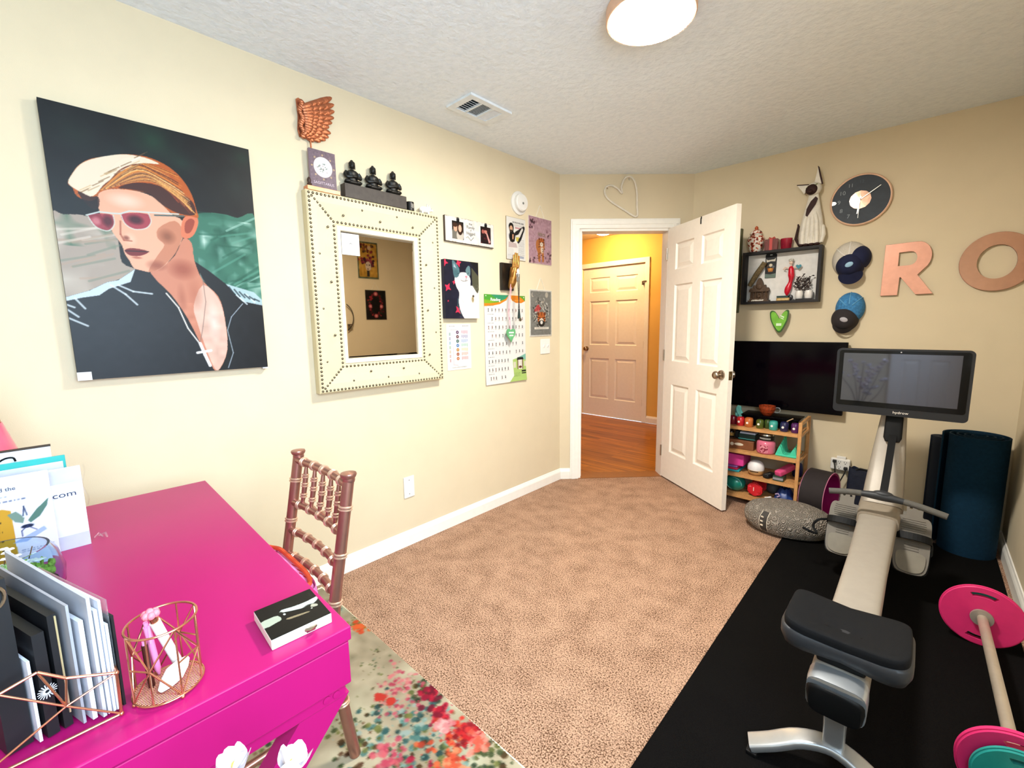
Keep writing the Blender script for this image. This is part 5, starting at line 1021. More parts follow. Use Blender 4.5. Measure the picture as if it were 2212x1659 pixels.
capping('baseball_cap', 'blue denim and charcoal baseball cap, the lower of two caps', 1.792, 1.372, mat('blue_denim', '#3a78a8', .9, var=.3, scale=70, bump=.2, bscale=500), mat('charcoal_twill', '#2a2526', .9, var=.1), .078, .100, .070, (-.022, -.070), (.074, .082, .098), (-PI * .54, 2.2, .34, .35), mat('grey_badge', '#a8a4a8', .5), None, mat('pale_denim_seam', '#5f9cc4', .8))
# ---- television
t = bk('television', 'large black flat television behind the rowing machine', 'television', 1.40, .909)
m = MB(); m.box2((-.45, -.066, -.242), (.405, -.028, .242), .004); m.build('tv_body', mat('gloss_black', '#050406', .18, spec=.12, var=0), t)
m = MB(); m.box2((-.44, -.0668, -.225), (.396, -.0661, .233)); m.build('tv_screen', mat('dark_screen', '#040206', .10, spec=.16, var=0), t)
m = MB(); m.box2((-.2, -.028, -.1), (.2, -.001, .1)); m.build('wall_bracket', mat('black_metal', '#151515'), t)
# ---- tall frame half hidden by the door
t = bk('olive_frame', 'edge of a tall olive framed board behind the open door', 'picture frame', 1.00, 1.66)
m = MB(); m.box2((-.12, -.03, -.30), (.122, -.0005, .31), .003); m.build('frame_body', mat('olive_wood', '#4a4a22', .5), t)
m = MB(); m.box2((-.10, -.0305, -.28), (.10, -.0301, .29)); m.build('frame_panel', mat('cream_edge', '#e6dccf'), t)
# ---- small green heart
t = bk('ceramic_heart', 'green ceramic heart hanging below the shadow box', 'ornament', 1.402, 1.292, .05)
gh = spline([(.004, -.080), (-.045, -.012), (-.060, .050), (-.053, .074), (-.032, .070), (-.010, .040), (.000, .020), (.018, .055), (.040, .078), (.055, .074), (.056, .045), (.045, -.010)], 6)
m = MB(); m.prism(gh, -.006, .006); m.build('heart_edge', mat('dark_green_glaze', '#2e5a22', .35), t)
m = MB(); m.prism([(x * .86, z * .86 + .002) for x, z in gh], -.0085, -.0061); m.build('heart_face', mat('lime_glaze', '#74b43c', .3, var=.15, scale=30), t)
m = MB(); m.box((.018, -.0092, .034), (.026, .001, .008), (0, .5, 0)); m.box((.018, -.0092, .020), (.022, .001, .005), (0, .5, 0)); m.box((0, -.0092, -.022), (.032, .001, .018), None); m.build('heart_lettering', mat('pale_green_print', '#d4e8c4', .5), t)
m = MB(); m.cyl((0, .006, .02), (0, .0488, .02), .004); m.build('wall_pin', M_NICKEL, t)
# ---- shadow box with its contents
bw, bh, bd = .475, .366, .085
SBX, SBZ = 1.389, 1.602
M_WENGE = mat('dark_wenge', '#120d0d', .65, var=.15, scale=20)
t = bk('shadow_box', 'dark framed open shadow box shelf holding small ornaments', 'shelf', SBX, SBZ)
m = MB()
m.prism([(-bw/2, -bh/2), (bw/2, -bh/2), (bw/2, bh/2), (-bw/2, bh/2)], -bd, -.001, 'xz', [[(-bw/2 + .018, -bh/2 + .016), (bw/2 - .018, -bh/2 + .016), (bw/2 - .018, bh/2 - .016), (-bw/2 + .018, bh/2 - .016)]]); m.build('box_frame', M_WENGE, t)
m = MB(); m.box2((-bw/2 + .0185, -.008, -bh/2 + .0165), (bw/2 - .0185, -.0015, bh/2 - .0165)); m.build('box_back', mat('white_backboard', '#dcd9d2', .7), t)
fz = SBZ - bh/2 + .0165
def inbox(name, label, cat, x, off=.045, z=None): return thing(name, label, cat, (x, BY - off, fz if z is None else z))
t = inbox('carved_temple', 'brown carved temple shrine at the left inside the shadow box', 'ornament', 1.263)
M_CARV = mat('carved_teak', '#4a3420', .6, var=.3, scale=70, bump=.6, bscale=150)
m = MB(); m.box2((-.068, -.024, 0), (.068, .026, .010)); m.box2((-.058, -.020, .010), (.058, .024, .022)); m.build('plinth', M_CARV, t)
m = MB()
for x in (-.046, -.022, .022, .046): m.lathe([(.008, 0), (.0055, .006), (.0055, .042), (.008, .048)], (x, -.010, .022), (0, 0, 1), 10)
m.build('columns', M_CARV, t, True)
m = MB(); m.box2((-.058, -.002, .022), (.058, .022, .070)); m.build('rear_wall', M_CARV, t)
m = MB(); m.box2((-.062, -.020, .070), (.062, .024, .078)); m.prism(spline([(-.066, .078), (-.056, .098), (-.044, .094), (-.038, .118), (-.026, .114), (-.018, .140), (0, .168), (.018, .140), (.026, .114), (.038, .118), (.044, .094), (.056, .098), (.066, .078)], 3, False), -.014, .018); m.ell((0, -.015, .105), (.020, .006, .020)); m.build('stepped_roof', M_CARV, t)
m = MB(); m.ell((0, -.010, .036), (.011, .008, .013)); m.ell((0, -.010, .054), (.006, .006, .008)); m.build('deity', M_CARV, t, True)
t = inbox('incense_bundle', 'speckled brown stick leaning behind the carved temple', 'stick', 1.235, .034)
m = MB(); m.tube([(-.042, 0, .115), (.0, .0, .195), (.05, 0, .275)], [.016, .019, .017], 14); m.build('stick_body', mat('mottled_bark', '#6a5a3c', .85, var=.5, scale=120, bump=.8, bscale=200), t, True)
t = inbox('package_card', 'black hang tag card with an amber picture, pinned inside the shadow box', 'card', 1.318, .010, 1.685)
m = MB(); m.prism([(-.034, -.085), (.034, -.085), (.036, .075), (.026, .088), (-.026, .088), (-.036, .075)], -.003, 0, 'xz', [[(-.008, .072), (.008, .072), (.008, .079), (-.008, .079)]]); m.build('card_body', mat('black_card', '#0c0d10'), t)
P = Pic(46, 96, '#17130f'); P.poly([(0, .80), (.5, .84), (1, .80), (1, 1), (0, 1)], '#8fa094'); P.poly([(.05, .12), (.2, .18), (.8, .16), (.95, .10), (.9, .26), (.5, .24), (.1, .28)], '#efe8d8'); P.ell(.5, .42, .2, .09, '#f4ead4', 1, .3); P.poly([(.2, .55), (.8, .55), (.7, .72), (.3, .72)], '#d08a2a'); P.ell(.5, .6, .14, .06, '#f0b850'); P.ell(.75, .5, .12, .06, '#7a8088'); P.words(.15, .9, .7, .02, '#5a6a60', 1); P.ell(.2, .45, .1, .06, '#6a4a1c')
lay(P, .066, .150, .0036, t, 'card_print', z=-.008)
t = inbox('red_doll', 'slim red dressed doll ornament with a teal heart in the shadow box', 'doll', 1.448, .034)
MRED = mat('red_satin', '#c8142c', .3, var=.25, scale=60)
m = MB(); q = spline([(-.014, 0, .035), (-.012, 0, .07), (.0, 0, .115), (.006, 0, .150), (.004, 0, .185), (.002, 0, .215), (.0, 0, .232)], 3, False); n = len(q); m.tube(q, [[.004, .010, .017, .019, .020, .017, .013, .012, .013, .015, .018, .020, .019, .018, .017, .016, .014, .012, .008][min(i, 18)] for i in range(n)], 14); m.build('dress', MRED, t, True)
MSK = mat('doll_skin', '#e4c8b4', .5)
m = MB(); m.ell((0, -.002, .258), (.012, .011, .014)); m.cyl((0, 0, .232), (0, 0, .248), .005); m.tube([(-.016, 0, .222), (-.036, -.004, .228), (-.044, -.006, .216), (-.030, -.008, .212)], .0045, 8); m.tube([(.014, 0, .222), (.034, -.004, .224)], .0045, 8); m.build('doll_body', MSK, t, True)
m = MB()
for k in range(20): a = k * 2.4; m.ell((.010 * math.cos(a), -.002 + .009 * math.sin(a), .268 + .004 * (k % 3)), (.006, .006, .006), None, 6, 5)
m.build('silver_hair', mat('silver_curls', '#b8b4a8', .5, .4), t, True)
m = MB(); m.prism([(x + .046, z + .226) for x, z in heart(.017)], -.008, -.002); m.build('teal_heart', mat('teal_glaze', '#1f7a8a', .3), t)
t = inbox('potted_twigs', 'dark leafy twigs in two white pots inside the shadow box', 'plant', 1.545, .045)
for k, (x, w_) in enumerate(((-.036, .024), (.020, .026))): m = MB(); m.lathe([(.014, 0), (w_ - .004, .01), (w_, .040), (w_ * .8, .062), (w_ * .7, .062), (w_ * .7, .05), (0, .05)], (x, 0, .0005), (0, 0, 1), 20); m.build('pot', mat('white_ceramic', '#e2ddd6'), t, True)
rr = random.Random(3)
for k in range(9):
    x0 = -.036 if k < 4 else .020; a = rr.uniform(-.45, .7) if k < 4 else rr.uniform(-1.2, .42); L = rr.uniform(.08, .13); tip = (x0 + L * math.sin(a), rr.uniform(-.015, .01), .055 + L * math.cos(a)); m = MB(); m.tube([(x0, 0, .05), ((x0 + tip[0]) / 2, 0, .06 + L * .5), tip], .0014, 5)
    for j in range(11): f = .3 + .07 * j; p = Vector((x0, 0, .05)).lerp(Vector(tip), f); m.ell(p + Vector((rr.uniform(-.009, .009), rr.uniform(-.008, .008), rr.uniform(-.006, .006))), (.0075, .0025, .0045), (rr.uniform(-1, 1), rr.uniform(-1, 1), rr.uniform(-1, 1)), 6, 4)
    m.build('twig', mat('dark_leaf', '#2a1c18', .6, var=.3), t)
t = inbox('dark_green_box', 'small dark green box in the middle of the shadow box floor', 'box', 1.412, .038); m = MB(); m.box2((-.036, -.014, 0), (.036, .016, .030), .001); m.build('box_body', mat('bottle_green', '#1c3a32', .4), t); m = MB(); m.box2((-.037, -.015, .0302), (.037, .017, .034), .001); m.build('box_lid', mat('bottle_green', '#1c3a32'), t)
t = inbox('gold_name_sign', 'small gold sign leaning on the dark green box', 'sign', 1.418, .0625); m = MB(); m.box2((-.040, -.004, 0), (.040, .004, .018), .001); m.build('sign_body', mat('gold_print', '#b08a4a', .4, .3, var=.3, scale=120), t); m = MB()
for k in range(9): m.box((-.030 + .0075 * k, -.0045, .009), (.004, .001, .008))
m.build('sign_lettering', mat('pale_gold', '#d8c89a'), t)
t = inbox('pebble_dish', 'dish of white pebbles in front of the carved temple', 'dish', 1.262, .0775)
m = MB(); m.box2((-.055, -.004, 0), (.06, .004, .003)); m.build('dish_tray', M_CARV, t)
m = MB()
for k in range(26): m.ell((rr.uniform(-.036, .036), rr.uniform(-.003, .003), .006 + rr.uniform(0, .004)), (.0055, .004, .004), None, 7, 5)
m.build('pebbles', mat('white_pebble', '#e2dccf', .6), t)['kind'] = 'stuff'
t = inbox('black_disc', 'round black stone leaning beside the red doll', 'stone', 1.462, .060); m = MB(); m.ell((0, 0, .0195), (.016, .006, .019)); m.build('stone_body', mat('black_stone', '#1c181c', .35), t, True)
t = inbox('dark_tray', 'flat dark tray lying in front of the white pots', 'tray', 1.545, .080); m = MB(); m.box2((-.05, -.003, 0), (.05, .002, .008), .001); m.build('tray_body', M_WENGE, t)
# ---- things on top of the shadow box
tz = SBZ + bh/2 + .0005
def ontop(name, label, cat, x, off=.043): return thing(name, label, cat, (x, BY - off, tz))
t = ontop('ginger_jar', 'lidded white jar with red flowers at the left on the shadow box', 'jar', 1.220)
def floral(nm, base, c1, c2, sc_):
    mt = bpy.data.materials.new(nm); mt.use_nodes = True; nt = mt.node_tree; N = nt.nodes; L = nt.links; b = N['Principled BSDF']; b.inputs['Roughness'].default_value = .2
    tc = N.new('ShaderNodeTexCoord'); v = N.new('ShaderNodeTexNoise'); v.inputs['Scale'].default_value = sc_; v.inputs['Detail'].default_value = 2; L.new(tc.outputs['Object'], v.inputs['Vector'])
    r = N.new('ShaderNodeValToRGB'); e = r.color_ramp.elements; e[0].position = .40; e[0].color = lin(c1) + (1,); e[1].position = .52; e[1].color = lin(base) + (1,); q = e.new(.46); q.color = lin(c2) + (1,)
    L.new(v.outputs['Fac'], r.inputs['Fac']); L.new(r.outputs['Color'], b.inputs['Base Color']); return mt
MJ = floral('imari_pattern', '#e8e2d6', '#6a2018', '#c8562e', 55)
m = MB(); m.lathe([(0, .0), (.032, 0), (.036, .004), (.040, .02), (.052, .06), (.056, .085), (.050, .108), (.036, .120), (.034, .124)], (0, 0, 0), (0, 0, 1), 32); m.build('jar_body', MJ, t, True)
m = MB(); m.lathe([(.040, .1242), (.041, .130), (.036, .142), (.020, .154), (.008, .158)], (0, 0, 0), (0, 0, 1), 32); m.build('jar_lid', MJ, t, True)
m = MB(); m.lathe([(.008, .158), (.012, .166), (.011, .174), (.004, .182), (0, .183)], (0, 0, 0), (0, 0, 1), 20); m.build('lid_knob', mat('rust_glaze', '#b0502a', .25), t, True)
t = ontop('ribboned_glass', 'square pink glass tied with a red ribbon bow on the shadow box', 'candle holder', 1.325); MG = mat('smoky_pink_glass', '#c48a88', .08, trans=.75, ior=1.3, var=0)
m = MB(); m.box2((-.042, -.034, 0), (.042, .034, .076), .004); m.build('glass_block', MG, t)
MRB = mat('red_ribbon', '#b83a32', .5); m = MB(); m.box2((-.009, -.0355, .0008), (.009, .0355, .0775)); m.build('ribbon', MRB, t)
m = MB()
for s in (-1, 1): m.tube([(0, -.01, .080), (s * .016, -.014, .090), (s * .022, -.012, .082), (0, -.01, .079)], .0035, 6)
m.ell((0, -.012, .081), (.006, .006, .005)); m.build('bow', MRB, t, True)
t = ontop('pink_votive', 'crimson glass votive candle left of the wooden cat', 'candle', 1.412)
m = MB(); m.lathe([(0, 0), (.030, 0), (.032, .003), (.036, .070), (.0335, .070), (.030, .035), (0, .034)], (0, 0, 0), (0, 0, 1), 28); m.build('votive_glass', mat('crimson_glass', '#c0304a', .08, trans=.6, ior=1.3, var=0), t, True)
m = MB(); m.cyl((0, 0, .035), (0, 0, .047), .0012, n=6); m.build('wick', mat('black_dot', '#101010'), t)
t = ontop('wooden_cat', 'tall white and brown carved sitting cat on the shadow box', 'statue', 1.548)
MCW = mat('white_washed_wood', '#dcd6c8', .5, var=.08, scale=40, bump=.15); MCB = mat('dark_brown_lacquer2', '#2c100c', .7, var=.15)
m = MB(); m.lathe([(.060, .016), (.068, .03), (.070, .08), (.066, .13), (.056, .19), (.045, .24), (.036, .285), (.030, .315), (.026, .335)], (.004, .0, 0), (0, 0, 1), 28, 1.0, .50)
for x in (-.040, -.013, .014, .042): m.tube([(x, -.022, .018), (x * .95, -.030, .08), (x * .8, -.026, .16), (x * .5, -.014, .23)], [.0135, .0145, .013, .006], 10)
m.tube([(.062, -.004, .02), (.072, -.002, .07), (.066, 0, .12), (.050, 0, .15)], [.014, .016, .014, .006], 10)
m.build('cat_body', MCW, t, True)
m = MB(); m.ell((.002, -.004, .365), (.046, .034, .043), (0, -.18, 0)); m.build('head', MCW, t, True)
m = MB()
for a in ([(-.022, .396), (-.092, .404), (-.048, .342)], [(.004, .402), (.018, .498), (.044, .390)]): m.prism(a, -.012, .006)
m.build('ears', MCW, t)
m = MB()
for a in ([(-.024, .400), (-.096, .410), (-.092, .403), (-.026, .394)], [(.030, .44), (.016, .506), (.024, .498), (.050, .392), (.044, .388)]): m.prism(a, -.0125, .0065)
m.build('ear_trim', MCB, t)
m = MB(); m.ell((-.006, -.026, .360), (.035, .019, .033), (0, -.3, 0)); m.ell((-.010, -.042, .346), (.015, .011, .012)); m.ell((-.006, -.044, .352), (.005, .004, .004)); m.build('face_mask', MCB, t, True)
m = MB()
for x, z in ((-.030, .375), (.018, .386)): m.ell((x, -.030, z), (.010, .006, .0035), (0, -.4, 0), 10, 6)
m.build('eyes', mat('green_eye', '#5a6a3a', .2), t, True)
m = MB(); m.prism([(.020, .312), (.030, .30), (.022, .265), (-.020, .19), (-.030, .20), (-.026, .24), (-.006, .285)], -.030, -.012); m.build('chest_patch', MCB, t)
m = MB()
for x in (-.045, -.016, .014, .046): m.ell((x, -.026, .010), (.0155, .016, .0098))
m.build('paws', MCB, t, True)
m = MB(); m.tube([(.0, .01, .015), (-.062, .004, .02), (-.082, .0, .06), (-.076, 0, .10), (-.070, 0, .14), (-.074, 0, .155)], [.010, .010, .009, .008, .007, .004], 8); m.build('tail', MCB, t, True)
# ---- outlet extender with two plugs
t = bk('outlet_extender', 'white six way outlet block low on the back wall', 'power outlet', 1.814, .330)
m = MB(); m.box2((-.054, -.034, -.040), (.054, -.0005, .038), .008, 3); m.build('outlet_body', M_PLATE, t)
m = MB(); m.box2((-.022, -.026, .0385), (.028, -.006, .054), .002); m.build('top_switch', M_PLATE, t)
MSL = mat('slot_black', '#141414', .6)
for x in (-.004, .028):
    for z in (.016, -.020):
        if (x, z) == (.028, -.020): continue
        m = MB(); m.box((x - .006, -.0343, z + .003), (.0025, .001, .009)); m.box((x + .006, -.0343, z + .003), (.0025, .001, .008)); m.cyl((x, -.0348, z - .008), (x, -.0340, z - .008), .003, n=10); m.build('socket', MSL, t)
def plug(label, p, path):
    t = thing('power_cord', label, 'power cord', p); m = MB(); m.box((0, -.012, 0), (.020, .024, .017), None, .003); m.build('plug', MSL, t); m = MB(); m.tube(spline(path, 6, False), .0035, 8); m.build('cord', MSL, t, True)
plug('thin black cord plugged into the upper left socket of the outlet block', (1.784, BY - .0355, .352), [(0, -.018, -.008), (.004, -.022, -.03), (.012, -.012, -.12), (.024, -.006, -.24), (.026, -.006, -.32), (.030, -.008, -.338)])
plug('thicker black cord plugged into the lower right socket of the outlet block', (1.846, BY - .0355, .312), [(0, -.018, -.008), (-.002, -.024, -.03), (-.022, -.024, -.09), (-.050, -.020, -.19), (-.058, -.016, -.28), (-.058, -.020, -.298)])
# ================================================================ shelf unit behind the door
BAM = mat('bamboo', '#c8925a', .4, var=.14, scale=26)
sx0, sx1, sy0, sy1 = .985, 1.632, 3.298, 3.600
LV = [.066, .218, .390, .561]
t = thing('bamboo_shelf', 'four tier bamboo shelf unit between the open door and the yoga wheel', 'shelf', ((sx0 + sx1) / 2, sy0, 0)); Mv = T((-(sx0 + sx1) / 2, -sy0, 0))
for x in (sx0, sx1 - .020):
    for y in (sy0, sy1 - .020): m = MB(); m.box2((x, y, 0.0005), (x + .020, y + .020, .640), .002); m.build('post', BAM, t, M=Mv)
for x in (sx0 + .003, sx1 - .017):
    m = MB(); m.box2((x, sy0 + .02, .618), (x + .014, sy1 - .02, .640), .001); m.build('top_bar', BAM, t, M=Mv)
    for z in LV: m = MB(); m.box2((x, sy0 + .02, z - .024), (x + .014, sy1 - .02, z - .012), .001); m.build('side_bar', BAM, t, M=Mv)
for z in LV:
    m = MB(); m.box2((sx0 + .021, sy0 + .002, z - .020), (sx1 - .021, sy0 + .016, z)); 
    for k in range(8): m.box2((sx0 + .021, sy0 + .022 + k * .033, z - .010), (sx1 - .021, sy0 + .048 + k * .033, z))
    m.box2((sx0 + .05, sy0 + .0, z - .02), (sx0 + .07, sy1 - .022, z - .0095)); m.box2((sx1 - .07, sy0 + .0, z - .02), (sx1 - .05, sy1 - .022, z - .0095)); m.build('shelf_board', BAM, t, M=Mv)
def on(lv, name, label, cat, x, y=3.36, group=None): return thing(name, label, cat, (x, y, LV[lv] + .0006), 0, group)
# top tier: small jar candles
wax = mat('wax', '#efe6d8', .5)
def jar(label, x, y, col, r=.0255, h=.060, star=True):
    t = on(3, 'jar_candle', label, 'candle', x, y, 'small jar candles on the top tier'); mt = mat('candle_' + col[1:], col, .15, coat=.3, var=.12, scale=40)
    m = MB(); m.lathe([(0, 0), (r - .003, 0), (r, .004), (r, h - .008), (r - .003, h - .003), (r - .003, h), (r - .006, h), (r - .006, h - .012), (0, h - .012)], (0, 0, 0), (0, 0, 1), 24); m.build('jar_glass', mt, t, True)
    m = MB(); m.cyl((0, 0, h - .012), (0, 0, h - .003), .001, n=6); m.build('wick', mat('black_dot', '#101010'), t)
    if star: m = MB(); m.prism(circ(-.004, .030, .0075, 18), -r - .0012, -r + .0025); m.build('round_label', mat('white_label', '#f6eee2', .5), t)
for lab, x, y, c, r, h, st in (('dark wine red jar candle nearest the door on the top tier', 1.196, 3.375, '#7a1626', .027, .058, False), ('bright red jar candle, second from the door on the top tier', 1.250, 3.355, '#c2242a', .0255, .060, True), ('orange jar candle with a white dot label on the top tier', 1.306, 3.350, '#c06a34', .027, .062, True), ('olive green jar candle with a white dot label on the top tier', 1.376, 3.350, '#4f5a22', .024, .058, True), ('plain green jar behind the olive candle on the top tier', 1.418, 3.372, '#35481c', .020, .060, False), ('teal jar candle in the middle of the top tier', 1.458, 3.350, '#3fa092', .0265, .060, True), ('navy jar candle, second from the right post on the top tier', 1.523, 3.350, '#22224a', .025, .062, True), ('purple jar candle beside the right post on the top tier', 1.586, 3.350, '#52245a', .0245, .062, True)): jar(lab, x, y, c, r, h, st)
t = on(3, 'black_case', 'flat glossy black case at the back of the top tier under the glass cup', 'case', 1.416, 3.500)
m = MB(); m.box2((-.175, -.088, 0), (.175, .085, .066), .003); m.build('case_body', mat('gloss_black', '#0b0a0c'), t); m = MB(); m.box2((-.18, -.093, .0664), (.18, .088, .074), .002); m.build('case_lid', mat('gloss_black', '#0b0a0c'), t)
t = thing('glass_cup', 'amber diamond cut glass cup with a clear handle on the black case', 'cup', (1.392, 3.452, LV[3] + .0754))
ga = mat('amber_glass', '#c0562e', .06, trans=.55, ior=1.4, var=.25, scale=60, metal=.15)
m = MB(); prof = [(0, 0), (.024, 0), (.030, .006), (.044, .026), (.052, .050), (.053, .070), (.050, .070), (.048, .05), (.040, .028), (.026, .010), (0, .008)]; m.lathe(prof, (0, 0, 0), (0, 0, 1), 14); m.build('cup_body', ga, t)
m = MB(); m.tube(spline([(.050, 0, .060), (.072, 0, .060), (.080, 0, .044), (.070, 0, .028), (.046, 0, .028)], 5, False), .004, 8); m.build('cup_handle', mat('clear_glass', '#e8eef0', .05, trans=.9, ior=1.4, var=0), t, True)
t = on(3, 'teal_cloth', 'crumpled pale teal cloth standing behind the candles next to the door', 'cloth', 1.212, 3.445)
m = MB(); rr = random.Random(2)
m.sheet(lambda u, v: ((u - .5) * .075 * (1 - .55 * v ** 2) + .008 * math.sin(6 * v), .014 * math.sin(7 * u + 3 * v) + .012 * v, .0008 + .128 * v * (1 - .25 * abs(u - .35) * v)), 16, 12); m.sheet(lambda u, v: (.012 + (u - .5) * .06, -.020 + .012 * math.sin(9 * u), .0008 + .075 * v * (1 - .5 * u)), 12, 8); m.build('cloth_body', mat('pale_teal_cloth', '#7fcfc6', .8), t, 60)
t = on(3, 'match_stick', 'short pale wooden stick lying across two candles on the top tier', 'stick', 1.515, 3.385); m = MB(); m.tube([(.018, -.018, .0655), (.024, -.005, .069), (.042, .034, .078)], .0035, 8); m.build('stick_body', mat('pale_wood', '#d8b48a', .6), t)
# second tier
MWD = mat('walnut_box', '#7a4a2c', .45, var=.2, scale=24)
t = on(2, 'walnut_box', 'brown wooden box with a pale round inlay on the second tier', 'box', 1.250, 3.42); m = MB(); m.box2((-.110, -.075, 0), (.095, .09, .064), .003); m.build('box_body', MWD, t); m = MB(); m.prism(circ(-.045, .032, .012, 20), -.077, -.0745); m.ell((.0, -.0755, .034), (.030, .0015, .010)); m.build('inlay', mat('bone_inlay', '#d8ccb4', .4), t)
t = thing('dark_teal_case', 'dark teal zip case lying on the walnut box', 'case', (1.294, 3.43, LV[2] + .0652)); m = MB(); m.box2((-.055, -.07, 0), (.055, .06, .046), .008, 3); m.build('case_body', mat('dark_teal_vinyl', '#14342f', .4), t); m = MB(); m.tube([(-.055, -.071, .012), (.055, -.071, .012)], .0015, 6); m.build('zip', mat('teal_card', '#1f9a94'), t)
t = thing('white_leaflet', 'small pale blue leaflet lying on the dark teal case', 'leaflet', (1.298, 3.42, LV[2] + .1120)); m = MB(); m.box2((-.050, -.055, 0), (.05, .045, .012), .001); m.build('leaflet_body', mat('pale_blue_card', '#c4cfe0', .5), t)
t = thing('bottle', 'small dark bottle standing on the walnut box beside the door', 'bottle', (1.178, 3.41, LV[2] + .0652)); m = MB(); m.lathe([(0, 0), (.018, 0), (.019, .003), (.019, .045), (.010, .056), (.009, .062)], (0, 0, 0), (0, 0, 1), 18); m.build('bottle_body', mat('brown_glass', '#2c1c10', .1), t, True); m = MB(); m.lathe([(.011, .0622), (.011, .078), (0, .079)], (0, 0, 0), (0, 0, 1), 16); m.build('cap', MSL, t, True); m = MB(); m.lathe([(.0194, .012), (.0194, .036)], (0, 0, 0), (0, 0, 1), 18); m.build('bottle_label', mat('gold_print', '#b08a4a'), t)
t = thing('black_pouch', 'black pouch next to the dark bottle on the walnut box', 'pouch', (1.218, 3.445, LV[2] + .0652)); m = MB(); m.box2((-.014, -.05, 0), (.014, .04, .055), .008, 3); m.build('pouch_body', MSL, t)
t = on(2, 'large_jar_candle', 'large pink jar candle with a black lidded top on the second tier', 'candle', 1.418, 3.365)
m = MB(); m.lathe([(0, 0), (.050, 0), (.056, .005), (.058, .012), (.058, .070), (.054, .080), (.045, .086), (.044, .092)], (0, 0, 0), (0, 0, 1), 36); m.build('jar_glass', mat('pink_wax_glass', '#d87088', .12, coat=.4), t, True)
m = MB(); m.lathe([(.046, .0925), (.048, .094), (.048, .122), (.046, .124)], (0, 0, 0), (0, 0, 1), 32); m.build('black_band', mat('black_lacquer', '#17130f'), t, True)
m = MB(); m.lathe([(.046, .1245), (.048, .127), (.046, .136), (0, .137)], (0, 0, 0), (0, 0, 1), 32); m.build('lid', mat('silver_lid', '#b8b4ac', .25, 1.0), t, True)
m = MB(); m.sheet(lambda u, v: (.0586 * math.sin((u - .5) * .85), -.0586 * math.cos((u - .5) * .85), .012 + .05 * v), 12, 2); m.build('flower_label', floral('rose_label', '#e0909c', '#8a2a40', '#b04a5c', 70), t)
m = MB()
for k in range(9): a = (k - 4) * .17; m.box((.0487 * math.sin(a), -.0487 * math.cos(a), .108), (.006, .001, .010), (0, 0, a))
m.build('band_lettering', mat('silver_ink2', '#a9a49a'), t)
t = on(2, 'ribbed_rack', 'mint green ribbed arch rack at the right end of the second tier', 'rack', 1.545, 3.385)
MM = mat('mint_plastic', '#45c8a2', .3, var=.04)
m = MB(); m.box2((-.063, -.05, 0), (.063, .11, .012), .004)
for k in range(6):
    y = -.046 + k * .028; o_ = spline([(-.062, .008), (-.052, .040), (-.040, .070 + .008 * k), (-.030, .055 + .008 * k), (-.018, .020), (.004, .012), (.022, .020), (.034, .050), (.044, .062 + .005 * k), (.054, .045), (.062, .008)], 4, False); m.prism(o_ + [(.062, .006), (-.062, .006)], y, y + .012)
m.build('ribs', MM, t)
# third tier
t = on(1, 'yoga_block', 'hot pink foam yoga block stacked on folded bands near the door', 'yoga block', 1.225, 3.43); m = MB(); m.box2((-.10, -.085, .046), (.062, .10, .128), .006, 3); m.build('block_body', mat('pink_foam', '#dc3c92', .75, bump=.2, bscale=500), t)
for k, (nm, lab, c, z, w_) in enumerate((('lilac folded towel', 'lilac folded band directly under the pink yoga block', '#8a5aa0', .030, .05), ('', 'crimson folded band in the middle of the folded stack', '#b8174a', .0155, .052), ('', 'turquoise folded band at the bottom of the folded stack', '#2a9aa4', .0, .064))):
    t = on(1, 'folded_band', lab, 'exercise band', 1.200, 3.42, 'folded bands on the third tier'); m = MB(); m.box2((-.08, -.085, z + .0004), (w_, .09, z + .0150), .006, 3); m.build('band_body', mat('band_' + c[1:], c, .8), t)
t = on(1, 'aroma_diffuser', 'round diffuser with a white top and wooden base on the third tier', 'diffuser', 1.362, 3.375)
m = MB(); m.lathe([(0, 0), (.034, 0), (.046, .010), (.052, .028), (.0525, .038)], (0, 0, 0), (0, 0, 1), 36); m.build('wood_base', mat('maple_wood', '#c89a62', .45, var=.12), t, True)
m = MB(); m.lathe([(.0525, .0385), (.0535, .052), (.050, .072), (.040, .090), (.024, .101), (.010, .104), (0, .103)], (0, 0, 0), (0, 0, 1), 36); m.build('white_top', mat('matte_white', '#ece8e4', .4), t, True)
m = MB(); m.sheet(lambda u, v: (.0530 * math.sin((u - .5) * 1.1), -.0530 * math.cos((u - .5) * 1.1),   .029 + .006 * v), 12, 1); m.build('mist_slot', MSL, t)
t = on(1, 'black_massager', 'small black gadget lying right of the diffuser on the third tier', 'gadget', 1.448, 3.365); m = MB(); m.box((0, 0, .016), (.042, .09, .030), (0, 0, -.3), .010, 3); m.build('gadget_body', MSL, t)
for k in range(3): m = MB(); m.ell((-.008 + .008 * k, -.040 + .012 * k, .032), (.004, .006, .003), None, 8, 5); m.build('button', mat('grey_button', '#6a6a64'), t)
t = on(1, 'dark_green_carton', 'small dark green carton under the pink roll on the third tier', 'box', 1.512, 3.36); m = MB(); m.box2((-.032, -.04, 0), (.032, .05, .032), .002); m.build('carton_body', mat('bottle_green2', '#23402e', .5), t); m = MB(); m.box2((-.030, -.0406, .008), (.030, -.0401, .024)); m.build('carton_label', mat('grey_card_cover', '#8e8d92'), t)
t = thing('pink_roll', 'pink flat roll lying across the dark green carton', 'massage roll', (1.535, 3.40, LV[1] + .0335)); m = MB(); m.box((0, 0, .030), (.050, .15, .040), (.25, 0, -.45), .012, 3); m.build('roll_body', mat('rose_foam', '#d84a7c', .6), t)
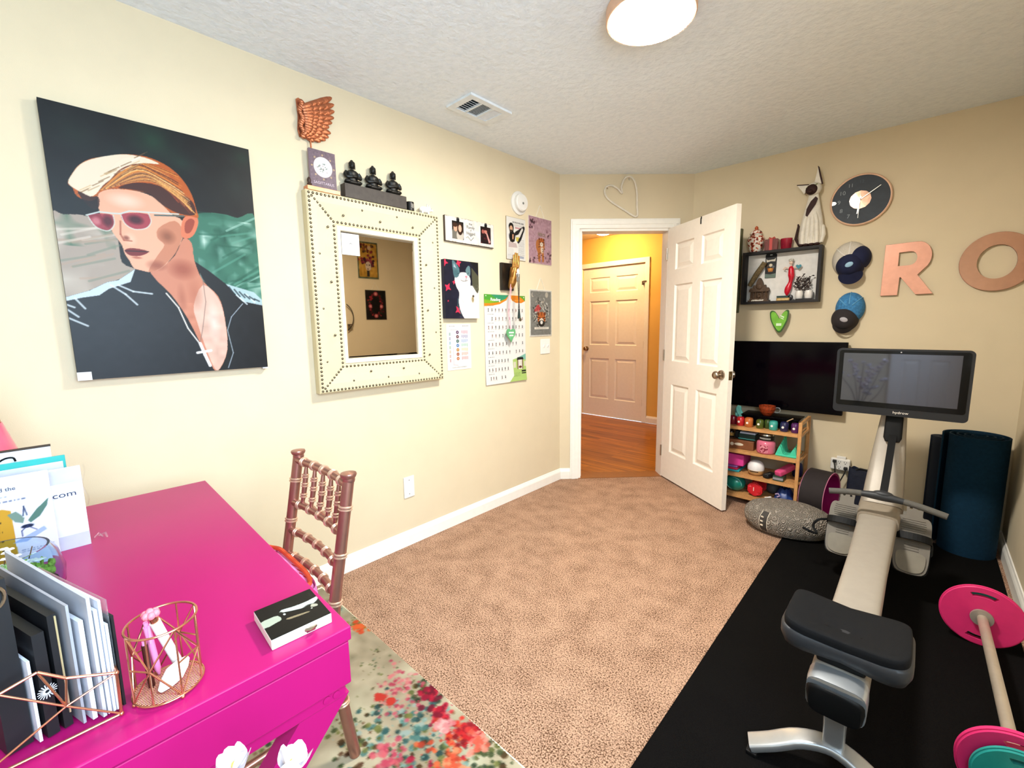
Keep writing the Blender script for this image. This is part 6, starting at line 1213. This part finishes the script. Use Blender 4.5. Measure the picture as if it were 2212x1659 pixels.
t = on(1, 'navy_pouch', 'navy blue drawstring pouch at the right end of the third tier', 'pouch', 1.588, 3.52); m = MB(); m.lathe([(0, 0), (.026, 0), (.031, .01), (.032, .05), (.026, .088), (.012, .100), (.016, .115), (0, .112)], (0, 0, 0), (0, 0, 1), 20, 1, 1.2); m.build('pouch_body', mat('navy_cloth', '#1b2150', .7, var=.2, bump=.5, bscale=60), t, True)
# bottom tier
t = on(0, 'teal_weight_ball', 'round teal vinyl weight ball on the bottom tier next to the door', 'weight ball', 1.232, 3.385)
m = MB(); m.ell((0, 0, .0625), (.068, .062, .062), None, 28, 16); m.build('ball_body', mat('teal_vinyl', '#17806e', .22, coat=.3), t, True)
m = MB(); m.tube([(.050 * math.cos(a), -.040 - .004 * math.sin(a * 2), .064 + .044 * math.sin(a)) for a in [2 * PI * k / 30 for k in range(30)]], .003, 6, True); m.build('moulded_ring', mat('pale_teal_cloth', '#7fcfc6'), t, True)
t = on(0, 'red_dumbbell', 'red rubber dumbbell marked with a white 1 on the bottom tier', 'dumbbell', 1.372, 3.36)
MRD = mat('red_rubber', '#d4222c', .35)
for y, nm in ((0, 'near'), (.115, 'far')): m = MB(); q = [(.054 * math.cos(a), .0525 + .054 * math.sin(a)) for a in [PI / 6 + PI / 3 * k for k in range(6)]]; q = [(x, z - .0058) for x, z in q]; m.prism(q, -.03 + y, .02 + y); bmesh.ops.bevel(m.b, geom=m.b.edges[:], offset=.007, segments=2, affect='EDGES'); m.build('dumbbell_head', MRD, t, M=T((0, 0, .0075)))
m = MB(); m.cyl((0, .018, .054), (0, .088, .054), .014); m.build('handle', MRD, t, True)
text('dumbbell_number', '1', .040, mat('white_label', '#f6eee2'), t, T((-.006, -.0305, .055)), .0004)
t = on(0, 'grey_ball', 'dark grey ball at the back of the bottom tier', 'ball', 1.452, 3.49); m = MB(); m.ell((0, 0, .05), (.05, .05, .05), None, 22, 14); m.build('ball_body', mat('grey_rubber', '#4a5054', .5), t, True)
t = on(0, 'white_hand_grip', 'small white grip lying between the dumbbell and the blue cloth', 'grip', 1.455, 3.345); m = MB(); m.tube([(-.018, 0, .008), (.0, -.004, .012), (.018, .006, .020)], [.006, .008, .006], 8); m.build('grip_body', mat('white_plastic', '#efebe4'), t, True)
t = on(0, 'blue_cloth_bag', 'crumpled navy and purple cloth bag on the bottom tier', 'bag', 1.545, 3.40)
m = MB(); m.sheet(lambda u, v: (.062 * math.cos(2 * PI * u) * (1 - .62 * v ** 1.6) * (1 + .10 * math.sin(9 * 2 * PI * u)), .075 * math.sin(2 * PI * u) * (1 - .62 * v ** 1.6), .0006 + .088 * v + .006 * math.sin(5 * 2 * PI * u) * v), 54, 10); bmesh.ops.remove_doubles(m.b, verts=m.b.verts[:], dist=1e-5); m.build('bag_body', mat('navy_satin', '#26407c', .35, var=.35, scale=30), t, True)
m = MB(); m.tube([(-.045, -.055, .05), (-.028, -.068, .062), (-.018, -.064, .045), (-.034, -.07, .038)], .005, 8); m.build('white_cord', mat('lilac_cord', '#b8a4c8', .6), t, True)
# ================================================================ floor things at the back
t = thing('meditation_cushion', 'oval grey embossed meditation cushion on the edge of the black mat', 'cushion', (1.630, 3.05, .0075), math.radians(8))
def emboss(nm):
    mt = bpy.data.materials.new(nm); mt.use_nodes = True; nt = mt.node_tree; N = nt.nodes; L = nt.links; b = N['Principled BSDF']; b.inputs['Roughness'].default_value = .7
    tc = N.new('ShaderNodeTexCoord'); v = N.new('ShaderNodeTexVoronoi'); v.inputs['Scale'].default_value = 30; L.new(tc.outputs['Object'], v.inputs['Vector'])
    w = N.new('ShaderNodeMath'); w.operation = 'SINE'; s = N.new('ShaderNodeMath'); s.operation = 'MULTIPLY'; s.inputs[1].default_value = 26; L.new(v.outputs['Distance'], s.inputs[0]); L.new(s.outputs[0], w.inputs[0])
    r = N.new('ShaderNodeValToRGB'); r.color_ramp.elements[0].color = lin('#7d7468') + (1,); r.color_ramp.elements[1].color = lin('#a0968a') + (1,); L.new(w.outputs[0], r.inputs['Fac']); L.new(r.outputs['Color'], b.inputs['Base Color'])
    bp = N.new('ShaderNodeBump'); bp.inputs['Strength'].default_value = .9; bp.inputs['Distance'].default_value = .004; L.new(w.outputs[0], bp.inputs['Height']); L.new(bp.outputs['Normal'], b.inputs['Normal']); return mt
m = MB(); m.lathe([(.60, 0), (.86, .010), (.97, .04), (1.0, .078), (.97, .112), (.86, .140), (.66, .158), (.36, .168), (0, .170)], (0, 0, 0), (0, 0, 1), 48, .238, .168); m.build('cushion_body', emboss('embossed_grey_cloth'), t, True)
def cuf(a, z, k=1.004):
    pr = [(.86, .010), (.97, .04), (1.0, .078), (.97, .112), (.86, .140), (.66, .158)]
    for (r0, z0), (r1, z1) in zip(pr[:-1], pr[1:]):
        if z0 <= z <= z1: r = r0 + (r1 - r0) * (z - z0) / (z1 - z0); break
    else: r = .66
    return (.238 * r * k * math.cos(a), .168 * r * k * math.sin(a), z)
m = MB(); m.sheet(lambda u, v: cuf(-2.20 + .20 * u, .02 + .12 * v, 1.008), 6, 10); m.build('label_strap', mat('charcoal_strap', '#3a3632', .7), t)
for u in (-.02, 1.0): m = MB(); m.sheet(lambda q, v, u=u: cuf(-2.20 + .20 * u + .014 * q, .02 + .12 * v, 1.010), 2, 10); m.build('strap_edge', mat('pale_piping', '#d8ccb8', .7), t)
m = MB()
for k in range(3): p = cuf(-2.12 + .0 * k, .058 + .026 * k, 1.02); m.box(p, (.016, .004, .008), (0, 0, -.55))
m.build('strap_print', mat('pale_piping', '#d8ccb8'), t)
t = thing('yoga_wheel', 'dark brown yoga wheel with a magenta inside beside the bamboo shelf', 'yoga wheel', (1.738, 3.405, .0), math.radians(-10))  # the yoga wheel, standing on its tread
Rw, ww = .160, .066
m = MB(); m.lathe([(Rw, -ww), (Rw, ww), (Rw - .006, ww), (Rw - .006, -ww), (Rw, -ww)], (0, 0, Rw + .0007), (1, 0, 0), 64); m.build('outer_tread', mat('dark_brown_foam', '#221a1a', .8, bump=.2, bscale=300), t, 30)
m = MB(); m.lathe([(Rw - .0065, -ww - .001), (Rw - .0065, ww + .001), (Rw - .016, ww + .001), (Rw - .016, -ww - .001), (Rw - .0065, -ww - .001)], (0, 0, Rw + .0007), (1, 0, 0), 64); m.build('inner_ring', mat('magenta_plastic', '#b01c6c', .35), t, 30)
for s in (-1, 1): m = MB(); m.tube([(s * (ww + .001), (Rw - .003) * math.cos(a), Rw + .0007 + (Rw - .003) * math.sin(a)) for a in [2 * PI * k / 64 for k in range(64)]], .0022, 6, True); m.build('pink_rim', mat('pink_rim', '#e08aa8', .4), t, True)
t = thing('navy_tote', 'dark navy bag standing on the floor behind the rower pylon', 'bag', (1.955, 3.56, .0))
m = MB(); m.sheet(lambda u, v: (.10 * math.copysign(abs(math.cos(2 * PI * u)) ** .4, math.cos(2 * PI * u)) * (1 - .12 * v), .045 * math.copysign(abs(math.sin(2 * PI * u)) ** .5, math.sin(2 * PI * u)) * (1 - .5 * v), .001 + .335 * v + .006 * math.sin(14 * PI * u) * v), 48, 12); bmesh.ops.remove_doubles(m.b, verts=m.b.verts[:], dist=1e-5); m.build('bag_body', mat('navy_nylon', '#141a2c', .6, var=.2, bump=.5, bscale=40), t, True)
m = MB(); m.tube([(-.05, -.024, .33), (-.03, -.03, .345), (.05, -.03, .338), (.07, -.02, .31)], .004, 8); m.build('bag_handle', MSL, t, True)
MBL = mat('petrol_blue_foam', '#0e2c40', .9, spec=.15, var=.12, scale=60, bump=.2, bscale=400)
def roll(name, label, c, r, h, mt, lean=0):
    t = thing(name, label, 'exercise mat', (c[0], c[1], .0005)); m = MB(); pts = []
    n = 150; turns = 4.2
    for k in range(n): a = 2 * PI * turns * k / n; q = .022 + (r - .022) * k / (n - 1); pts.append((q * math.cos(a + 2.2), q * math.sin(a + 2.2)))
    inn = [(x * (1 - .0065 / max(math.hypot(x, y), .01)), y * (1 - .0065 / max(math.hypot(x, y), .01))) for x, y in pts]
    prev = None; b = m.b
    for k in range(n):
        row = [b.verts.new((p[0] + lean * z, p[1], z)) for p in (pts[k], inn[k]) for z in (0, h)]
        if prev:
            for i, j in ((0, 1), (3, 2), (1, 3), (2, 0)): b.faces.new((prev[i], prev[j], row[j], row[i]))
        else: b.faces.new((row[0], row[1], row[3], row[2]))
        prev = row
    b.faces.new((prev[0], prev[2], prev[3], prev[1])); m.build('mat_roll', mt, t, 50); return t
roll('rolled_mat', 'tall petrol blue foam mat rolled up and standing in the corner', (2.418, 3.430), .140, .665, MBL)
roll('rolled_mat', 'darker navy mat roll standing behind the petrol blue roll', (2.288, 3.572), .052, .610, mat('dark_navy_foam', '#0d1828', .85))
# ---- black floor mat
t = thing('floor_mat', 'large black rubber exercise mat under the rowing machine', 'mat', (1.633, -.6, .0))
m = MB(); m.box2((0, 0, .0005), (.912, 4.02, .0072), .002); m.build('mat_body', noise_pair('black_rubber', '#060505', '#0c0b0a', .9, 6, 260, .3, 300, .001), t)
# ================================================================ barbell
t = thing('barbell', 'pink plate barbell lying on the black mat along the right wall', 'barbell', (2.424, 2.0, .1296))
M_BAR = mat('satin_steel_bar', '#c4b8a6', .4, .6); M_PP = mat('pink_plate', '#d42a6c', .5, var=.04); M_TP = mat('teal_plate', '#1f8f88', .45)
dx_b = .007
m = MB(); m.tube([(-.010, .56, 0), (.010, -.47, 0), (.012, -.58, 0)], .0155, 20); m.build('bar', M_BAR, t, True)
def disc(par, c, R, th, mt, nm):
    m = MB(); ho = []
    for s in (1, -1):
        arc = [(R * .80 * math.cos(a), s * R * .80 * math.sin(a)) for a in np.linspace(PI / 2 - .42, PI / 2 + .42, 9)] + [(R * .66 * math.cos(a), s * R * .66 * math.sin(a)) for a in np.linspace(PI / 2 + .38, PI / 2 - .38, 9)]; ho.append(arc)
    m.prism(circ(0, 0, R, 72), -th / 2, th / 2, 'xz', ho + [circ(0, 0, .0165, 20)]); bmesh.ops.bevel(m.b, geom=[e for e in m.b.edges if e.is_boundary is False and e.calc_face_angle(0) > 1.2 and all(abs(math.hypot(v.co.x, v.co.z) - R) < 1e-4 for v in e.verts)], offset=min(.005, th * .3), segments=3, affect='EDGES')
    return m.build(nm, mt, par, 35, loc=c)
disc(t, (-.008, .43, 0), .122, .020, M_PP, 'far_plate'); disc(t, (.010, -.405, 0), .122, .022, M_PP, 'near_plate'); disc(t, (.011, -.437, 0), .096, .018, M_TP, 'teal_plate')
disc(t, (-.008, .452, 0), .096, .018, M_TP, 'teal_plate')
for nm, y, x in (('collar', .412, -.008), ('collar', -.456, .011)): m = MB(); m.lathe([(.016, -.007), (.033, -.006), (.034, .0), (.032, .006), (.016, .007)], (x, y, 0), (0, 1, 0), 28); m.build(nm, mat('grey_collar', '#a49a90', .4, .4), t, True)
# ================================================================ rowing machine
AX = 2.066
t = thing('rowing_machine', 'grey rowing machine with a large wide screen on the black mat', 'rowing machine', (AX, 2.3, .0073)); Mr = T((-AX, -2.3, -.0073))
M_SIL = mat('satin_silver', '#b4b8ba', .35, .75, var=.03); M_TAU = mat('warm_grey_plastic', '#9c9488', .45, .15, var=.03); M_DG = mat('dark_grey_plastic', '#26282b', .5, var=.04); M_BK = mat('soft_black', '#060708', .6, spec=.25, var=.06); M_PAD = mat('grey_foot_plastic', '#635d53', .6, var=.04)
def sweep(m, path, prof):
    """profile list of (across, up) per path point [(p, width, height)] with rounded corners"""
    P = [Vector(p) for p, w, h in path]; rs = []
    for i, (p, w, h) in enumerate(path):
        d = (P[min(i + 1, len(P) - 1)] - P[max(i - 1, 0)]).normalized(); side = prof(d); up = side.cross(d).normalized(); r = []
        for k in range(20):
            a = 2 * PI * k / 20; cx_, cz_ = math.cos(a), math.sin(a); e = .42
            r.append(Vector(p) + side * (w / 2 * math.copysign(abs(cx_) ** e, cx_)) + up * (h / 2 * math.copysign(abs(cz_) ** e, cz_)))
        rs.append(r)
    m.rings(rs); return m
XS = lambda d: Vector((1, 0, 0))
m = MB(); pf = spline([(1.872, 1.352, .024), (1.925, 1.372, .050), (1.990, 1.402, .082), (AX, 1.420, .094), (2.142, 1.402, .082), (2.207, 1.372, .050), (2.26, 1.352, .024)], 4, False); sweep(m, [(p, .058, .026) for p in pf], lambda d: Vector((-d.y, d.x, 0)).normalized()); m.build('rear_foot', M_SIL, t, True, M=Mr)
for x in (1.882, 2.250): m = MB(); m.box((x, 1.353, .0135), (.030, .060, .012), None, .003); m.build('foot_pad', M_BK, t, M=Mr)
m = MB(); sweep(m, [((AX, 1.418, .098), .052, .034), ((AX, 1.408, .17), .052, .034), ((AX, 1.400, .262), .056, .036)], XS); m.build('rear_post', M_SIL, t, True, M=Mr)
m = MB(); sweep(m, [((AX, 1.335, .298), .128, .096), ((AX, 1.36, .300), .130, .100), ((AX, 2.2, .300), .132, .100), ((AX, 2.72, .302), .150, .105), ((AX + .002, 2.86, .315), .158, .120)], XS); m.build('rail', M_TAU, t, True, M=Mr)
m = MB(); sweep(m, [((AX, 1.318, .290), .112, .088), ((AX, 1.326, .292), .122, .098), ((AX, 1.3345, .296), .128, .098)], XS); m.build('rail_end_cap', M_BK, t, True, M=Mr)
m = MB(); sweep(m, [((AX, 1.334, .299), .130, .098), ((AX, 1.352, .300), .1335, .1035), ((AX, 1.392, .300), .1335, .1035)], XS); m.build('end_reflection', M_SIL, t, True, M=Mr)  # silver band put in for the bright reflection at the rail end
m = MB(); sweep(m, [((AX, 2.68, .305), .160, .112), ((AX, 2.74, .308), .166, .116), ((AX, 2.82, .316), .172, .124), ((AX + .003, 2.90, .335), .172, .13)], XS); m.build('front_collar', mat('taupe_plastic', '#8f8474', .5), t, True, M=Mr)
m = MB(); sweep(m, [((AX + .004, 2.86, .330), .165, .15), ((AX + .004, 2.94, .420), .158, .14), ((AX + .006, 3.00, .54), .144, .12), ((AX + .008, 3.045, .68), .122, .10), ((AX + .012, 3.07, .80), .104, .085), ((AX + .014, 3.08, .90), .098, .07)], XS); m.build('pylon', M_TAU, t, True, M=Mr)
m = MB(); sweep(m, [((AX, 2.92, .30), .15, .16), ((AX, 3.05, .20), .17, .16), ((AX, 3.20, .09), .18, .14)], XS); m.box2((1.84, 3.16, .014), (2.29, 3.24, .07), .012); m.build('front_base', M_DG, t, M=Mr)
m = MB(); sweep(m, [((AX + .016, 2.965, .668), .058, .02), ((AX + .016, 2.975, .685), .074, .03), ((AX + .016, 3.00, .78), .072, .03), ((AX + .016, 3.02, .84), .066, .03)], XS); m.build('belt_port', M_BK, t, True, M=Mr)
m = MB(); m.rings([[(AX + .012 + q - .015, y, z), (AX + .012 + q + .015, y, z), (AX + .012 + q + .015, y + .004, z + .003), (AX + .012 + q - .015, y + .004, z + .003)] for q, y, z in ((0, 2.665, .458), (.003, 2.80, .565), (.005, 2.958, .70))]); m.build('drive_belt', M_BK, t, M=Mr)
hb = spline([(1.872, 2.640, .446), (1.95, 2.650, .457), (2.01, 2.655, .461), (AX + .010, 2.658, .462), (2.14, 2.655, .459), (2.21, 2.648, .452), (2.300, 2.632, .436)], 4, False)
m = MB(); m.tube(hb, [.0125 + .008 * math.exp(-((k / (len(hb) - 1) - .5) / .16) ** 2) for k in range(len(hb))], 14); m.ell((AX + .012, 2.660, .474), (.040, .020, .016)); m.build('handle', M_DG, t, True, M=Mr)
for a, b in ((0, 9), (len(hb) - 9, len(hb))): m = MB(); m.tube(hb[a:b], .0142, 14); m.build('handle_grip', mat('rubber_grip', '#55534e', .8, bump=.4, bscale=300), t, True, M=Mr)
def footplate(x):
    Mf = Mr @ T((x, 2.612, .150)) @ Matrix.Rotation(-math.radians(37), 4, 'X')     # local z runs up the plate, -y faces the rower
    o_ = spline([(-.050, .0), (-.062, .05), (-.064, .16), (-.062, .235), (-.048, .258), (-.030, .262), (-.030, .310), (-.022, .322), (.022, .322), (.030, .310), (.030, .262), (.048, .258), (.062, .235), (.064, .16), (.062, .05), (.050, 0), (.02, -.012), (-.02, -.012)], 3)
    ho = [circ(-.014, .300, .0055, 12), circ(.014, .300, .0055, 12)]
    m = MB(); m.prism(o_, -.006, .010, 'xz', ho); p = m.build('foot_plate', M_PAD, t, M=Mf)
    m = MB(); m.prism([(a * 1.06, -.002 + z * .82) for a, z in o_ if z < .262], .0105, .020); m.build('plate_backing', M_BK, t, M=Mf)
    m = MB()
    for k in range(7): m.box((0, -.0075, .180 + k * .0105), (.094 - .004 * abs(k - 3), .003, .005), None, .0012)
    for k in range(6): m.box((0, -.0075, .085 + k * .012), (.052, .003, .005), None, .0012)
    m.build('grip_ribs', M_PAD, p, M=None); bpy.data.objects[p.name].children[-1].data.transform(Mf)
    hc = spline([(-.040, .004), (-.052, .05), (-.040, .085), (.040, .085), (.052, .05), (.040, .004), (0, -.008)], 4)
    m = MB(); m.prism(hc, -.013, -.0065); m.build('heel_pad', mat('pale_heel', '#706a5c', .6), t, M=Mf)
    m = MB(); r_ = []
    for k in range(15):
        a = PI * k / 14; r_.append([(-.070 * math.cos(a), -.004 - .045 * math.sin(a) ** .7, z) for z in (.136, .168)] + [(-.066 * math.cos(a), .000 - .041 * math.sin(a) ** .7, z) for z in (.168, .136)])
    m.rings(r_); m.build('foot_strap', M_BK, t, M=Mf)
    m = MB(); m.box((0, .045, .10), (.05, .07, .05), None, .006); m.box((.05 if x < AX else -.05, .03, .10), (.10, .03, .035)); m.build('plate_bracket', M_DG, t, M=Mf)
footplate(1.936); footplate(2.196)
m = MB(); m.tube(spline([(1.880, 2.70, .275), (1.835, 2.67, .27), (1.815, 2.66, .235), (1.835, 2.645, .205), (1.80, 2.63, .215), (1.775, 2.63, .225)], 5, False), .006, 8); m.build('strap_tail', M_BK, t, True, M=Mr)
# seat
def seat_out(k, s=1.0): a = 2 * PI * k / 48; c, s_ = math.cos(a), math.sin(a); return (.146 * s * math.copysign(abs(c) ** .26, c), .115 * s * math.copysign(abs(s_) ** .36, s_))
def sag(x, y): return .016 * (abs(x) / .146) ** 2 - .010 * math.exp(-((x / .05) ** 2)) * (1.0 if y < 0 else .3) + .006 * (-y / .11 if y < 0 else 0)
sy = 1.475
def srow(s, dz_, dip=1.0): return [(AX + seat_out(k, s)[0], sy + seat_out(k, s)[1] + (.022 * math.exp(-((seat_out(k, s)[0] / .055) ** 2)) if seat_out(k, s)[1] < -.05 else 0), dz_ + dip * sag(*seat_out(k, s))) for k in range(48)]
m = MB(); m.rings([srow(.84, .3745, .2), srow(.94, .378, .3), srow(1.0, .395, .6), srow(1.0, .412, .9), srow(.97, .418)]); m.build('seat_base', M_DG, t, 60, M=Mr)
m = MB(); rws = [srow(.955, .4185), srow(.958, .428), srow(.945, .4395), srow(.915, .4425)] + [srow(q, .442) for q in (.75, .6, .45, .3, .15)]; m.rings(rws); m.build('seat_cushion', mat('charcoal_vinyl', '#0b0c0e', .8, spec=.2, var=.06, bump=.15, bscale=500), t, 60, M=Mr)
m = MB(); m.box2((AX - .055, 1.40, .3505), (AX + .055, 1.56, .3785), .006); m.build('seat_carriage', M_BK, t, M=Mr)
m = MB(); m.box((AX + .105, 1.592, .420), (.022, .010, .020), None, .003); m.build('seat_tag', MSL, t, M=Mr); m = MB()
for k in range(3): m.box((AX + .105, 1.5865, .414 + .006 * k), (.016, .001, .003))
m.build('tag_print', mat('white_label', '#f6eee2'), t, M=Mr)
# screen
my = 2.952
def rr_(x0, x1, z0, z1, r, n=6):
    o = []
    for cx_, cz_, a0 in ((x1 - r, z1 - r, 0), (x0 + r, z1 - r, PI / 2), (x0 + r, z0 + r, PI), (x1 - r, z0 + r, 1.5 * PI)): o += [(cx_ + r * math.cos(a0 + PI / 2 * k / n), cz_ + r * math.sin(a0 + PI / 2 * k / n)) for k in range(n + 1)]
    return o
m = MB(); m.prism(rr_(1.822, 2.344, .803, 1.146, .020), my, my + .032); mon = m.build('screen_housing', mat('graphite_plastic', '#1c1e22', .45, var=.03), t, M=Mr)
m = MB(); m.prism(rr_(1.834, 2.332, .842, 1.137, .012), my - .0016, my - .0004); m.build('bezel_glass', mat('bezel_black', '#050608', .08, spec=.3, var=0), t, M=Mr)
m = MB(); m.prism([(1.853, .868), (2.303, .868), (2.303, 1.122), (1.853, 1.122)], my - .0024, my - .0017); m.build('display', mat('display_glass', '#5a5d68', .04, metal=.8, spec=.8, var=0), t, M=Mr)
text('brand_lettering', 'hydrow', .017, mat('white_label', '#f6eee2'), t, Mr @ T((2.103, my - .0007, .823)), .0004, sx=1.15)
m = MB(); m.ell((2.083, my - .0018, 1.131), (.003, .001, .003)); m.build('camera_dot', mat('lens_grey', '#b8b8bc', .3), t, M=Mr)
m = MB(); m.box2((AX - .03, my + .0325, .87), (AX + .06, 3.06, .98), .01); m.build('screen_arm', M_DG, t, M=Mr)
